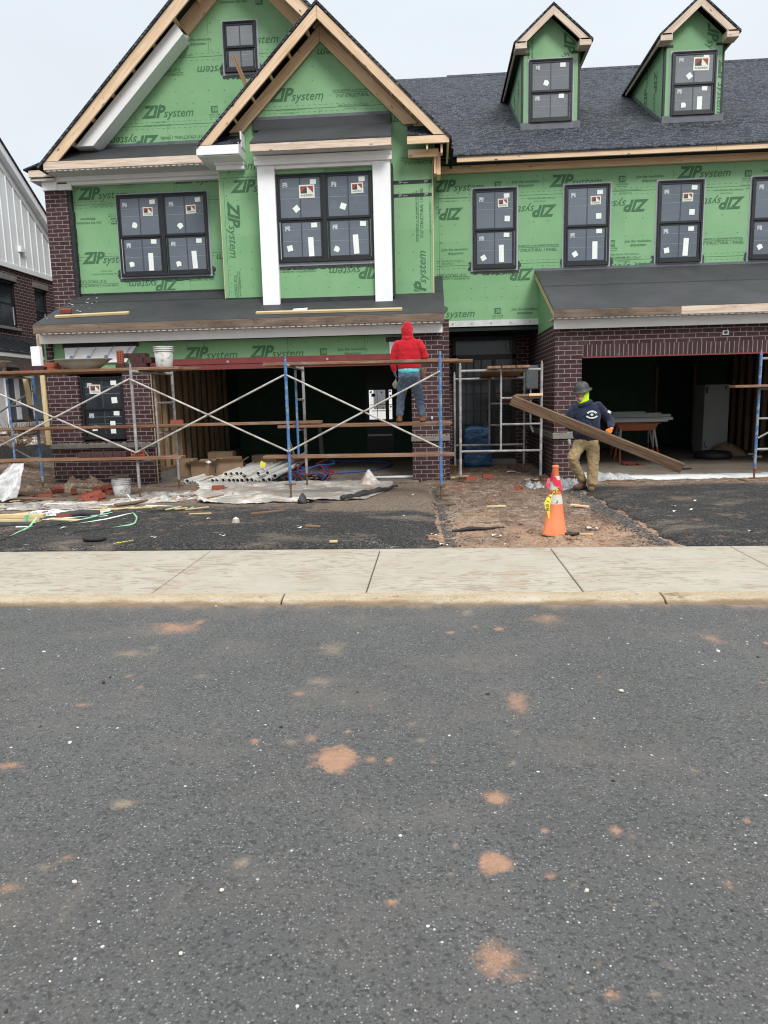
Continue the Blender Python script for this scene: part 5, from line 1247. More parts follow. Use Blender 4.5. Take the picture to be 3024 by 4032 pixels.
M['bluewrap'] = pm('blue_plastic_wrap', (.008,.05,.13), (.02,.11,.24), 6, .12, 1.0, 11, spec=.6, bd=.03)
M['redhose'] = pm('red_tubing', (.30,.045,.06), (.36,.07,.085), 9, .5)
M['bluehose'] = pm('blue_tubing', (.035,.10,.36), (.05,.14,.44), 9, .45)
M['trim'] = pm('bare_trim_metal', (.42,.43,.43), (.52,.53,.53), 5, .4)
M['saw'] = pm('orange_sawhorse', (.32,.085,.03), (.40,.12,.045), 7, .6)
M['panelgrey'] = pm('grey_cabinet', (.26,.26,.26), (.32,.32,.31), 2, .6)
def plasticmat():
    t = NT('clear_sheeting'); v = t.coord('Object')
    n = t.noise(v, 6, 5, .6, 1)
    t.out(t.ramp(n, [(.3, (.52,.54,.55)), (.7, (.78,.79,.79))]), .3, t.bump(n, .8, .04), 0, .5)
    t.b.inputs['Alpha'].default_value = .5
    return t.m
M['sheet'] = plasticmat()
M['bagw'] = pm('white_poly_bag', (.60,.61,.61), (.74,.75,.75), 5, .45, .5, 9, bd=.03)
def tarpmat():
    t = NT('splattered_drop_cloth'); v = t.coord('Object')
    c = t.ramp(t.noise(t.map(v, (1, 1.7, 1)), 1.6, 7, .7), [(.25, (.50,.42,.33)), (.5, (.80,.76,.70)), (.75, (.90,.885,.85))])
    c = t.mix(t.fr(t.noise(t.map(v, (1, 2.4, 1)), 4.5, 7, .75), .58, .66, 0, .7), c, (.40,.33,.26))
    sx = t.n('SeparateXYZ', {0: v})
    c = t.mix(t.math('MULTIPLY', t.fr(sx.outputs[0], -2.3, -.7), t.fr(t.noise(v, 2, 5, .7), .3, .55)), c, (.33,.30,.265))
    c = t.mix(t.fr(t.noise(t.map(v, (1,1,1), (7,3,0)), 3.3, 4, .6), .655, .68, 0, .9), c, (.25,.44,.47))
    c = t.mix(t.fr(t.noise(t.map(v, (1,1,1), (2,8,0)), 1.7, 5, .6), .60, .68, 0, .8), c, (.40,.24,.14))
    return t.out(c, .8, t.bump(t.noise(v, 16, 6, .7), .5, .02), 0, .25)
M['tarp'] = tarpmat(); M['tarpblack'] = pm('black_tarp_back', (.025,.025,.026), (.06,.06,.06), 7, .6, .5, 14, bd=.02)

def brick_mesh():
    L, Wd, Hh = .19, .085, .062; mb = MB().box(-L/2, L/2, -Wd/2, Wd/2, 0, Hh)
    for zz, up in ((Hh+.0006, 1), (-.0006, 0)):
        for i in range(5):
            for j in (-1, 1):
                cx, cy = -.066+.033*i, j*.019
                ring = [(cx+.0105*math.cos(a*.785), cy+.0105*math.sin(a*.785), zz) for a in range(8)]
                mb.face(ring if up else ring[::-1], 1)
    return mb
BD = brick_mesh().mesh('brick', (0,0,0)); BD.materials.append(M['brick_loose']); BD.materials.append(M['hole'])
BR = BD.copy(); BR.materials.clear(); BR.materials.append(M['brick_red']); BR.materials.append(M['hole'])
for me in (BD, BR):
    me.polygons.foreach_set('material_index', [1 if i >= 6 else 0 for i in range(len(me.polygons))])
def brick(loc, rot, label, red=False, group=None):
    o = bpy.data.objects.new('brick', BR if red else BD); COL.objects.link(o); o.location = loc; o.rotation_euler = rot
    return tag(o, label, 'brick', group)
E0 = math.pi/2
random.seed(21)
# row on the upper left plank: bricks on edge, ends to the street
for i in range(8): brick((-6.25+.0655*i, 10.72+random.uniform(-.012, .012), 2.1015), (E0, 0, E0+random.uniform(-.04, .04)), 'dark brick on edge in the row of eight left of the mortar pan', False, 'row of dark bricks left of the mortar pan')
brick((-5.70, 10.62, 2.058), (0, 0, .35), 'red dusty brick at the right end of the row beside the mortar pan', True)
brick((-5.73, 10.60, 2.122), (0, 0, .2), 'broken looking red brick on top of the dusty one left of the pan', True)
brick((-5.58, 10.85, 2.059), (0, 0, .05), 'dark brick lying flat close behind the pan')
# stack right of the pan
for i in range(7): brick((-4.72+.0665*i, 10.66+random.uniform(-.01, .01), 2.1015), (E0, 0, E0), 'dark brick in the bottom course of the stack beside the bucket', False, 'bottom course of the stack beside the bucket')
for i in range(5): brick((-4.51+.0665*i, 10.70+random.uniform(-.02, .02), 2.188), (E0, 0, E0), 'dark brick in the upper course of the stack beside the bucket', False, 'upper course of the stack beside the bucket')
for i in range(4): brick((-4.60+.088*i, 10.74, 2.2315), (0, 0, E0+random.uniform(-.05, .05)), 'dark brick laid flat on top of the stack beside the bucket', False, 'top course of the stack beside the bucket')
brick((-4.66, 10.58, 2.241), (0, E0, E0), 'red brick stood on end left of the stack, core holes showing', True)
# row on the knee high plank
for i in range(11): brick((-5.22+.0665*i, 10.25+random.uniform(-.008, .008), .806), (E0, 0, E0), 'dark brick on edge in the row on the knee high plank', False, 'row of dark bricks on the knee high plank')
brick((-4.33, 10.24, .806), (E0, 0, .1), 'bright red cored brick at the right end of the knee high row', True)
brick((-3.98, 10.95, 1.219), (0, 0, .2), 'single red brick on the waist high plank right of the grey frame', True)
brick((-6.46, 12.62, 2.915+.42*.55+.028), (math.atan(.42), 0, .08), 'red brick lying on the left end of the lower roof', True)
# rubble on the ground
pts = [(-5.30,10.42,.3),(-5.18,10.55,1.2),(-5.26,10.75,2.2),(-5.12,10.92,.8),(-5.02,10.80,.1),(-5.20,11.05,1.6),(-5.34,10.98,2.7),(-5.10,10.36,.5),(-4.98,10.22,1.0),(-5.08,10.08,2.4),(-4.96,9.96,.2),(-5.42,10.62,1.9),(-5.14,11.16,.4),(-5.36,11.2,1.1)]
for i, (x, y, a) in enumerate(pts):
    brick((x, y, gz(x, y)+.02+.02*(i % 3)), (random.choice((0, E0, .4, -.5)), random.uniform(-.4, .4), a), 'broken red brick in the rubble heap left of the ground bucket', True, 'rubble of red bricks left of the ground bucket')
for (x, y, a, rx, l) in ((-5.92,10.40,.5,0,'red brick lying flat under the hanging white bag'), (-6.15,10.36,1.8,E0,'red cored brick furthest left on the soil'), (-6.05,11.0,.9,.5,'red brick half sunk in soil before the left brick pier'), (-5.72,10.9,2.1,0,'dull red brick on the mound before the left brick pier'), (-4.72,8.72,.2,0,'red brick lying behind the strapped lumber'), (-3.42,11.05,.1,0,'dark red cored brick on the drop cloth'), (.62,11.78,.35,0,'red brick beside the foot of the entry scaffold'), (.95,12.42,.2,0,'red brick lying in the shade of the entry')):
    brick((x, y, (gz(x, y)+.03 if x < -4 or x > 0 else .165)), (rx, 0, a), l, True)
brick((1.31, 11.0, gz(1.31, 11)+.0), (.2, .1, 1.2), 'red brick fragment behind the cone', True)

# buckets
def bucket(loc, label, lean=0):
    t = thing('bucket', loc, label, 'bucket'); x, y, z = loc
    MB().lathe([(.118,0),(.122,.004),(.140,.30),(.137,.30),(.118,.012),(.0,.012)], (x, y, z), 28).build('body', M['bucket'], t)
    r = MB()
    for zz in (.225, .255, .285): r.lathe([(.1405+.0*zz,zz),(.1495,zz+.002),(.1495,zz+.012),(.1405,zz+.014)], (x, y, z), 28, closed=False)
    r.build('rim', M['bucket'], t)
    P = [(x+.152*math.cos(a), y-.152*math.sin(a)*.6-.02, z+.255-.17*math.sin(a)) for a in [math.pi*i/14 for i in range(15)]]
    MB().tube(P, .0025, 6).build('bail', M['rust'], t)
    return t
bucket((-3.985, 10.60, 2.072), 'grey mortar bucket standing on the top plank beside the brick stack')
bucket((-4.80, 10.62, gz(-4.8, 10.62)-.005), 'grey mortar bucket on the ground with a board across its top')
o = beam('board_scrap', (-4.95, 10.53, .437), (-4.68, 10.62, .452), .09, .03, M['oldpine']); tag(o, 'short board lying across the ground bucket', 'board')
# mortar pans
def pan(cx, cy, z, label, rx=.43, ry=.27):
    t = thing('mortar_pan', (cx, cy, z), label, 'mortar pan'); n = 36; mb = MB()
    def ring(k, h, wob=0): return [(cx+rx*k*math.cos(a)*(1+wob*math.sin(3*a)), cy+ry*k*math.sin(a), z+h+wob*.25*math.cos(2*a)) for a in [2*math.pi*i/n for i in range(n)]]
    mb.loft([ring(.46, 0), ring(.55, .012), ring(.80, .085), ring(.93, .135, .012), ring(1.03, .150, .02), ring(1.03, .158, .02), ring(.91, .147, .012), ring(.5, .02)])
    mb.build('body', M['clay'], t)
    m2 = MB(); m2.grid(16, 12, lambda a, b: (cx+(a-.5)*1.5*rx*math.sqrt(max(.05, 1-(2*b-1)**2)), cy+(b-.5)*1.5*ry, z+.10+.05*(1-(2*a-1)**2)*(1-(2*b-1)**2)+.012*fbm(a*6, b*6))); m2.build('mortar', M['mortar'], t)
    return t
pan(-5.20, 10.52, 2.058, 'dried mortar pan with flared rim on the top plank')
pan(-6.72, 10.52, 2.058, 'mortar pan cut off by the left edge of the picture', .36)
o = MB().box(-6.19, -6.045, 10.86, 10.95, 2.06, 2.45).box(-6.175, -6.06, 10.855, 10.859, 2.09, 2.43).build('gutter_piece', M['white'], bevel=.008); tag(o, 'white upright trim piece standing on the plank at the corner stud', 'trim piece')

# traffic cone with caution tape and pink ribbon
CX, CY, CZ = 1.262, 7.42, .085
t = thing('traffic_cone', (CX, CY, CZ), 'dirty orange traffic cone with two scuffed white collars on the soil', 'traffic cone')
rot = Matrix.Rotation(-.02, 4, 'Y')
prof = lambda h: .120-.091*(h/.70)
def cone_seg(a, b, d=0): return [(prof(a)+d, a), (prof((a+b)/2)+d, (a+b)/2), (prof(b)+d, b)]
MB().lathe([(.127,.004),(.126,.03)]+cone_seg(.03,.70)+[(.034,.705),(.034,.725),(.024,.728),(.022,.70)], (CX, CY, CZ), 32).build('body', M['orange'], t)
MB().lathe(cone_seg(.33,.43,.0015), (CX, CY, CZ), 32, closed=False).build('collar', M['reflect'], t)
MB().lathe(cone_seg(.475,.62,.0015), (CX, CY, CZ), 32, closed=False).build('collar', M['reflect'], t)
MB().box(CX-.10, CX+.20, CY-.10, CY+.14, CZ-.03, CZ+.004).build('base', M['rubber'], t, bevel=.01)
def ribbon(mb, pts, side, m=0):
    """band through pts with half-width vectors"""
    P = [Vector(p) for p in pts]; S = [Vector(s) for s in side]
    for i in range(len(P)-1): mb.add([P[i]-S[i], P[i+1]-S[i+1], P[i+1]+S[i+1], P[i]+S[i]], [(0,1,2,3)], m, True)
    return mb
def around(h0, h1, a0, a1, n=10, d=.006):
    return [V(CX+(prof(h0+(h1-h0)*i/n)+d)*math.cos(a0+(a1-a0)*i/n), CY+(prof(h0+(h1-h0)*i/n)+d)*math.sin(a0+(a1-a0)*i/n), CZ+h0+(h1-h0)*i/n) for i in range(n+1)]
mb = MB()
for k, off in enumerate((0, .03, -.025)):
    p = around(.615+off*.5, .485+off, -2.7, -.15, 14, .007+.004*k); ribbon(mb, p, [V(0,0,.022+.01*math.sin(i*1.3+k)) for i in range(15)])
p = [V(CX-.068, CY-.03, CZ+.6), V(CX-.085, CY-.045, CZ+.55), V(CX-.08, CY-.05, CZ+.49)]; ribbon(mb, p, [V(.014,0,0)]*3)
o = mb.build('ribbon', M['pink']); tag(o, 'crumpled pink ribbon wound around the traffic cone', 'ribbon')
mb = MB(); p = [V(CX+.015, CY-.085, CZ+.487), V(CX-.03, CY-.105, CZ+.47), V(CX-.075, CY-.12, CZ+.425), V(CX-.098, CY-.125, CZ+.36), V(CX-.098, CY-.125, CZ+.30), V(CX-.085, CY-.125, CZ+.25), V(CX-.078, CY-.12, CZ+.19)]
ribbon(mb, p, [V(.008,-.002,.030), V(.022,0,.026), V(.030,0,.016), V(.031,0,.004), V(.024,0,-.004), V(.013,0,-.004), V(.004,0,0)])
for i, c in enumerate('CAUTION'):
    s = i/6.0; k = min(len(p)-2, int(s*4.2)); f = s*4.2-k; q = p[k].lerp(p[k+1], f)+V(0,-.008,0)
    dr = (p[k+1]-p[k]); dr.y = 0; dr.normalize(); up = V(-dr.z, 0, dr.x)*(1)
    up = V(dr.z*-1, 0, dr.x)
    put_text(mb, c, q-up*.016, dr, up, .033, 1, .15, .02, None, .8, True)
o = mb.build('caution_tape', [M['yellowtape'], M['blacknotch']]); tag(o, 'twisted yellow caution tape hanging from the cone', 'caution tape')

# drop cloth on the drive
def dz(x, y): return .062+.052*min(1, (y-6.9)/5)+.045+.006*fbm(x*1.2, y*1.2, 2)
mb = MB(); N1, N2 = 110, 60
def cloth(a, b):
    yl = 9.62+.10*fbm(a*6, 3)+.35*max(0, .12-a)*6*.3; yh = 12.0-.25*max(0, a-.75)*2+.06*fbm(a*5, 9)
    xl = -4.05+.75*(1-b)+.1*fbm(b*5, 4); xr = -.95+.42*math.sin(min(1, b*1.15)*1.7)-.15*b
    x = xl+(xr-xl)*a; y = yl+(yh-yl)*b+.55*max(0, a-.55)*(1-b)
    z = dz(x, y)+.012+.03*max(0, fbm(x*1.7, y*2.6, 2))+.012*max(0, fbm(x*5, y*9, 6))
    pk = math.hypot((x+1.05)/.17, (y-11.55)/.22); z += .24*max(0, 1-pk)**1.0
    lf = max(0, .07-a)/.07; z += .07*lf*max(0, fbm(x*4, y*6, 1)+.3)
    return (x, y, z)
mb.grid(N1, N2, cloth)
o = mb.build('drop_cloth', M['tarp']); tag(o, 'wide splattered drop cloth spread on the drive before the garage', 'drop cloth')
P = []
for i in range(25):
    f = i/24; x = -1.28+.72*f; y = 9.75+1.22*f**1.1; P.append((x, y, dz(x, y)+.04+.012*math.sin(i*.9)))
o = MB().tube(P, [.02+.025*math.sin(math.pi*min(1, i/24+.1))+.008*math.sin(i*2.1) for i in range(25)], 10).build('tarp_roll', M['tarpblack']); tag(o, 'rolled black edge of tarp at the right end of the drop cloth', 'tarp roll')
mb = MB(); mb.loft([[(-1.80+.05*math.cos(a)*k, 9.62+.05*math.sin(a)*k, dz(-1.8, 9.62)+h+.02*math.sin(2*a)) for a in [i*.7854 for i in range(8)]] for k, h in ((1.6, 0), (1.3, .05), (.7, .10), (.15, .13))])
mb.add([(-1.75, 9.60, .20), (-1.50, 9.56, .15), (-1.35, 9.60, .145), (-1.72, 9.68, .15)], [(0,1,2,3)]); o = mb.build('tarp_fold', M['tarpblack']); tag(o, 'small upturned black fold at the front of the drop cloth', 'tarp fold')
# bunched dust sheet left of the cloth
mb = MB(); mb.grid(50, 30, lambda a, b: (-4.9+1.75*a+.2*b, 9.25+1.1*a+.55*b-.35*a*b, gz(-4.9+1.75*a, 9.4+b*.6)+.05+.07*max(0, fbm(a*5, b*2.5, 8))+.02*max(0, fbm(a*12, b*7, 2))-.05*(abs(2*b-1)**4)))
o = mb.build('dust_sheet', M['tarp']); tag(o, 'bunched dusty sheet on the ground below the grey scaffold frame', 'sheet')

# plastic sheeting and bags
mb = MB(); Pn = [(-6.02, 10.02, .72), (-6.16, 10.02, .70), (-6.40, 10.0, .45), (-6.62, 9.95, .22), (-6.4, 9.95, .20), (-6.20, 9.97, .16), (-6.12, 9.98, .20), (-6.06, 10.0, .45)]
def bagf(a, b):
    zt, zb = .715, .30-.13*math.sin(a*2.2); z = zt+(zb-zt)*b
    x0 = -6.17-.47*b**.9; x1 = -6.0-.06*b-.1*b*b; return (x0+(x1-x0)*a, 10.06-.05*b+.045*math.sin(a*11+b*3)*b+.03*fbm(a*5, b*4), z+.02*math.sin(a*9)*b)
mb.grid(30, 24, bagf); o = mb.build('plastic_bag', M['bagw']); tag(o, 'white plastic sheet hanging below the knee high plank at the left edge', 'plastic sheet')
def crumple(x0, x1, y0, y1, h, seed, label, m_='sheet', tilt=0):
    mb = MB()
    def fn(a, b):
        x = x0+(x1-x0)*a; y = y0+(y1-y0)*b+tilt*a; e = min(1, 6*min(a, 1-a, b, 1-b)+.05)
        base = max(gz(x, y), .14 if (y > 12.2 and x > 2.4) else 0)
        return (x+.05*fbm(a*4, b*4, seed), y+.05*fbm(a*4, b*4, seed+5), base+.010+h*e*(.12+.9*abs(fbm(a*2.6, b*2.6, seed+9))**1.3+.05*abs(fbm(a*8, b*7, seed))))
    mb.grid(36, 24, fn); o = mb.build('plastic_sheet', M[m_]); return tag(o, label, 'plastic sheet')
crumple(1.86, 2.50, 10.95, 11.6, .16, 3, 'crumpled clear plastic sheet behind the boots of the man in navy', tilt=.1)
crumple(2.42, 3.35, 11.85, 12.5, .13, 8, 'clear plastic sheet bunched at the left of the garage threshold')
crumple(1.46, 1.72, 11.1, 11.4, .14, 12, 'small ball of clear plastic right of the entry path')
mb = MB(); mb.grid(80, 8, lambda a, b: (3.0+5*a, 12.08+.30*b+.05*fbm(a*9, 1)+.0, .148+.018*abs(fbm(a*14, b*3, 4))-(0 if b > .35 else .05*(1-b/.35)))); o = mb.build('plastic_strip', M['bagw']); tag(o, 'long white plastic strip along the right garage threshold', 'plastic strip')
o = MB().grid(8, 4, lambda a, b: (1.40+.28*a, 13.55+.12*b-.05*a, gz(1.5, 13.5)+.03+.02*math.sin(a*5))).build('paper_scrap', M['paper']); tag(o, 'long white scrap lying in the dark entry', 'scrap')
o = MB().grid(8, 4, lambda a, b: (1.56+.22*a, 12.10+.25*b-.1*a, gz(1.6, 12.2)+.02+.02*math.sin(a*4+b*3))).build('paper_scrap', M['labelgrey']); tag(o, 'grey flattened scrap by the gas pipe of the entry', 'scrap')

# straps, as flat bands lying on the ground
def strap(pts, m_, label, w=.011, lift=.0):
    mb = MB(); P = []
    pts = [Vector(p) for p in pts]
    for i in range(len(pts)-1):
        for k in range(8): P.append(pts[i].lerp(pts[i+1], k/8))
    P.append(pts[-1])
    for _ in range(3): P = [P[0]]+[(P[i-1]+P[i]*2+P[i+1])/4 for i in range(1, len(P)-1)]+[P[-1]]
    Q = [V(p.x, p.y, max(p.z, dz(p.x, p.y) if p.y > 6.95 else .06)+.008) for p in P]
    S = []
    for i in range(len(Q)):
        d = (Q[min(i+1, len(Q)-1)]-Q[max(i-1, 0)]).normalized(); s = d.cross(Z3).normalized(); tw = math.sin(i*.25)*.5; S.append((s*math.cos(tw)+Z3*math.sin(tw))*w)
    ribbon(mb, Q, S); o = mb.build('plastic_strap', M[m_]); return tag(o, label, 'strap', 'loose packing straps')
strap([(-4.11,7.57,0),(-3.85,7.80,0),(-3.58,8.02,0),(-3.56,8.15,0),(-3.70,8.55,0),(-3.92,8.95,.05)], 'strap_g', 'green packing strap bent in a loop nearest the pavement')
strap([(-3.92,8.95,.05),(-4.05,8.45,0),(-4.4,8.1,0),(-4.75,8.02,0),(-4.95,8.0,0)], 'strap_w', 'pale packing strap running from the loop to the lumber')
strap([(-4.75,7.75,.0),(-4.55,8.1,.02),(-4.35,8.5,.03),(-4.22,9.0,.06)], 'strap_g', 'green packing strap crossing to the bunched sheet')
strap([(-4.6,8.02,0),(-4.3,8.5,.05),(-4.15,8.75,.03),(-4.35,8.72,.04),(-4.9,8.45,.04)], 'strap_w', 'pale packing strap crossing over the green one')
strap([(-3.9,9.0,.02),(-3.3,9.28,.02),(-3.24,9.36,.02),(-3.45,9.42,.02),(-4.0,9.55,.05)], 'strap_w', 'pale packing strap pointing at the drop cloth')
strap([(-3.8,8.92,.0),(-3.35,9.2,.0),(-3.22,9.32,.0),(-3.4,9.40,.0)], 'strap_g', 'green packing strap folded to a point at the drop cloth')
strap([(-4.7,6.97,0),(-4.65,7.3,0),(-4.75,7.8,.05),(-4.83,8.25,.19)], 'strap_g', 'green packing strap hanging off the lumber to the pavement')
strap([(-5.6,8.0,0),(-5.1,8.1,.02),(-4.86,8.28,.02)], 'strap_g', 'green packing strap at the left edge below the lumber')
strap([(-4.40,9.9,.25),(-4.15,9.6,.10),(-3.8,9.3,.06)], 'strap_w', 'stiff pale strap leaning off the bunched sheet')
# lumber
LB = []
for i, (y, z, x1) in enumerate(((8.30, .145, -4.84), (8.33, .195, -4.80), (8.43, .145, -4.9))):
    o = beam('lumber', (-7.0, y-.05, z), (x1, y+.05, z+.003), .09, .046, M['yellow_pine']); tag(o, ('lower front timber of the strapped lumber pile', 'top timber of the strapped lumber pile', 'rear timber of the strapped lumber pile')[i], 'timber', 'strapped lumber pile')
MB().box(-4.99, -4.965, 8.25, 8.50, .11, .222).build('x', M['strap_g'])
o = bpy.data.objects['x']; o.name = 'plastic_strap'; tag(o, 'green strap tied tightly around the lumber end', 'strap')
for i, (a, b, w_, h_, mt, l) in enumerate((((-4.83,8.55,.13),(-4.38,8.42,.125),.10,.018,'yellow_pine','thin pale board right of the strapped lumber'), ((-6.3,9.36,.17),(-5.50,9.44,.155),.034,.034,'galv','pale pipe lying left, front of two'), ((-6.3,9.50,.19),(-5.46,9.52,.17),.03,.03,'grey','grey pipe lying left behind the pale one'),
   ((-5.5,9.66,.17),(-5.1,9.72,.155),.02,.014,'strap_w','white stick on the soil behind the pipes'), ((-4.4,9.5,.16),(-3.98,10.0,.17),.12,.022,'oldpine','weathered board half under the bunched sheet'), ((-4.7,9.1,.14),(-3.75,9.35,.15),.06,.02,'yellow_pine','splintered pale lath lying before the sheet'),
   ((-6.9,10.81,.22),(-6.0,10.5,.2),.11,.02,'oldpine','weathered board on the soil at far left'), ((-6.2,10.1,.2),(-5.2,9.95,.18),.12,.02,'oldpine','grey weathered board before the red rubble'), ((-5.9,11.15,.32),(-5.45,11.2,.30),.05,.04,'oldpine','short log like board on the mound of soil'))):
    o = beam('board', a, b, w_, h_, M[mt]); tag(o, l, 'board')
mb = MB(); mb.tube([(-4.78,8.72,.14),(-4.5,8.75,.17),(-4.3,8.8,.15)], .045, 8); o = mb.build('tarp_roll', M['tarpblack']); tag(o, 'small black rolled scrap between the straps', 'tarp roll')
mb = MB(); mb.tube([(-5.6,8.0,.12),(-5.2,8.08,.13),(-4.85,8.2,.125)], [.03,.045,.03], 8); o = mb.build('tarp_roll', M['tarpblack']); tag(o, 'black folded plastic under the lumber at the left edge', 'tarp roll')
# valve cover on the drive, yellow scrap, pale stone, little scraps
t = thing('valve_cover', (-3.6, 7.2, .10), 'round black cover tilted on the left drive near the pavement', 'cover')
mb = MB(); mb.lathe([(.02,.0),(.115,.0),(.118,.028),(.108,.034),(.10,.030),(.0,.032)], (-3.6, 7.2, .112), 28); b_ = mb.build('lid', M['rubber'], t); b_.rotation_euler = (-.12, .05, 0)
MB().lathe([(.10,-.06),(.10,.012),(.085,.012)], (-3.6, 7.2, .10), 24).build('collar', M['rubber'], t)
mb = MB()
for i in range(7): rock(mb, (-3.26+.02*i, 6.95+.025*i, .128), .016, flat=.2)
o = mb.build('yellow_scrap', M['yellowtape']); tag(o, 'crumpled yellow scrap lying on the drive right of the black cover', 'scrap')
mb = MB(); rock(mb, (-2.34, 8.18, .14), .045, flat=1.1); o = mb.build('stone', M['pebble']); tag(o, 'pale stone standing alone on the left drive', 'stone')
scr = [((-2.3,8.74,.135),(-1.92,8.97,.14),.02,'stud','thin brown stick below the drop cloth'), ((-1.45,7.86,.13),(-1.27,7.79,.13),.03,'stud','short brown stick near the middle of the left drive'), ((-1.05,6.99,.118),(-.97,7.0,.118),.02,'yellow_pine','tiny pale chip beside the pavement on the left drive'), ((-1.65,8.95,.135),(-1.36,9.0,.135),.02,'oldpine','faint grey stick right of the brown one'),
  ((.38,8.70,.10),(.76,8.58,.105),.13,'stud','flat dark board on the path between the drives'), ((.44,8.18,.085),(.66,8.12,.085),.05,'oldpine','split dark shingle scrap on the path'), ((1.80,9.36,.105),(1.99,9.2,.10),.06,'cedar','orange chip of board at the edge of the right drive'), ((.70,9.33,.10),(.95,9.36,.10),.03,'yellow_pine','thin pale lath on the path behind the board'),
  ((1.50,7.45,.085),(1.66,7.42,.085),.02,'yellow_pine','pale splinter right of the cone'), ((.30,12.5,.14),(.62,12.62,.15),.08,'yellow_pine','pale wood block by the entry scaffold'), ((.26,11.24,.11),(.60,11.34,.11),.09,'brick_red','long red paver at the slim brick pier'), ((.02,9.62,.10),(.29,9.66,.10),.2,'oldpine','square wood pad under the screw jack of the slim pier frame'),
  ((.05,10.55,.10),(.30,10.5,.10),.1,'oldpine','second wood pad behind the screw jack'), ((2.78,11.46,.13),(3.14,11.40,.13),.12,'stud','brown wood block on the dirt before the right garage'), ((4.95,11.72,.12),(5.6,11.86,.12),.2,'stud','curved wood sill under the right scaffold jack'), ((1.3,10.9,.10),(1.5,10.85,.10),.07,'stud','brown board scrap behind the cone by the entry')]
for a, b, w_, mt, l in scr:
    o = beam('wood_scrap', a, b, w_, .022, M[mt]); tag(o, l, 'wood scrap')
mb = MB(); mb.tube([(.20,7.66,.085),(.40,7.74,.10),(.56,7.72,.10),(.78,7.84,.09)], [.012,.024,.016,.008], 7); o = mb.build('rubber_strip', M['rubber']); tag(o, 'wavy black rubber strip lying on the path', 'rubber strip')
mb = MB(); mb.tube([(1.30,7.36,.10),(1.42,7.33,.105),(1.50,7.36,.105)], .018, 8); o = mb.build('rubber_strip', M['rubber']); tag(o, 'black hose end beside the foot of the cone', 'rubber strip')
for (x, y, s, l) in ((.65,7.29,.05,'white scrap on the path left of the cone'), (1.72,7.72,.06,'white folded scrap right of the cone'), (.72,6.98,.02,'white speck of paper at the pavement edge'), (.10,7.02,.04,'white scrap at the corner of the left drive'), (2.9,8.6,.05,'white scrap on the right drive'), (3.2,7.3,.03,'pinkish flat stone on the right drive')):
    mb = MB(); mb.grid(5, 4, lambda a, b: (x+s*(a-.5)*2, y+s*(b-.5)*1.3+.3*s*a, max(gz(x, y)+.02, .125 if (x > 2.3 or x < .1) else 0)+.012*math.sin(a*4+b*2))); o = mb.build('paper_scrap', M['paper'] if 'pink' not in l else M['pebble']); tag(o, l, 'scrap')
# debris strewn over the left yard and the path
def gtop(x, y):
    if y < 11.7 and (.12 > x > -6.6): return dz(x, y)
    if x > 2.4 and y < 11.3: return dz(x, y)
    return gz(x, y)
random.seed(77)
for i in range(34):
    x = random.uniform(-6.4, -3.0); y = random.uniform(8.5, 10.5); a = random.gauss(0, .6); L = random.uniform(.08, .32); z = gtop(x, y)+.022
    if y < 8.5+(x+3)*-.1 and i % 2: continue
    o = beam('wood_scrap', (x, y, z), (x+L*math.cos(a), y+L*math.sin(a), z+random.uniform(-.004, .03)), random.uniform(.012, .05), .014, M[random.choice(('yellow_pine', 'oldpine', 'osb', 'stud'))], bevel=.002)
    tag(o, 'splintered stick in the debris left of the drop cloth', 'wood scrap', 'splinters in the left debris')
for i in range(46):
    x = random.uniform(-6.3, -3.2) if i < 30 else random.uniform(.2, 2.0); y = random.uniform(8.6, 11.2) if i < 30 else random.uniform(7.2, 11.5); r = random.uniform(.014, .042)
    mb = MB(); rock(mb, (x, y, gtop(x, y)+r*.3), r, flat=.7)
    if i < 30: o = mb.build('brick_fragment', M['brick_red']); tag(o, 'red brick fragment in the debris of the left yard', 'brick fragment', 'brick fragments in the left yard')
    else: o = mb.build('soil_clod', M['dirt']); tag(o, 'brown soil clod on the path between the drives', 'clod', 'clods on the path')
for i in range(22):
    x = random.choice((random.uniform(-6, -3.4), random.uniform(-3.2, 0), random.uniform(2.7, 5))); y = random.uniform(7.2, 10.8); s_ = random.uniform(.012, .03); z = gtop(x, y)+.012
    mb = MB(); mb.grid(3, 3, lambda a, b: (x+s_*(a-.5)*2+.2*s_*b, y+s_*(b-.5)*1.5, z+.008*math.sin(a*4+b*2+i)))
    o = mb.build('paper_scrap', M['paper']); tag(o, 'white speck of litter on the asphalt drives', 'scrap', 'specks of litter on the drives')
def sheet(x0, x1, y0, y1, seed, h, m_, label, skew=0):
    mb = MB()
    def fn(a, b):
        x = x0+(x1-x0)*a+skew*b+.14*fbm(a*3, b*3, seed); y = y0+(y1-y0)*b+.10*fbm(a*4, b*3, seed+4)
        e = min(1, 5*min(a, 1-a, b, 1-b))
        return (x, y, gtop(x, y)+.010+h*e*(abs(fbm(a*4, b*5, seed+2))+.4*abs(fbm(a*10, b*13, seed+7))))
    mb.grid(60, 34, fn); o = mb.build('dust_sheet', M[m_]); return tag(o, label, 'sheet')
sheet(-6.3, -4.6, 9.25, 9.95, 3, .035, 'tarp', 'trampled tan sheet on the soil in front of the red rubble')
sheet(-4.75, -3.7, 9.85, 11.0, 8, .035, 'tarp', 'flattened pale sheet between the ground bucket and the drop cloth', .2)
sheet(-5.4, -4.3, 8.75, 9.2, 14, .03, 'bagw', 'torn pale plastic sheet behind the strapped lumber')
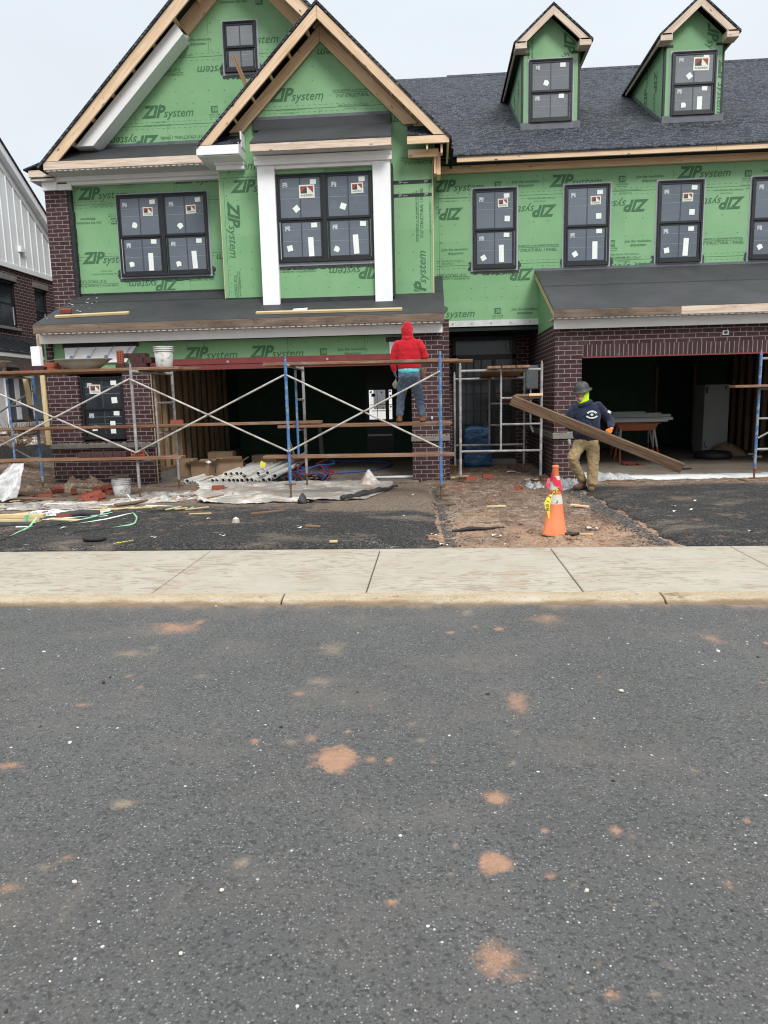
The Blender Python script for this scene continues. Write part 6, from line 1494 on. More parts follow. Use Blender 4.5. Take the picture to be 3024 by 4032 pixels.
# loose things on the lower roof
rz = lambda y: 2.915+.42*(y-12.07)
for a, b, l in (((-6.56,12.41,rz(12.41)+.025),(-5.27,12.50,rz(12.50)+.025),'pale timber lying at the left end of the lower roof'), ((-2.96,12.26,rz(12.26)+.025),(-.48,12.22,rz(12.22)+.025),'long pale timber lying on the lower roof below the columns')):
    o = beam('timber', a, b, .07, .04, M['yellow_pine'], up=(0,-.42,1)); tag(o, l, 'timber')
o = MB().grid(4, 3, lambda a, b: (-2.36+.25*a, 12.36+.13*b, rz(12.36+.13*b)+.006+.01*a)).build('paper_scrap', M['paper']); tag(o, 'white scrap behind the long timber on the lower roof', 'scrap')
o = beam('board', (-3.16, 13.25, 6.95), (-3.37, 13.22, 7.47), .075, .03, M['stud'], up=(0,1,0)); tag(o, 'brown board standing up behind the gable rake before the small window', 'board')

# ---- inside the left garage
def pipe_me(r): 
    mb = MB(); mb.tube([(0,0,0),(0,3.6,0)], r, 16, 0, True, .82); me = mb.mesh('pvc_pipe', (0,0,0)); me.materials.append(M['pipe_w']); me.materials.append(M['pipe_dark']); return me
PBIG, PSM = pipe_me(.043), pipe_me(.022)
def pipe(ux, r, z, y, big, label, grp='white pipes on the garage floor'):
    x = -4.36+(ux-320)*.001849; o = bpy.data.objects.new('pvc_pipe', PBIG if big else PSM); COL.objects.link(o)
    o.location = (x, y, z); o.rotation_euler.z = random.uniform(-.02, .02); return tag(o, label, 'pipe', grp)
random.seed(4)
for ux in (320, 565, 612, 660, 722, 768, 812, 855, 897, 940, 1062, 1113): pipe(ux, .043, .165, 12.27+random.uniform(0, .1), True, 'wide white pipe in the bottom row on the garage floor')
for ux in (225, 262, 290, 361, 395, 470, 490, 510, 533, 980, 1016): pipe(ux, .022, .144, 12.3+random.uniform(0, .12), False, 'thin white pipe in the bottom row on the garage floor', 'thin white pipes on the garage floor')
for ux, big, y in ((876, True, 12.33), (1003, False, 12.45), (1140, False, 12.4), (1185, True, 12.22), (690, True, 12.7), (635, True, 12.7), (790, True, 12.7), (740, True, 12.75), (960, True, 12.7), (1040, True, 12.8)): pipe(ux, 0, .242 if big else .228, y, big, 'white pipe lying on top of the pipe row', 'white pipes on top of the row')
random.seed(9)
for i in range(9):
    red = i % 2 == 0; x = -2.62+.072*i; P = [V(x+random.uniform(-.05, .05)+.25*math.sin(k*.5+i), 12.28+.32*k+random.uniform(-.05, .05), .15+.05*(i % 3)+.06*abs(math.sin(k*.8+i))) for k in range(9)]; P[0] = V(x+.05*i*.5, 12.25, .15)
    o = MB().tube(P, .014, 8).build('hose', M['redhose'] if red else M['bluehose']); tag(o, ('red' if red else 'blue')+' plastic tube in the tangle beside the white pipes', 'tube', ('red' if red else 'blue')+' tubes in the garage tangle')
P = [(-2.6,13.0,.16),(-2.4,13.52,.14),(-1.9,13.65,.14),(-1.46,13.78,.14),(-1.1,14.2,.14),(-.9,14.8,.14),(-.88,15.3,.14),(-1.1,15.9,.14),(-1.6,16.2,.14),(-2.4,16.2,.15)]
o = MB().tube(P, .016, 8).build('hose', M['bluehose']); tag(o, 'long blue tube looping over the bare garage floor', 'tube')
o = MB().tube([(-2.35,12.7,.18),(-1.9,12.75,.20),(-1.72,12.9,.22)], .012, 8).build('hose', M['redhose']); tag(o, 'short red tube lying across the tangle', 'tube')
mb = MB(); mb.grid(16, 10, lambda a, b: (-2.75+.9*a, 12.32+.5*b, .135+.09*abs(fbm(a*4, b*3, 2))+.05*math.sin(a*3.1))); o = mb.build('black_plastic', M['tarpblack']); tag(o, 'black plastic bag under the tube tangle', 'plastic bag')
o = MB().tube([(-1.13,12.6,.15),(-.36,12.66,.15)], .024, 12).build('pvc_pipe', M['white']); tag(o, 'short white pipe lying alone near the slim brick pier', 'pipe')
def carton(x, y, w, d, h, rz_, label, open_=False):
    t = thing('carton', (x, y, .125), label, 'carton', None); c, s = math.cos(rz_), math.sin(rz_); U = V(c, s, 0); W = V(-s, c, 0); O = V(x, y, .125)
    m = MB().obox(O+Z3*h/2, U*w/2, W*d/2, Z3*h/2); m.build('box', M['card'], t, bevel=.003)
    if open_:
        f = MB()
        for sg, A, B in ((1, W, U), (-1, W, U), (1, U, W), (-1, U, W)):
            ha, hb = (d/2, w/2) if A is W else (w/2, d/2); e = O+Z3*h+A*sg*ha
            f.add([e-B*hb, e+B*hb, e+B*hb*.95+A*sg*.12+Z3*.07, e-B*hb*.95+A*sg*.12+Z3*.07], [(0,1,2,3)])
        f.build('flap', M['card'], t)
        g = MB()
        for i in range(7): rock(g, O+U*random.uniform(-.3, .3)*w+W*random.uniform(-.3, .3)*d+Z3*(h+.02), .05)
        g.build('packing', M['pipe_w'], t)
    else: MB().obox(O+Z3*(h+.002), U*w/2, W*.025, Z3*.001).build('tape', M['osb'], t)
    return t
carton(-4.74, 13.55, .27, .35, .34, .05, 'plain tall carton against the stud wall')
carton(-4.40, 13.35, .36, .30, .26, -.12, 'open carton with white packing at the front of the boxes', True)
carton(-4.00, 13.75, .52, .36, .27, .28, 'open wide carton leaning beside the pipes', True)
carton(-4.3, 14.3, .5, .4, .42, .1, 'carton stacked behind in the dark of the left garage')
carton(-3.5, 14.9, .55, .4, .3, -.2, 'dim carton far back behind the pipes')
o = MB().grid(4, 4, lambda a, b: (-3.2+.09*a+.03*b, 12.95, .36+.1*b-.05*a)).build('yellow_tag', M['yellowtape']); tag(o, 'small yellow tag stuck among the pipes', 'tag')
o = beam('pipe_strip', (-4.05, 12.42, .225), (-3.28, 12.32, .262), .03, .012, M['yellow_pine']); tag(o, 'thin yellow strip lying across the pipe row', 'strip')
o = beam('post', (-2.75, 17.6, .13), (-2.78, 17.6, 1.0), .1, .1, M['panelgrey'], up=(0,1,0)); tag(o, 'pale short post standing deep in the left garage', 'post')

# ---- inside the right garage
def sawhorse(y, x0, x1, label):
    t = thing('sawhorse', ((x0+x1)/2, y, .135), label, 'sawhorse', 'orange sawhorses')
    MB().prism([(x0, .90), (x1, .90), (x1-.06, .765), (x0+.06, .765)], y-.03, y+.03).build('beam', M['saw'], t, bevel=.004)
    MB().box(x0-.06, x1+.05, y-.035, y+.035, .90, .925).build('cap', M['oldpine'], t, bevel=.003)
    for x, sx in ((x0+.08, -.06), (x1-.08, .06)):
        for sy in (-.24, .24): MB().tube([(x, y+sy*.1, .79), (x+sx*.6, y+sy*.62, .42)], .02, 6).tube([(x+sx*.6, y+sy*.62, .42), (x+sx, y+sy, .135)], .022, 6, 1).build('leg', [M['trim'], M['saw']], t)
    return t
sawhorse(15.25, 3.84, 4.68, 'front orange sawhorse holding trim lengths in the right garage')
sawhorse(16.6, 4.1, 4.98, 'rear orange sawhorse in the dark of the right garage')
for i, (x0, x1, y, z) in enumerate(((3.7,4.85,15.15,.945),(3.75,5.0,15.3,.975),(3.72,4.5,15.45,.945),(3.8,5.05,15.6,1.03),(3.9,4.9,15.75,1.06),(3.6,4.6,15.9,1.09))):
    m = MB().box(x0, x1, y, y+.10, z, z+.022).box(x0, x1, y, y+.012, z+.022, z+.055); o = m.build('trim_length', M['trim']); tag(o, 'pale trim length in the stack on the orange sawhorse', 'trim length', 'trim lengths on the sawhorse')
t = thing('cabinet', (6.3, 16.7, .135), 'tall grey boxed cabinet standing in the right garage', 'cabinet')
MB().box(6.06, 6.60, 16.5, 17.1, .16, 1.69).build('body', M['panelgrey'], t, bevel=.006)
MB().box(6.08, 6.13, 16.494, 16.4985, 1.50, 1.64).box(6.09, 6.11, 16.494, 16.4985, .3, .42).box(6.50, 6.53, 16.494, 16.4985, 1.58, 1.64).tube([(6.14, 16.499, .30), (6.14, 16.49, .30)], .02, 8).build('marking', M['dark_logo'], t)
MB().box(6.06, 6.60, 16.52, 17.1, .136, .159).build('plinth', M['rubber'], t)
mb = MB(); N, R_, r_ = 36, .29, .085
for i in range(N):
    for j in range(10):
        a = 2*math.pi*i/N; b = 2*math.pi*j/10; mb.v.append((5.90+(R_+r_*math.cos(b))*math.cos(a), 15.45+(R_+r_*math.cos(b))*math.sin(a), .215+.08*math.sin(b)))
for i in range(N):
    for j in range(10): mb.f.append([i*10+j, ((i+1) % N)*10+j, ((i+1) % N)*10+(j+1) % 10, i*10+(j+1) % 10]); mb.m.append(0); mb.sm.append(True)
o = mb.build('drain_coil', M['rubber']); tag(o, 'black ring like tyre lying on the right garage floor', 'tyre')
mb = MB(); mb.grid(20, 14, lambda a, b: (6.1+.75*a, 15.95+.5*b, .14+.26*math.sin(math.pi*a)**.6*math.sin(math.pi*b)**.6*(1+.3*fbm(a*4, b*4)))); o = mb.build('paper_sack', M['card']); tag(o, 'crushed brown paper sack behind the black tyre', 'sack')
o = beam('wood_scrap', (4.45, 13.2, .15), (4.72, 13.35, .15), .04, .025, M['rubber']); tag(o, 'small dark stick on the right garage floor', 'stick')
mb = MB(); mb.grid(12, 8, lambda a, b: (3.75+.4*a, 14.2+.35*b, .14+.06*abs(fbm(a*4, b*3, 7)))); o = mb.build('rag', M['redhose']); tag(o, 'crumpled dark red rag under the sawhorse', 'rag')
for (x, y, l) in ((6.75, 15.5, 'white offcut right of the black tyre'), (6.95, 16.2, 'white bent scrap by the stud wall')):
    o = MB().box(x, x+.18, y, y+.05, .137, .175).build('offcut', M['pipe_w'], bevel=.004); tag(o, l, 'offcut')
o = MB().tube([(5.05, 11.02, .16), (8, 11.1, .165)], .052, 18, 0, True, .85).build('pvc_pipe', [M['white'], M['pipe_dark']]); tag(o, 'thick white pipe on the ground at the right edge', 'pipe')
# blue wrapped pallet in the entry
t = thing('wrapped_bundle', (.92, 14.8, .12), 'bundle wrapped in shiny blue plastic before the entry door', 'wrapped bundle')
mb = MB(); n = 48
def wr(h, k): return [(.92+k*.27*max(-1, min(1, 1.9*math.cos(a)))*(1+.05*fbm(h*5, a*3)), 14.8+k*.18*max(-1, min(1, 1.9*math.sin(a)))*(1+.22*fbm(h*6, a*4, 5)), .13+h+.03*fbm(a, h*6, 3)) for a in [2*math.pi*i/n for i in range(n)]]
mb.loft([wr(.79*i/16, 1.0-.02*math.sin(i)) for i in range(16)]+[wr(.80, .86), wr(.815, .4)]); mb.build('wrap', M['bluewrap'], t)
MB().box(.68, 1.16, 14.65, 14.95, .10, .14).build('pallet', M['oldpine'], t)
# left yard: silt fence, dead stalks, stones
mb = MB(); mb.grid(40, 6, lambda a, b: (-9.2+2.1*a, 13.35+.12*math.sin(a*6), .50+.33*b-.02*a*6*.3+.03*math.sin(a*9)*b)); o = mb.build('silt_fence', M['tarpblack']); tag(o, 'low black silt fence across the yard at the left edge', 'silt fence')
random.seed(31)
for k, (x, y) in enumerate(((-8.9,14.6),(-8.5,14.2),(-8.05,14.0),(-9.0,15.6))):
    mb = MB()
    for i in range(26):
        a = random.uniform(0, 6.3); l = random.uniform(.2, .5); p = V(x+random.uniform(-.12, .12), y+random.uniform(-.1, .1), gz(x, y)-.02); q = p+V(math.cos(a)*.12, math.sin(a)*.1, l)
        mb.tube([p, p.lerp(q, .5)+V(.02, 0, .02), q], [.006, .004, .002], 5)
    o = mb.build('dead_shrub', M['rust']); tag(o, 'leafless reddish shrub in the bed along the neighbour wall', 'shrub', 'bare shrubs in the neighbour bed')
for i in range(26):
    x = random.uniform(-9.2, -7.3); y = random.uniform(13.6, 15.2); mb = MB(); r = random.uniform(.05, .11); rock(mb, (x, y, gz(x, y)+r*.3), r, flat=.5)
    o = mb.build('stone', M['pebble']); tag(o, 'pale stone in the bed behind the black silt fence', 'stone', 'stones in the neighbour bed')
# =====================================================================  PEOPLE
def clothmat(name, a, b, dirt=None, amt=.6, sc=9, wr=16):
    t = NT(name); v = t.coord('Object')
    c = t.ramp(t.noise(v, sc, 5, .6), [(.3, a), (.7, b)])
    if dirt: c = t.mix(t.fr(t.noise(v, 5, 5, .7), amt, amt+.2), c, dirt)
    c = t.mix(t.fr(t.noise(v, 300, 2), .4, .7, 0, .25), c, tuple(x*.6 for x in a))
    h = t.math('ADD', t.noise(t.map(v, (1, 1, 2.2)), wr, 4, .55, 1.0), t.math('MULTIPLY', t.noise(v, 260, 2), .12))
    return t.out(c, .92, t.bump(h, .55, .02), 0, .12, **{'Sheen Weight': .15})
M['redcloth'] = clothmat('red_fleece', (.40,.010,.018), (.52,.02,.03))
M['navy'] = clothmat('navy_fleece', (.014,.020,.040), (.024,.032,.060), (.05,.056,.075), .58)
M['jeans'] = clothmat('worn_denim', (.085,.125,.185), (.145,.195,.27), (.22,.26,.31), .55)
M['khaki'] = clothmat('dusty_canvas', (.31,.225,.115), (.41,.31,.17), (.36,.20,.105), .56)
M['neon'] = clothmat('neon_cloth', (.52,.85,.015), (.62,.95,.03))
M['teal'] = clothmat('turquoise_cotton', (.09,.62,.66), (.14,.70,.74))
M['boot'] = clothmat('tan_boot_leather', (.20,.085,.04), (.29,.135,.07), (.11,.06,.04), .6)
M['boot2'] = clothmat('muddy_boot_leather', (.115,.058,.036), (.18,.095,.06), (.30,.17,.11), .58)
M['sole'] = pm('boot_sole', (.03,.022,.018), (.06,.045,.035), 20, .9)
M['skin'] = pm('tanned_skin', (.46,.26,.18), (.52,.31,.22), 25, .55, .1, 120)
M['hair'] = pm('dark_hair', (.012,.009,.008), (.022,.017,.014), 60, .7)
M['glove_o'] = clothmat('orange_knit_glove', (.75,.16,.02), (.82,.22,.035))
M['glove_k'] = clothmat('dark_glove', (.02,.02,.022), (.04,.04,.042))
M['glove_b'] = clothmat('grey_blue_glove', (.06,.085,.12), (.10,.13,.17))
M['hat'] = pm('scuffed_hard_hat', (.035,.038,.038), (.065,.068,.066), 14, .5, .3, 40, stains=[((.16,.15,.14), 18, .60, .08)])

def ering(p, d, s, a, b, n=16):
    d = Vector(d).normalized(); s = Vector(s); s = (s-d*s.dot(d)).normalized(); t = d.cross(s)
    return [Vector(p)+s*a*math.cos(2*math.pi*k/n)+t*b*math.sin(2*math.pi*k/n) for k in range(n)]
def limb(mb, pts, side=(1,0,0), n=16):
    """pts: (point, half width along side, half depth); ends rounded"""
    P = [Vector(p[0]) for p in pts]; k = len(P); rings = []
    D = [((P[min(i+1, k-1)]-P[max(i-1, 0)]).normalized()) for i in range(k)]
    a, b = pts[0][1], pts[0][2]; m_ = min(a, b)
    for f, q in ((.45, .8), (.8, .4)): rings.insert(0 if not rings else 0, ering(P[0]-D[0]*m_*(.35 if f == .8 else .75), D[0], side, a*f, b*f, n))
    rings = [ering(P[0]-D[0]*m_*.75, D[0], side, a*.45, b*.45, n), ering(P[0]-D[0]*m_*.4, D[0], side, a*.82, b*.82, n)]
    for i in range(k): rings.append(ering(P[i], D[i], side, pts[i][1], pts[i][2], n))
    a, b = pts[-1][1], pts[-1][2]; m_ = min(a, b)
    rings += [ering(P[-1]+D[-1]*m_*.4, D[-1], side, a*.82, b*.82, n), ering(P[-1]+D[-1]*m_*.75, D[-1], side, a*.45, b*.45, n)]
    return mb.loft(rings)
def ball(mb, c, rx, ry, rz, rot=None):
    bm = bmesh.new(); bmesh.ops.create_uvsphere(bm, u_segments=18, v_segments=12, radius=1); R = rot or Matrix.Identity(3)
    mb.add([Vector(c)+R @ V(v.co.x*rx, v.co.y*ry, v.co.z*rz) for v in bm.verts], [[v.index for v in f.verts] for f in bm.faces], 0, True); bm.free(); return mb
def skin_over(name, mb, mat, parent, vox=.007, smooth=4, wr=0, wscale=.06, cut=None):
    """fuse the overlapping volumes into one closed surface"""
    b = Vector(parent['_b']); me = mb.mesh(name, b)
    o = bpy.data.objects.new('tmp', me); COL.objects.link(o)
    bm = bmesh.new(); bm.from_mesh(me); bmesh.ops.recalc_face_normals(bm, faces=bm.faces); bm.to_mesh(me); bm.free()
    r = o.modifiers.new('r', 'REMESH'); r.mode = 'VOXEL'; r.voxel_size = vox; r.use_smooth_shade = True
    if smooth: s = o.modifiers.new('s', 'SMOOTH'); s.factor = .5; s.iterations = smooth
    if wr:
        tx = bpy.data.textures.new('folds', 'CLOUDS'); tx.noise_scale = wscale; tx.noise_depth = 2
        d = o.modifiers.new('d', 'DISPLACE'); d.texture = tx; d.strength = wr; d.mid_level = .5; d.texture_coords = 'LOCAL'
    dg = bpy.context.evaluated_depsgraph_get(); m2 = bpy.data.meshes.new_from_object(o.evaluated_get(dg)); m2.name = name
    bpy.data.objects.remove(o)
    if cut:
        bm = bmesh.new(); bm.from_mesh(m2)
        for co, no in cut: bmesh.ops.bisect_plane(bm, geom=bm.verts[:]+bm.edges[:]+bm.faces[:], plane_co=Vector(co)-b, plane_no=no, clear_outer=True)
        bm.to_mesh(m2); bm.free()
    m2.materials.clear(); m2.materials.append(mat)
    m2.polygons.foreach_set('use_smooth', [True]*len(m2.polygons))
    q = bpy.data.objects.new(name, m2); COL.objects.link(q); q['_b'] = list(b); q.parent = parent
    return q
def hand(mb, wrist, fdir, pnorm, right, curl, s=1.0, fat=1.0):
    """palm plus four unequal bent fingers and a thumb off the side of the palm.
    fdir: wrist to knuckles; pnorm: out of the palm; curl: bend per joint in radians"""
    w = Vector(wrist); f = Vector(fdir).normalized(); n = Vector(pnorm); n = (n-f*n.dot(f)).normalized(); x = f.cross(n)*(1 if right else -1)   # x points to the thumb side
    kn = w+f*.078*s
    limb(mb, [(w, .024*s*fat, .018*s*fat), (w+f*.035*s, .034*s*fat, .017*s*fat), (w+f*.07*s, .038*s*fat, .014*s*fat)], x)
    for off, L in ((.029, .066), (.0105, .076), (-.0085, .070), (-.0265, .055)):
        p = kn+x*off*s-f*.006*s; d = f.copy(); pts = [(p, .0088*s*fat, .0088*s*fat)]
        for seg, k in ((.46, .8), (.31, 1.1), (.23, 1.0)):
            a = curl*k; d = (d*math.cos(a)+n*math.sin(a)).normalized()
            m_ = (n*math.cos(a)-f*math.sin(a)); n2 = (n-d*n.dot(d)).normalized() if (n-d*n.dot(d)).length > .05 else -f
            p = p+d*L*seg*s; pts.append((p, (.0084 if seg > .3 else .0072)*s*fat, (.0084 if seg > .3 else .0072)*s*fat))
            # keep bending in the finger's own plane
            f_ = d; n_ = (n*math.cos(a)-f*math.sin(a))
            f0, n0 = f, n
            d = f_
        limb(mb, pts, x, 10)
    tb = w+f*.022*s+x*.030*s; d1 = (f*.55+x*.6+n*.45).normalized(); d2 = (f*.7+x*.1+n*.75).normalized()
    limb(mb, [(tb-x*.012*s, .013*s*fat, .012*s*fat), (tb+d1*.032*s, .0105*s*fat, .0105*s*fat), (tb+d1*.032*s+d2*.026*s, .0092*s*fat, .0092*s*fat), (tb+d1*.032*s+d2*.048*s, .0075*s*fat, .0075*s*fat)], x, 10)
    return mb
def boot(parent, ankle, toe, mat, s=1.0, zs=None):
    """ankle point and toe point on the ground"""
    a, t_ = Vector(ankle), Vector(toe); g = t_.z; d = V(t_.x-a.x, t_.y-a.y, 0).normalized(); sd = V(-d.y, d.x, 0)
    h = V(a.x, a.y, g)-d*.045*s
    mb = MB()
    limb(mb, [(V(a.x, a.y, g+.135*s), .052*s, .056*s), (V(a.x, a.y, g+.09*s), .047*s, .054*s), (V(a.x, a.y, g+.05*s), .045*s, .058*s)], sd)
    limb(mb, [(h+Z3*.042*s, .040*s, .036*s), (h+d*.07*s+Z3*.052*s, .040*s, .045*s), (h+d*.14*s+Z3*.042*s, .046*s, .036*s), (h+d*.205*s+Z3*.036*s, .042*s, .030*s)], sd)
    o = skin_over('boot', mb, mat, parent, .006, 3, .004, .03, cut=[(V(0,0,g+.012*s), V(0,0,-1))])
    sm = MB(); n = 20; out = []
    for i in range(n):
        u = 2*math.pi*i/n; c = math.cos(u); out.append(h+d*(.09+.137*c)*s+sd*(.043+.006*c)*math.sin(u)*s)
    sm.loft([[p+Z3*0 for p in out], [p+Z3*.028*s for p in out]])
    q = sm.build('sole', M['sole'], parent); q.parent = o; q.location = (0,0,0)
    lc = MB()
    for i in range(4):
        c = V(a.x, a.y, g)+d*(.052-.0*i+.018*(3-i))*s+Z3*(.075+.019*i)*s; lc.tube([c-sd*.022*s, c+d*.006*s, c+sd*.022*s], .003*s, 6)
    q = lc.build('lace', M['sole'], parent); q.parent = o; q.location = (0,0,0)
    return o

# ---------------- the man in the red hoodie, seen from behind on the waist high plank
PX, PY, PZ = -.345, 10.99, 1.167
pa = thing('person', (PX, PY, PZ), 'man in a red hood and blue jeans seen from behind on the scaffold plank', 'person')
def A(x, y, z): return V(PX+x, PY+y, PZ+z)
body = MB()
limb(body, [(A(-.005,0,.60), .13, .085), (A(0,0,.78), .125, .085), (A(0,.005,1.0), .15, .095), (A(-.01,.01,1.16), .15, .09)])
limb(body, [(A(-.01,.01,1.16), .055, .055), (A(-.015,.02,1.27), .05, .052)]); ball(body, A(-.018,.035,1.375), .072, .092, .105); ball(body, A(-.018,.10,1.32), .045, .05, .05); ball(body, A(-.018,.128,1.362), .012, .018, .02)
for sx in (-.088, .052): ball(body, A(sx,.03,1.365), .012, .02, .03)
limb(body, [(A(-.17,.01,1.175), .05, .05), (A(-.225,.02,.97), .042, .042), (A(-.222,.03,.80), .03, .03)]); limb(body, [(A(.16,.01,1.175), .05, .05), (A(.225,.02,.99), .042, .042), (A(.17,.17,.93), .03, .03)])
for s, (hx, kx, ax) in ((-1, (-.085,-.135,-.155)), (1, (.085,.155,.185))):
    limb(body, [(A(hx,0,.60), .078, .085), (A(kx,-.005,.34), .052, .055), (A(ax,.0,.10), .04, .042)])
hand(body, A(-.222,.03,.80), (0.02,.1,-1), (1,.2,0), False, .55, .95, .85); hand(body, A(.17,.17,.93), (-.3,1,.05), (-.6,-.2,-.8), True, .7, .95, .85)
skin_over('body', body, M['skin'], pa, .0065, 2)
hd = MB()
limb(hd, [(A(.0,0,.825), .175, .115), (A(.0,.0,.90), .182, .122), (A(0,.0,1.02), .185, .122), (A(-.005,.005,1.13), .19, .115), (A(-.01,.01,1.20), .165, .095), (A(-.015,.015,1.245), .10, .075)])
limb(hd, [(A(-.15,.01,1.175), .075, .078), (A(-.205,.005,1.07), .066, .070), (A(-.235,.01,.95), .056, .060), (A(-.235,.02,.84), .048, .05), (A(-.225,.03,.79), .038, .042)])
limb(hd, [(A(.14,.01,1.175), .075, .078), (A(.205,.005,1.08), .066, .070), (A(.242,.01,.985), .058, .060), (A(.225,.09,.95), .05, .05), (A(.18,.165,.935), .040, .042)], (0,0,1))
limb(hd, [(A(-.015,.012,1.22), .085, .075), (A(-.018,.015,1.275), .083, .082), (A(-.02,.025,1.35), .092, .102), (A(-.02,.03,1.405), .091, .102), (A(-.02,.028,1.448), .074, .086)])
limb(hd, [(A(-.085,-.03,1.262), .02, .02), (A(-.02,-.072,1.25), .024, .02), (A(.055,-.03,1.262), .02, .02)], (0,0,1))
skin_over('hoodie', hd, M['redcloth'], pa, .0065, 5, .024, .11)
wb = MB(); limb(wb, [(A(0,0,.812), .172, .112), (A(0,0,.84), .176, .116)]); skin_over('waistband', wb, M['redcloth'], pa, .0075, 2, .004, .03)
tl = MB(); limb(tl, [(A(.0,0,.765), .166, .112), (A(0,0,.80), .168, .112)]); skin_over('shirt_hem', tl, M['teal'], pa, .007, 2, .008, .04)
jn = MB()
limb(jn, [(A(0,0,.60), .155, .11), (A(0,0,.68), .165, .115), (A(0,0,.76), .158, .105)])
for hx, kx, ax, ty in ((-.082,-.135,-.152, 0), (.09,.155,.185, 0)):
    limb(jn, [(A(hx,0,.63), .088, .10), (A((hx+kx)/2,0,.48), .076, .084), (A(kx,0,.34), .062, .068), (A((kx+ax)/2,-.005,.22), .058, .062), (A(ax,0,.16), .056, .062), (A(ax,.0,.125), .059, .065)])
for sx in (-.075, .08): ball(jn, A(sx,-.05,.66), .075, .07, .075)
jo = skin_over('jeans', jn, M['jeans'], pa, .0065, 2, .030, .04)
pk = MB()
for sx in (-.085, .09): pk.grid(4, 4, lambda a, b: A(sx-.042+.084*a, -.122-.012*math.sin(a*3.14)*math.sin(b*3.14), .635+.09*b))
q = pk.build('pocket', M['jeans'], pa); q.parent = jo
boot(pa, A(-.157,.0,.12), A(-.185,.15,0), M['boot'], .88); boot(pa, A(.19,.0,.12), A(.215,.15,0), M['boot'], .88)
gl = MB(); hand(gl, A(-.222,.03,.80), (0.02,.1,-1), (1,.2,0), False, .55, 1.0, 1.12); skin_over('glove', gl, M['glove_b'], pa, .004, 2)
gl = MB(); hand(gl, A(.17,.17,.93), (-.3,1,.05), (-.6,-.2,-.8), True, .7, 1.0, 1.12); skin_over('glove', gl, M['glove_k'], pa, .004, 2)
bg_ = MB(); limb(bg_, [(A(.20,.0,.66), .03, .06), (A(.205,.0,.74), .036, .07), (A(.2,.0,.79), .034, .066)]); bg_.tube([A(.215,.02,.74), A(.255,-.01,.77), A(.25,-.02,.70)], .012, 8); skin_over('tool_pouch', bg_, M['boot2'], pa, .006, 2)
tr = thing('trowel', tuple(A(-.205,.03,.64)), 'pointed mason trowel held in the lowered hand of the man in red', 'trowel')
MB().tube([A(-.205,.05,.735), A(-.20,.06,.66)], .012, 8).build('handle', M['oldpine'], tr)
MB().tube([A(-.20,.06,.665), A(-.205,.04,.635), A(-.21,.02,.645)], .005, 6).build('shank', M['trim'], tr)
MB().prism([(PX-.215, PZ+.645), (PX-.262, PZ+.585), (PX-.245, PZ+.535), (PX-.205, PZ+.505), (PX-.178, PZ+.55), (PX-.175, PZ+.615)], PY+.012, PY+.016).build('blade', M['clay'], tr)

# ---------------- the man in navy carrying a plank
QX, QY, QZ = 2.235, 10.74, .105
pb = thing('person', (QX, QY, QZ), 'man in hard hat, navy hoodie and tan trousers carrying a long plank', 'person')
def B(x, y, z): return V(QX+x, QY+y, QZ+z)
FD = V(-.72, -.69, 0).normalized(); FS = V(FD.y, -FD.x, 0)   # head faces left and towards the street; FS = his right
LW = B(.345, -.20, .93); RW = B(-.245, -.17, .915)
body = MB()
limb(body, [(B(.03,0,.74), .14, .10), (B(.03,0,.92), .145, .105), (B(.03,0,1.12), .145, .10), (B(.02,.01,1.22), .12, .085)])
limb(body, [(B(-.01,.01,1.27), .055, .058), (B(-.03,0,1.37), .052, .056)])
HC = B(-.045, -.01, 1.455)
ball(body, HC, .078, .092, .10, Matrix.Rotation(math.radians(-55), 3, 'Z'))
def Fp(f, s, z): return HC+FD*f+FS*s+Z3*z
limb(body, [(Fp(.02,0,-.045), .055, .055), (Fp(.048,0,-.105), .036, .034)], FS)          # jaw to chin
ball(body, Fp(.05,0,-.02), .045, .045, .055)
limb(body, [(Fp(.080,0,.0), .0085, .010), (Fp(.098,0,-.032), .0125, .013), (Fp(.088,0,-.043), .011, .010)], FS, 10)   # nose
limb(body, [(Fp(.084,-.012,-.062), .008, .006), (Fp(.087,.0,-.061), .008, .007), (Fp(.084,.012,-.062), .008, .006)], FS, 8)
limb(body, [(Fp(.078,-.035,.012), .009, .008), (Fp(.088,0,.016), .009, .009), (Fp(.078,.035,.012), .009, .008)], Z3, 8)
for s in (-1, 1): ball(body, Fp(-.012, s*.070, -.015), .012, .018, .03)
limb(body, [(B(-.13,0,1.22), .05, .05), (B(-.255,-.03,1.06), .042, .042), (RW, .03, .03)]); limb(body, [(B(.185,.02,1.225), .05, .05), (B(.362,.0,1.05), .042, .042), (LW, .03, .03)])
limb(body, [(B(-.05,0,.76), .085, .09), (B(-.19,-.12,.50), .058, .06), (B(-.01,.10,.20), .042, .042)]); limb(body, [(B(.11,.01,.76), .085, .09), (B(.13,-.03,.45), .058, .06), (B(.128,.0,.13), .042, .042)])
hand(body, LW, (-.55,-.30,-.62), (-.15,.35,-.75), False, .85, .98, .85); hand(body, RW, (.25,-.85,.10), (.1,.15,.95), True, .7, .98, .85)
skin_over('body', body, M['skin'], pb, .005, 2)
ey = MB()
for s in (-1, 1): ball(ey, Fp(.083, s*.030, -.004), .010, .010, .006)
q = ey.build('eyes', M['hair'], pb)
hr = MB()
for s in (-1, 1): limb(hr, [(Fp(.086, s*.014, .016), .004, .004), (Fp(.082, s*.042, .019), .005, .004)], Z3, 8)
limb(hr, [(Fp(.092,-.018,-.053), .004, .004), (Fp(.097,0,-.050), .004, .005), (Fp(.092,.018,-.053), .004, .004)], Z3, 8)
limb(hr, [(Fp(.078,-.012,-.105), .006, .010), (Fp(.082,0,-.108), .006, .012), (Fp(.078,.012,-.105), .006, .010)], Z3, 8)
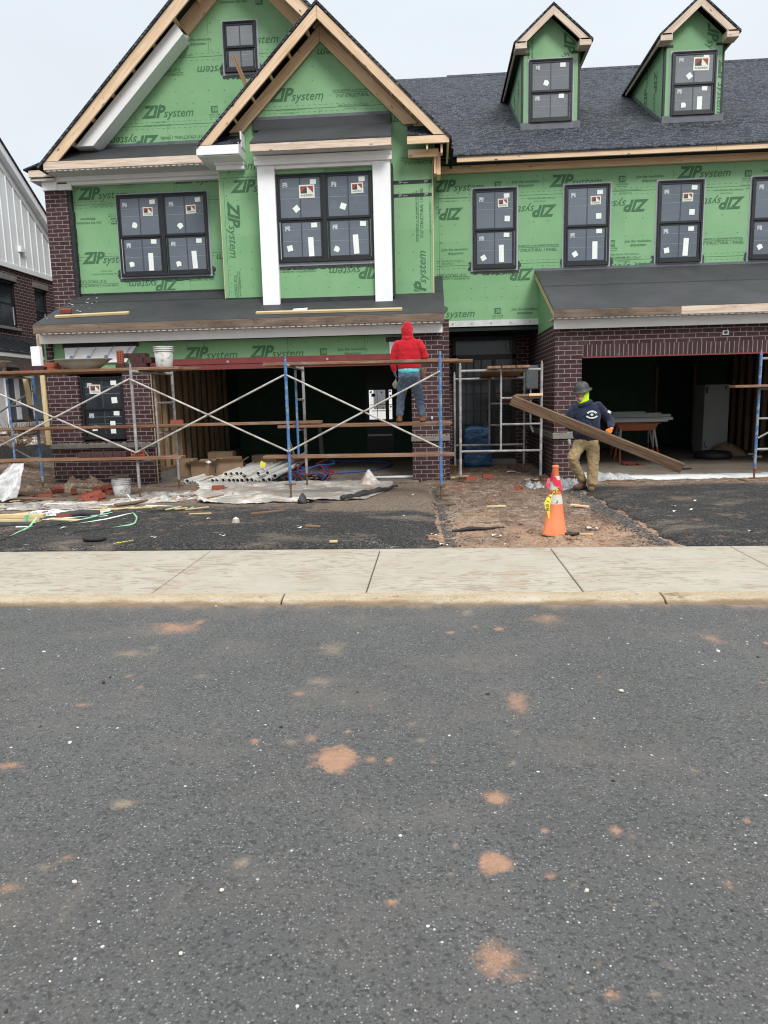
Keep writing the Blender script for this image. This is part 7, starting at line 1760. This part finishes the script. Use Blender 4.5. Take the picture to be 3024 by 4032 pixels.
q = hr.build('facial_hair', M['hair'], pb)
nc = MB()      # neon hood liner: round the skull and down the neck, open at the face
limb(nc, [(B(-.01,.01,1.27), .075, .078), (B(-.02,.015,1.36), .082, .085), (HC-FD*.012, .094, .104), (HC-FD*.012+Z3*.06, .084, .092)], FS)
skin_over('hood_liner', nc, M['neon'], pb, .006, 3, .008, .04, cut=[(HC+FD*.030, FD+Z3*.20)])
hh = MB(); n = 36
tiltv = (Z3-FD*-.16).normalized(); tx_ = (FD-tiltv*FD.dot(tiltv)).normalized(); ty_ = tiltv.cross(tx_); hb = HC+Z3*.035
UP = (Z3+FD*.30).normalized(); FX = (FD-UP*FD.dot(UP)).normalized(); FY = UP.cross(FX); HB = HC+Z3*.036
def hr_(k, h, f=0): return [HB+FX*(k*1.12*math.cos(2*math.pi*i/n)+f)+FY*k*math.sin(2*math.pi*i/n)+UP*h for i in range(n)]
hh.loft([hr_(.140,-.016), hr_(.136,-.006), hr_(.106,.010), hr_(.102,.035), hr_(.093,.072), hr_(.070,.100), hr_(.036,.114), hr_(.006,.118)], 0, True)
ho = hh.build('hard_hat', M['hat'], pb)
rg = MB()
for s in (-.03, 0, .03): rg.tube([HB+FX*(.110*math.cos(a))+FY*(s)+UP*(.024+.094*math.sin(a)) for a in [.25+2.6*i/12 for i in range(13)]], .007, 6)
q = rg.build('hat_ridge', M['hat'], pb); q.parent = ho; q.location = (0,0,0)
hd = MB()
limb(hd, [(B(.04,0,.79), .185, .135), (B(.035,-.01,.86), .198, .148), (B(.035,-.01,1.0), .198, .145), (B(.03,0,1.13), .20, .138), (B(.02,.01,1.22), .20, .118), (B(.005,.01,1.285), .115, .09)])
limb(hd, [(B(-.13,0,1.235), .078, .085), (B(-.205,-.01,1.15), .07, .075), (B(-.262,-.03,1.06), .06, .064), (B(-.255,-.10,.98), .052, .054), (RW+V(0,.03,.01), .042, .042)], (0,0,1))
limb(hd, [(B(.185,.02,1.245), .08, .085), (B(.285,.02,1.15), .072, .076), (B(.362,.0,1.05), .062, .066), (B(.37,-.09,.99), .054, .056), (LW+V(0,.02,.01), .042, .042)], (0,0,1))
for a0 in range(9):          # the hood lies in a roll around the neck
    pass
limb(hd, [(B(-.02+.115*math.cos(a), .01+.10*math.sin(a), 1.292+.025*math.cos(a)+.012*math.sin(a)), .032, .030) for a in [.3+5.7*i/13 for i in range(14)]], Z3, 10)
limb(hd, [(B(.03,.10,1.27), .09, .05), (B(.05,.135,1.20), .11, .05), (B(.05,.13,1.12), .08, .035)])
hn = skin_over('hoodie', hd, M['navy'], pb, .0065, 4, .026, .09)
lg = MB()
cw, chh = V(1, -.12, 0).normalized(), Z3
C0 = B(.072, -.166, 1.115)
for (r0, r1, zc, a0, a1) in ((.075, .100, -.022, .75, 2.39), (.105, .125, .085, 3.98, 5.44)):      # two curved bands of a worn emblem
    for i in range(8):
        u0 = a0+(a1-a0)*(i+.08)/8; u1 = a0+(a1-a0)*(i+.92)/8
        q4 = [C0+cw*(r*math.cos(u))+Z3*(zc+r*math.sin(u)) for r, u in ((r0, u0), (r1, u0), (r1, u1), (r0, u1))]
        lg.add(q4, [(3, 2, 1, 0)])
lg.add([C0+cw*(.02*math.cos(a))+Z3*(.018+.017*math.sin(a)*(1.2 if i % 2 else .6)) for i, a in enumerate([2*math.pi*k/12 for k in range(12)])], [list(range(12))])
q = lg.build('chest_print', M['paper'], pb); q.parent = hn; q.location = (0,0,0)
q = MB().obox(B(.345,-.055,1.165), V(.018,-.008,-.012), V(.002,.0015,0), V(.008,0,.014)).build('sleeve_patch', M['paper'], pb); q.parent = hn; q.location = (0,0,0)
tr_ = MB()
limb(tr_, [(B(.03,0,.71), .165, .115), (B(.035,0,.80), .172, .125), (B(.035,0,.84), .165, .12)])
limb(tr_, [(B(-.045,-.0,.74), .10, .11), (B(-.11,-.06,.62), .092, .10), (B(-.185,-.11,.50), .082, .085), (B(-.13,-.04,.38), .073, .078), (B(-.045,.06,.25), .068, .072), (B(.0,.11,.165), .066, .072)])
limb(tr_, [(B(.12,.0,.74), .102, .112), (B(.13,-.01,.60), .094, .10), (B(.135,-.03,.46), .085, .09), (B(.135,-.02,.32), .082, .088), (B(.13,-.01,.20), .080, .088), (B(.128,-.01,.115), .080, .090)])
ball(tr_, B(.045,-.02,.70), .12, .10, .10)
to = skin_over('trousers', tr_, M['khaki'], pb, .0065, 3, .030, .07)
pk = MB().grid(4, 5, lambda a, b: B(.205+.03*a*.4, -.075+.12*a, .60+.16*b)); q = pk.build('pocket', M['khaki'], pb); q.parent = to; q.location = (0,0,0)
boot(pb, B(.02,.115,.15), B(-.14,.01,.02), M['boot2'], .98); boot(pb, B(.128,.0,.12), B(.085,-.17,0), M['boot2'], .98)
tp = MB().obox(B(-.215,-.02,.735), V(.012,.01,.004), V(-.01,.02,0), V(-.006,0,.034)); q = tp.build('tape_measure', M['bucket'], pb, bevel=.004)
gl = MB(); hand(gl, LW, (-.55,-.30,-.62), (-.15,.35,-.75), False, .85, 1.02, 1.14); skin_over('glove', gl, M['glove_o'], pb, .004, 2, label) if False else skin_over('glove', gl, M['glove_o'], pb, .004, 2)
gl = MB(); hand(gl, RW, (.25,-.85,.10), (.1,.15,.95), True, .7, 1.02, 1.14); skin_over('glove', gl, M['glove_k'], pb, .004, 2)
o = beam('scaffold_plank', (1.13, 10.42, 1.475), (3.56, 10.40, .455), .042, .155, M['plank2'], up=(0, -.30, 1), bevel=.012)
tag(o, 'long brown plank carried slantwise by the man in the hard hat', 'plank')
# ---- camera: phone held upright, pitched a little down
cam = bpy.data.cameras.new('camera'); co = bpy.data.objects.new('camera', cam); COL.objects.link(co)
pitch, yaw, roll = math.radians(8.9747), math.radians(4.0265), math.radians(1.2972)
f0 = V(-math.sin(yaw), math.cos(yaw), 0); r0 = V(math.cos(yaw), math.sin(yaw), 0)
f2 = f0*math.cos(pitch)-Z3*math.sin(pitch); u2 = Z3*math.cos(pitch)+f0*math.sin(pitch)
r3 = r0*math.cos(roll)-u2*math.sin(roll); u3 = u2*math.cos(roll)+r0*math.sin(roll)
Mx = Matrix((r3, u3, -f2)).transposed().to_4x4(); Mx.translation = V(0, 0, 1.52)
co.matrix_world = Mx
cam.sensor_fit = 'VERTICAL'; cam.sensor_height = 36; cam.lens = 36*2800/4032
cam.clip_start = .05; cam.clip_end = 1000
SC.camera = co
SC.render.resolution_x = 768; SC.render.resolution_y = 1024
# ---- overcast daylight
w = bpy.data.worlds.new('World'); SC.world = w; w.use_nodes = True
nt = w.node_tree; bg = nt.nodes['Background']
EL, AZ = math.radians(40), math.radians(155)
sky = nt.nodes.new('ShaderNodeTexSky'); sky.sky_type = 'NISHITA'; sky.sun_disc = False
sky.sun_elevation = EL; sky.sun_rotation = AZ; sky.dust_density = 4; sky.air_density = 1; sky.ozone_density = 1
tc = nt.nodes.new('ShaderNodeTexCoord'); sp = nt.nodes.new('ShaderNodeSeparateXYZ'); nt.links.new(tc.outputs['Generated'], sp.inputs[0])
rp = nt.nodes.new('ShaderNodeValToRGB'); nt.links.new(sp.outputs[2], rp.inputs[0])
e = rp.color_ramp.elements; e[0].position = .0; e[0].color = (.56,.595,.62,1); e[1].position = 1; e[1].color = (1.75,1.8,1.85,1)
m = rp.color_ramp.elements.new(.5); m.color = (.60,.65,.69,1)
nz = nt.nodes.new('ShaderNodeTexNoise'); nz.inputs['Scale'].default_value = 2.2; nz.inputs['Detail'].default_value = 5; nz.inputs['Roughness'].default_value = .5
mp = nt.nodes.new('ShaderNodeMapping'); mp.inputs['Scale'].default_value = (1, 1, 2.2); nt.links.new(tc.outputs['Generated'], mp.inputs[0]); nt.links.new(mp.outputs[0], nz.inputs['Vector'])
cl = nt.nodes.new('ShaderNodeMapRange'); cl.inputs[1].default_value = .3; cl.inputs[2].default_value = .7; cl.inputs[3].default_value = .95; cl.inputs[4].default_value = 1.05; nt.links.new(nz.outputs['Fac'], cl.inputs[0])
sc_ = nt.nodes.new('ShaderNodeVectorMath'); sc_.operation = 'SCALE'; nt.links.new(rp.outputs[0], sc_.inputs[0]); nt.links.new(cl.outputs[0], sc_.inputs['Scale'])
g10 = nt.nodes.new('ShaderNodeVectorMath'); g10.operation = 'SCALE'; g10.inputs['Scale'].default_value = 10; nt.links.new(sc_.outputs[0], g10.inputs[0])
mx = nt.nodes.new('ShaderNodeMix'); mx.data_type = 'RGBA'; mx.inputs[0].default_value = .93; nt.links.new(sky.outputs[0], mx.inputs[6]); nt.links.new(g10.outputs[0], mx.inputs[7])
nt.links.new(mx.outputs[2], bg.inputs['Color']); bg.inputs['Strength'].default_value = .1
sun = bpy.data.lights.new('sun', 'SUN'); sun.energy = 1.55; sun.angle = math.radians(18); sun.color = (1, .975, .94)
so = bpy.data.objects.new('sun', sun); COL.objects.link(so)
d = V(math.sin(AZ)*math.cos(EL), math.cos(AZ)*math.cos(EL), math.sin(EL))    # towards the sun: behind the camera
so.rotation_euler = (-d).to_track_quat('-Z', 'Y').to_euler(); so.location = (0, 0, 20)
vs = SC.view_settings; vs.view_transform = 'Standard'; vs.look = 'None'; vs.gamma = 1; vs.exposure = .56
SC.cycles.filter_width = 1.15
SC.cycles.max_bounces = 6
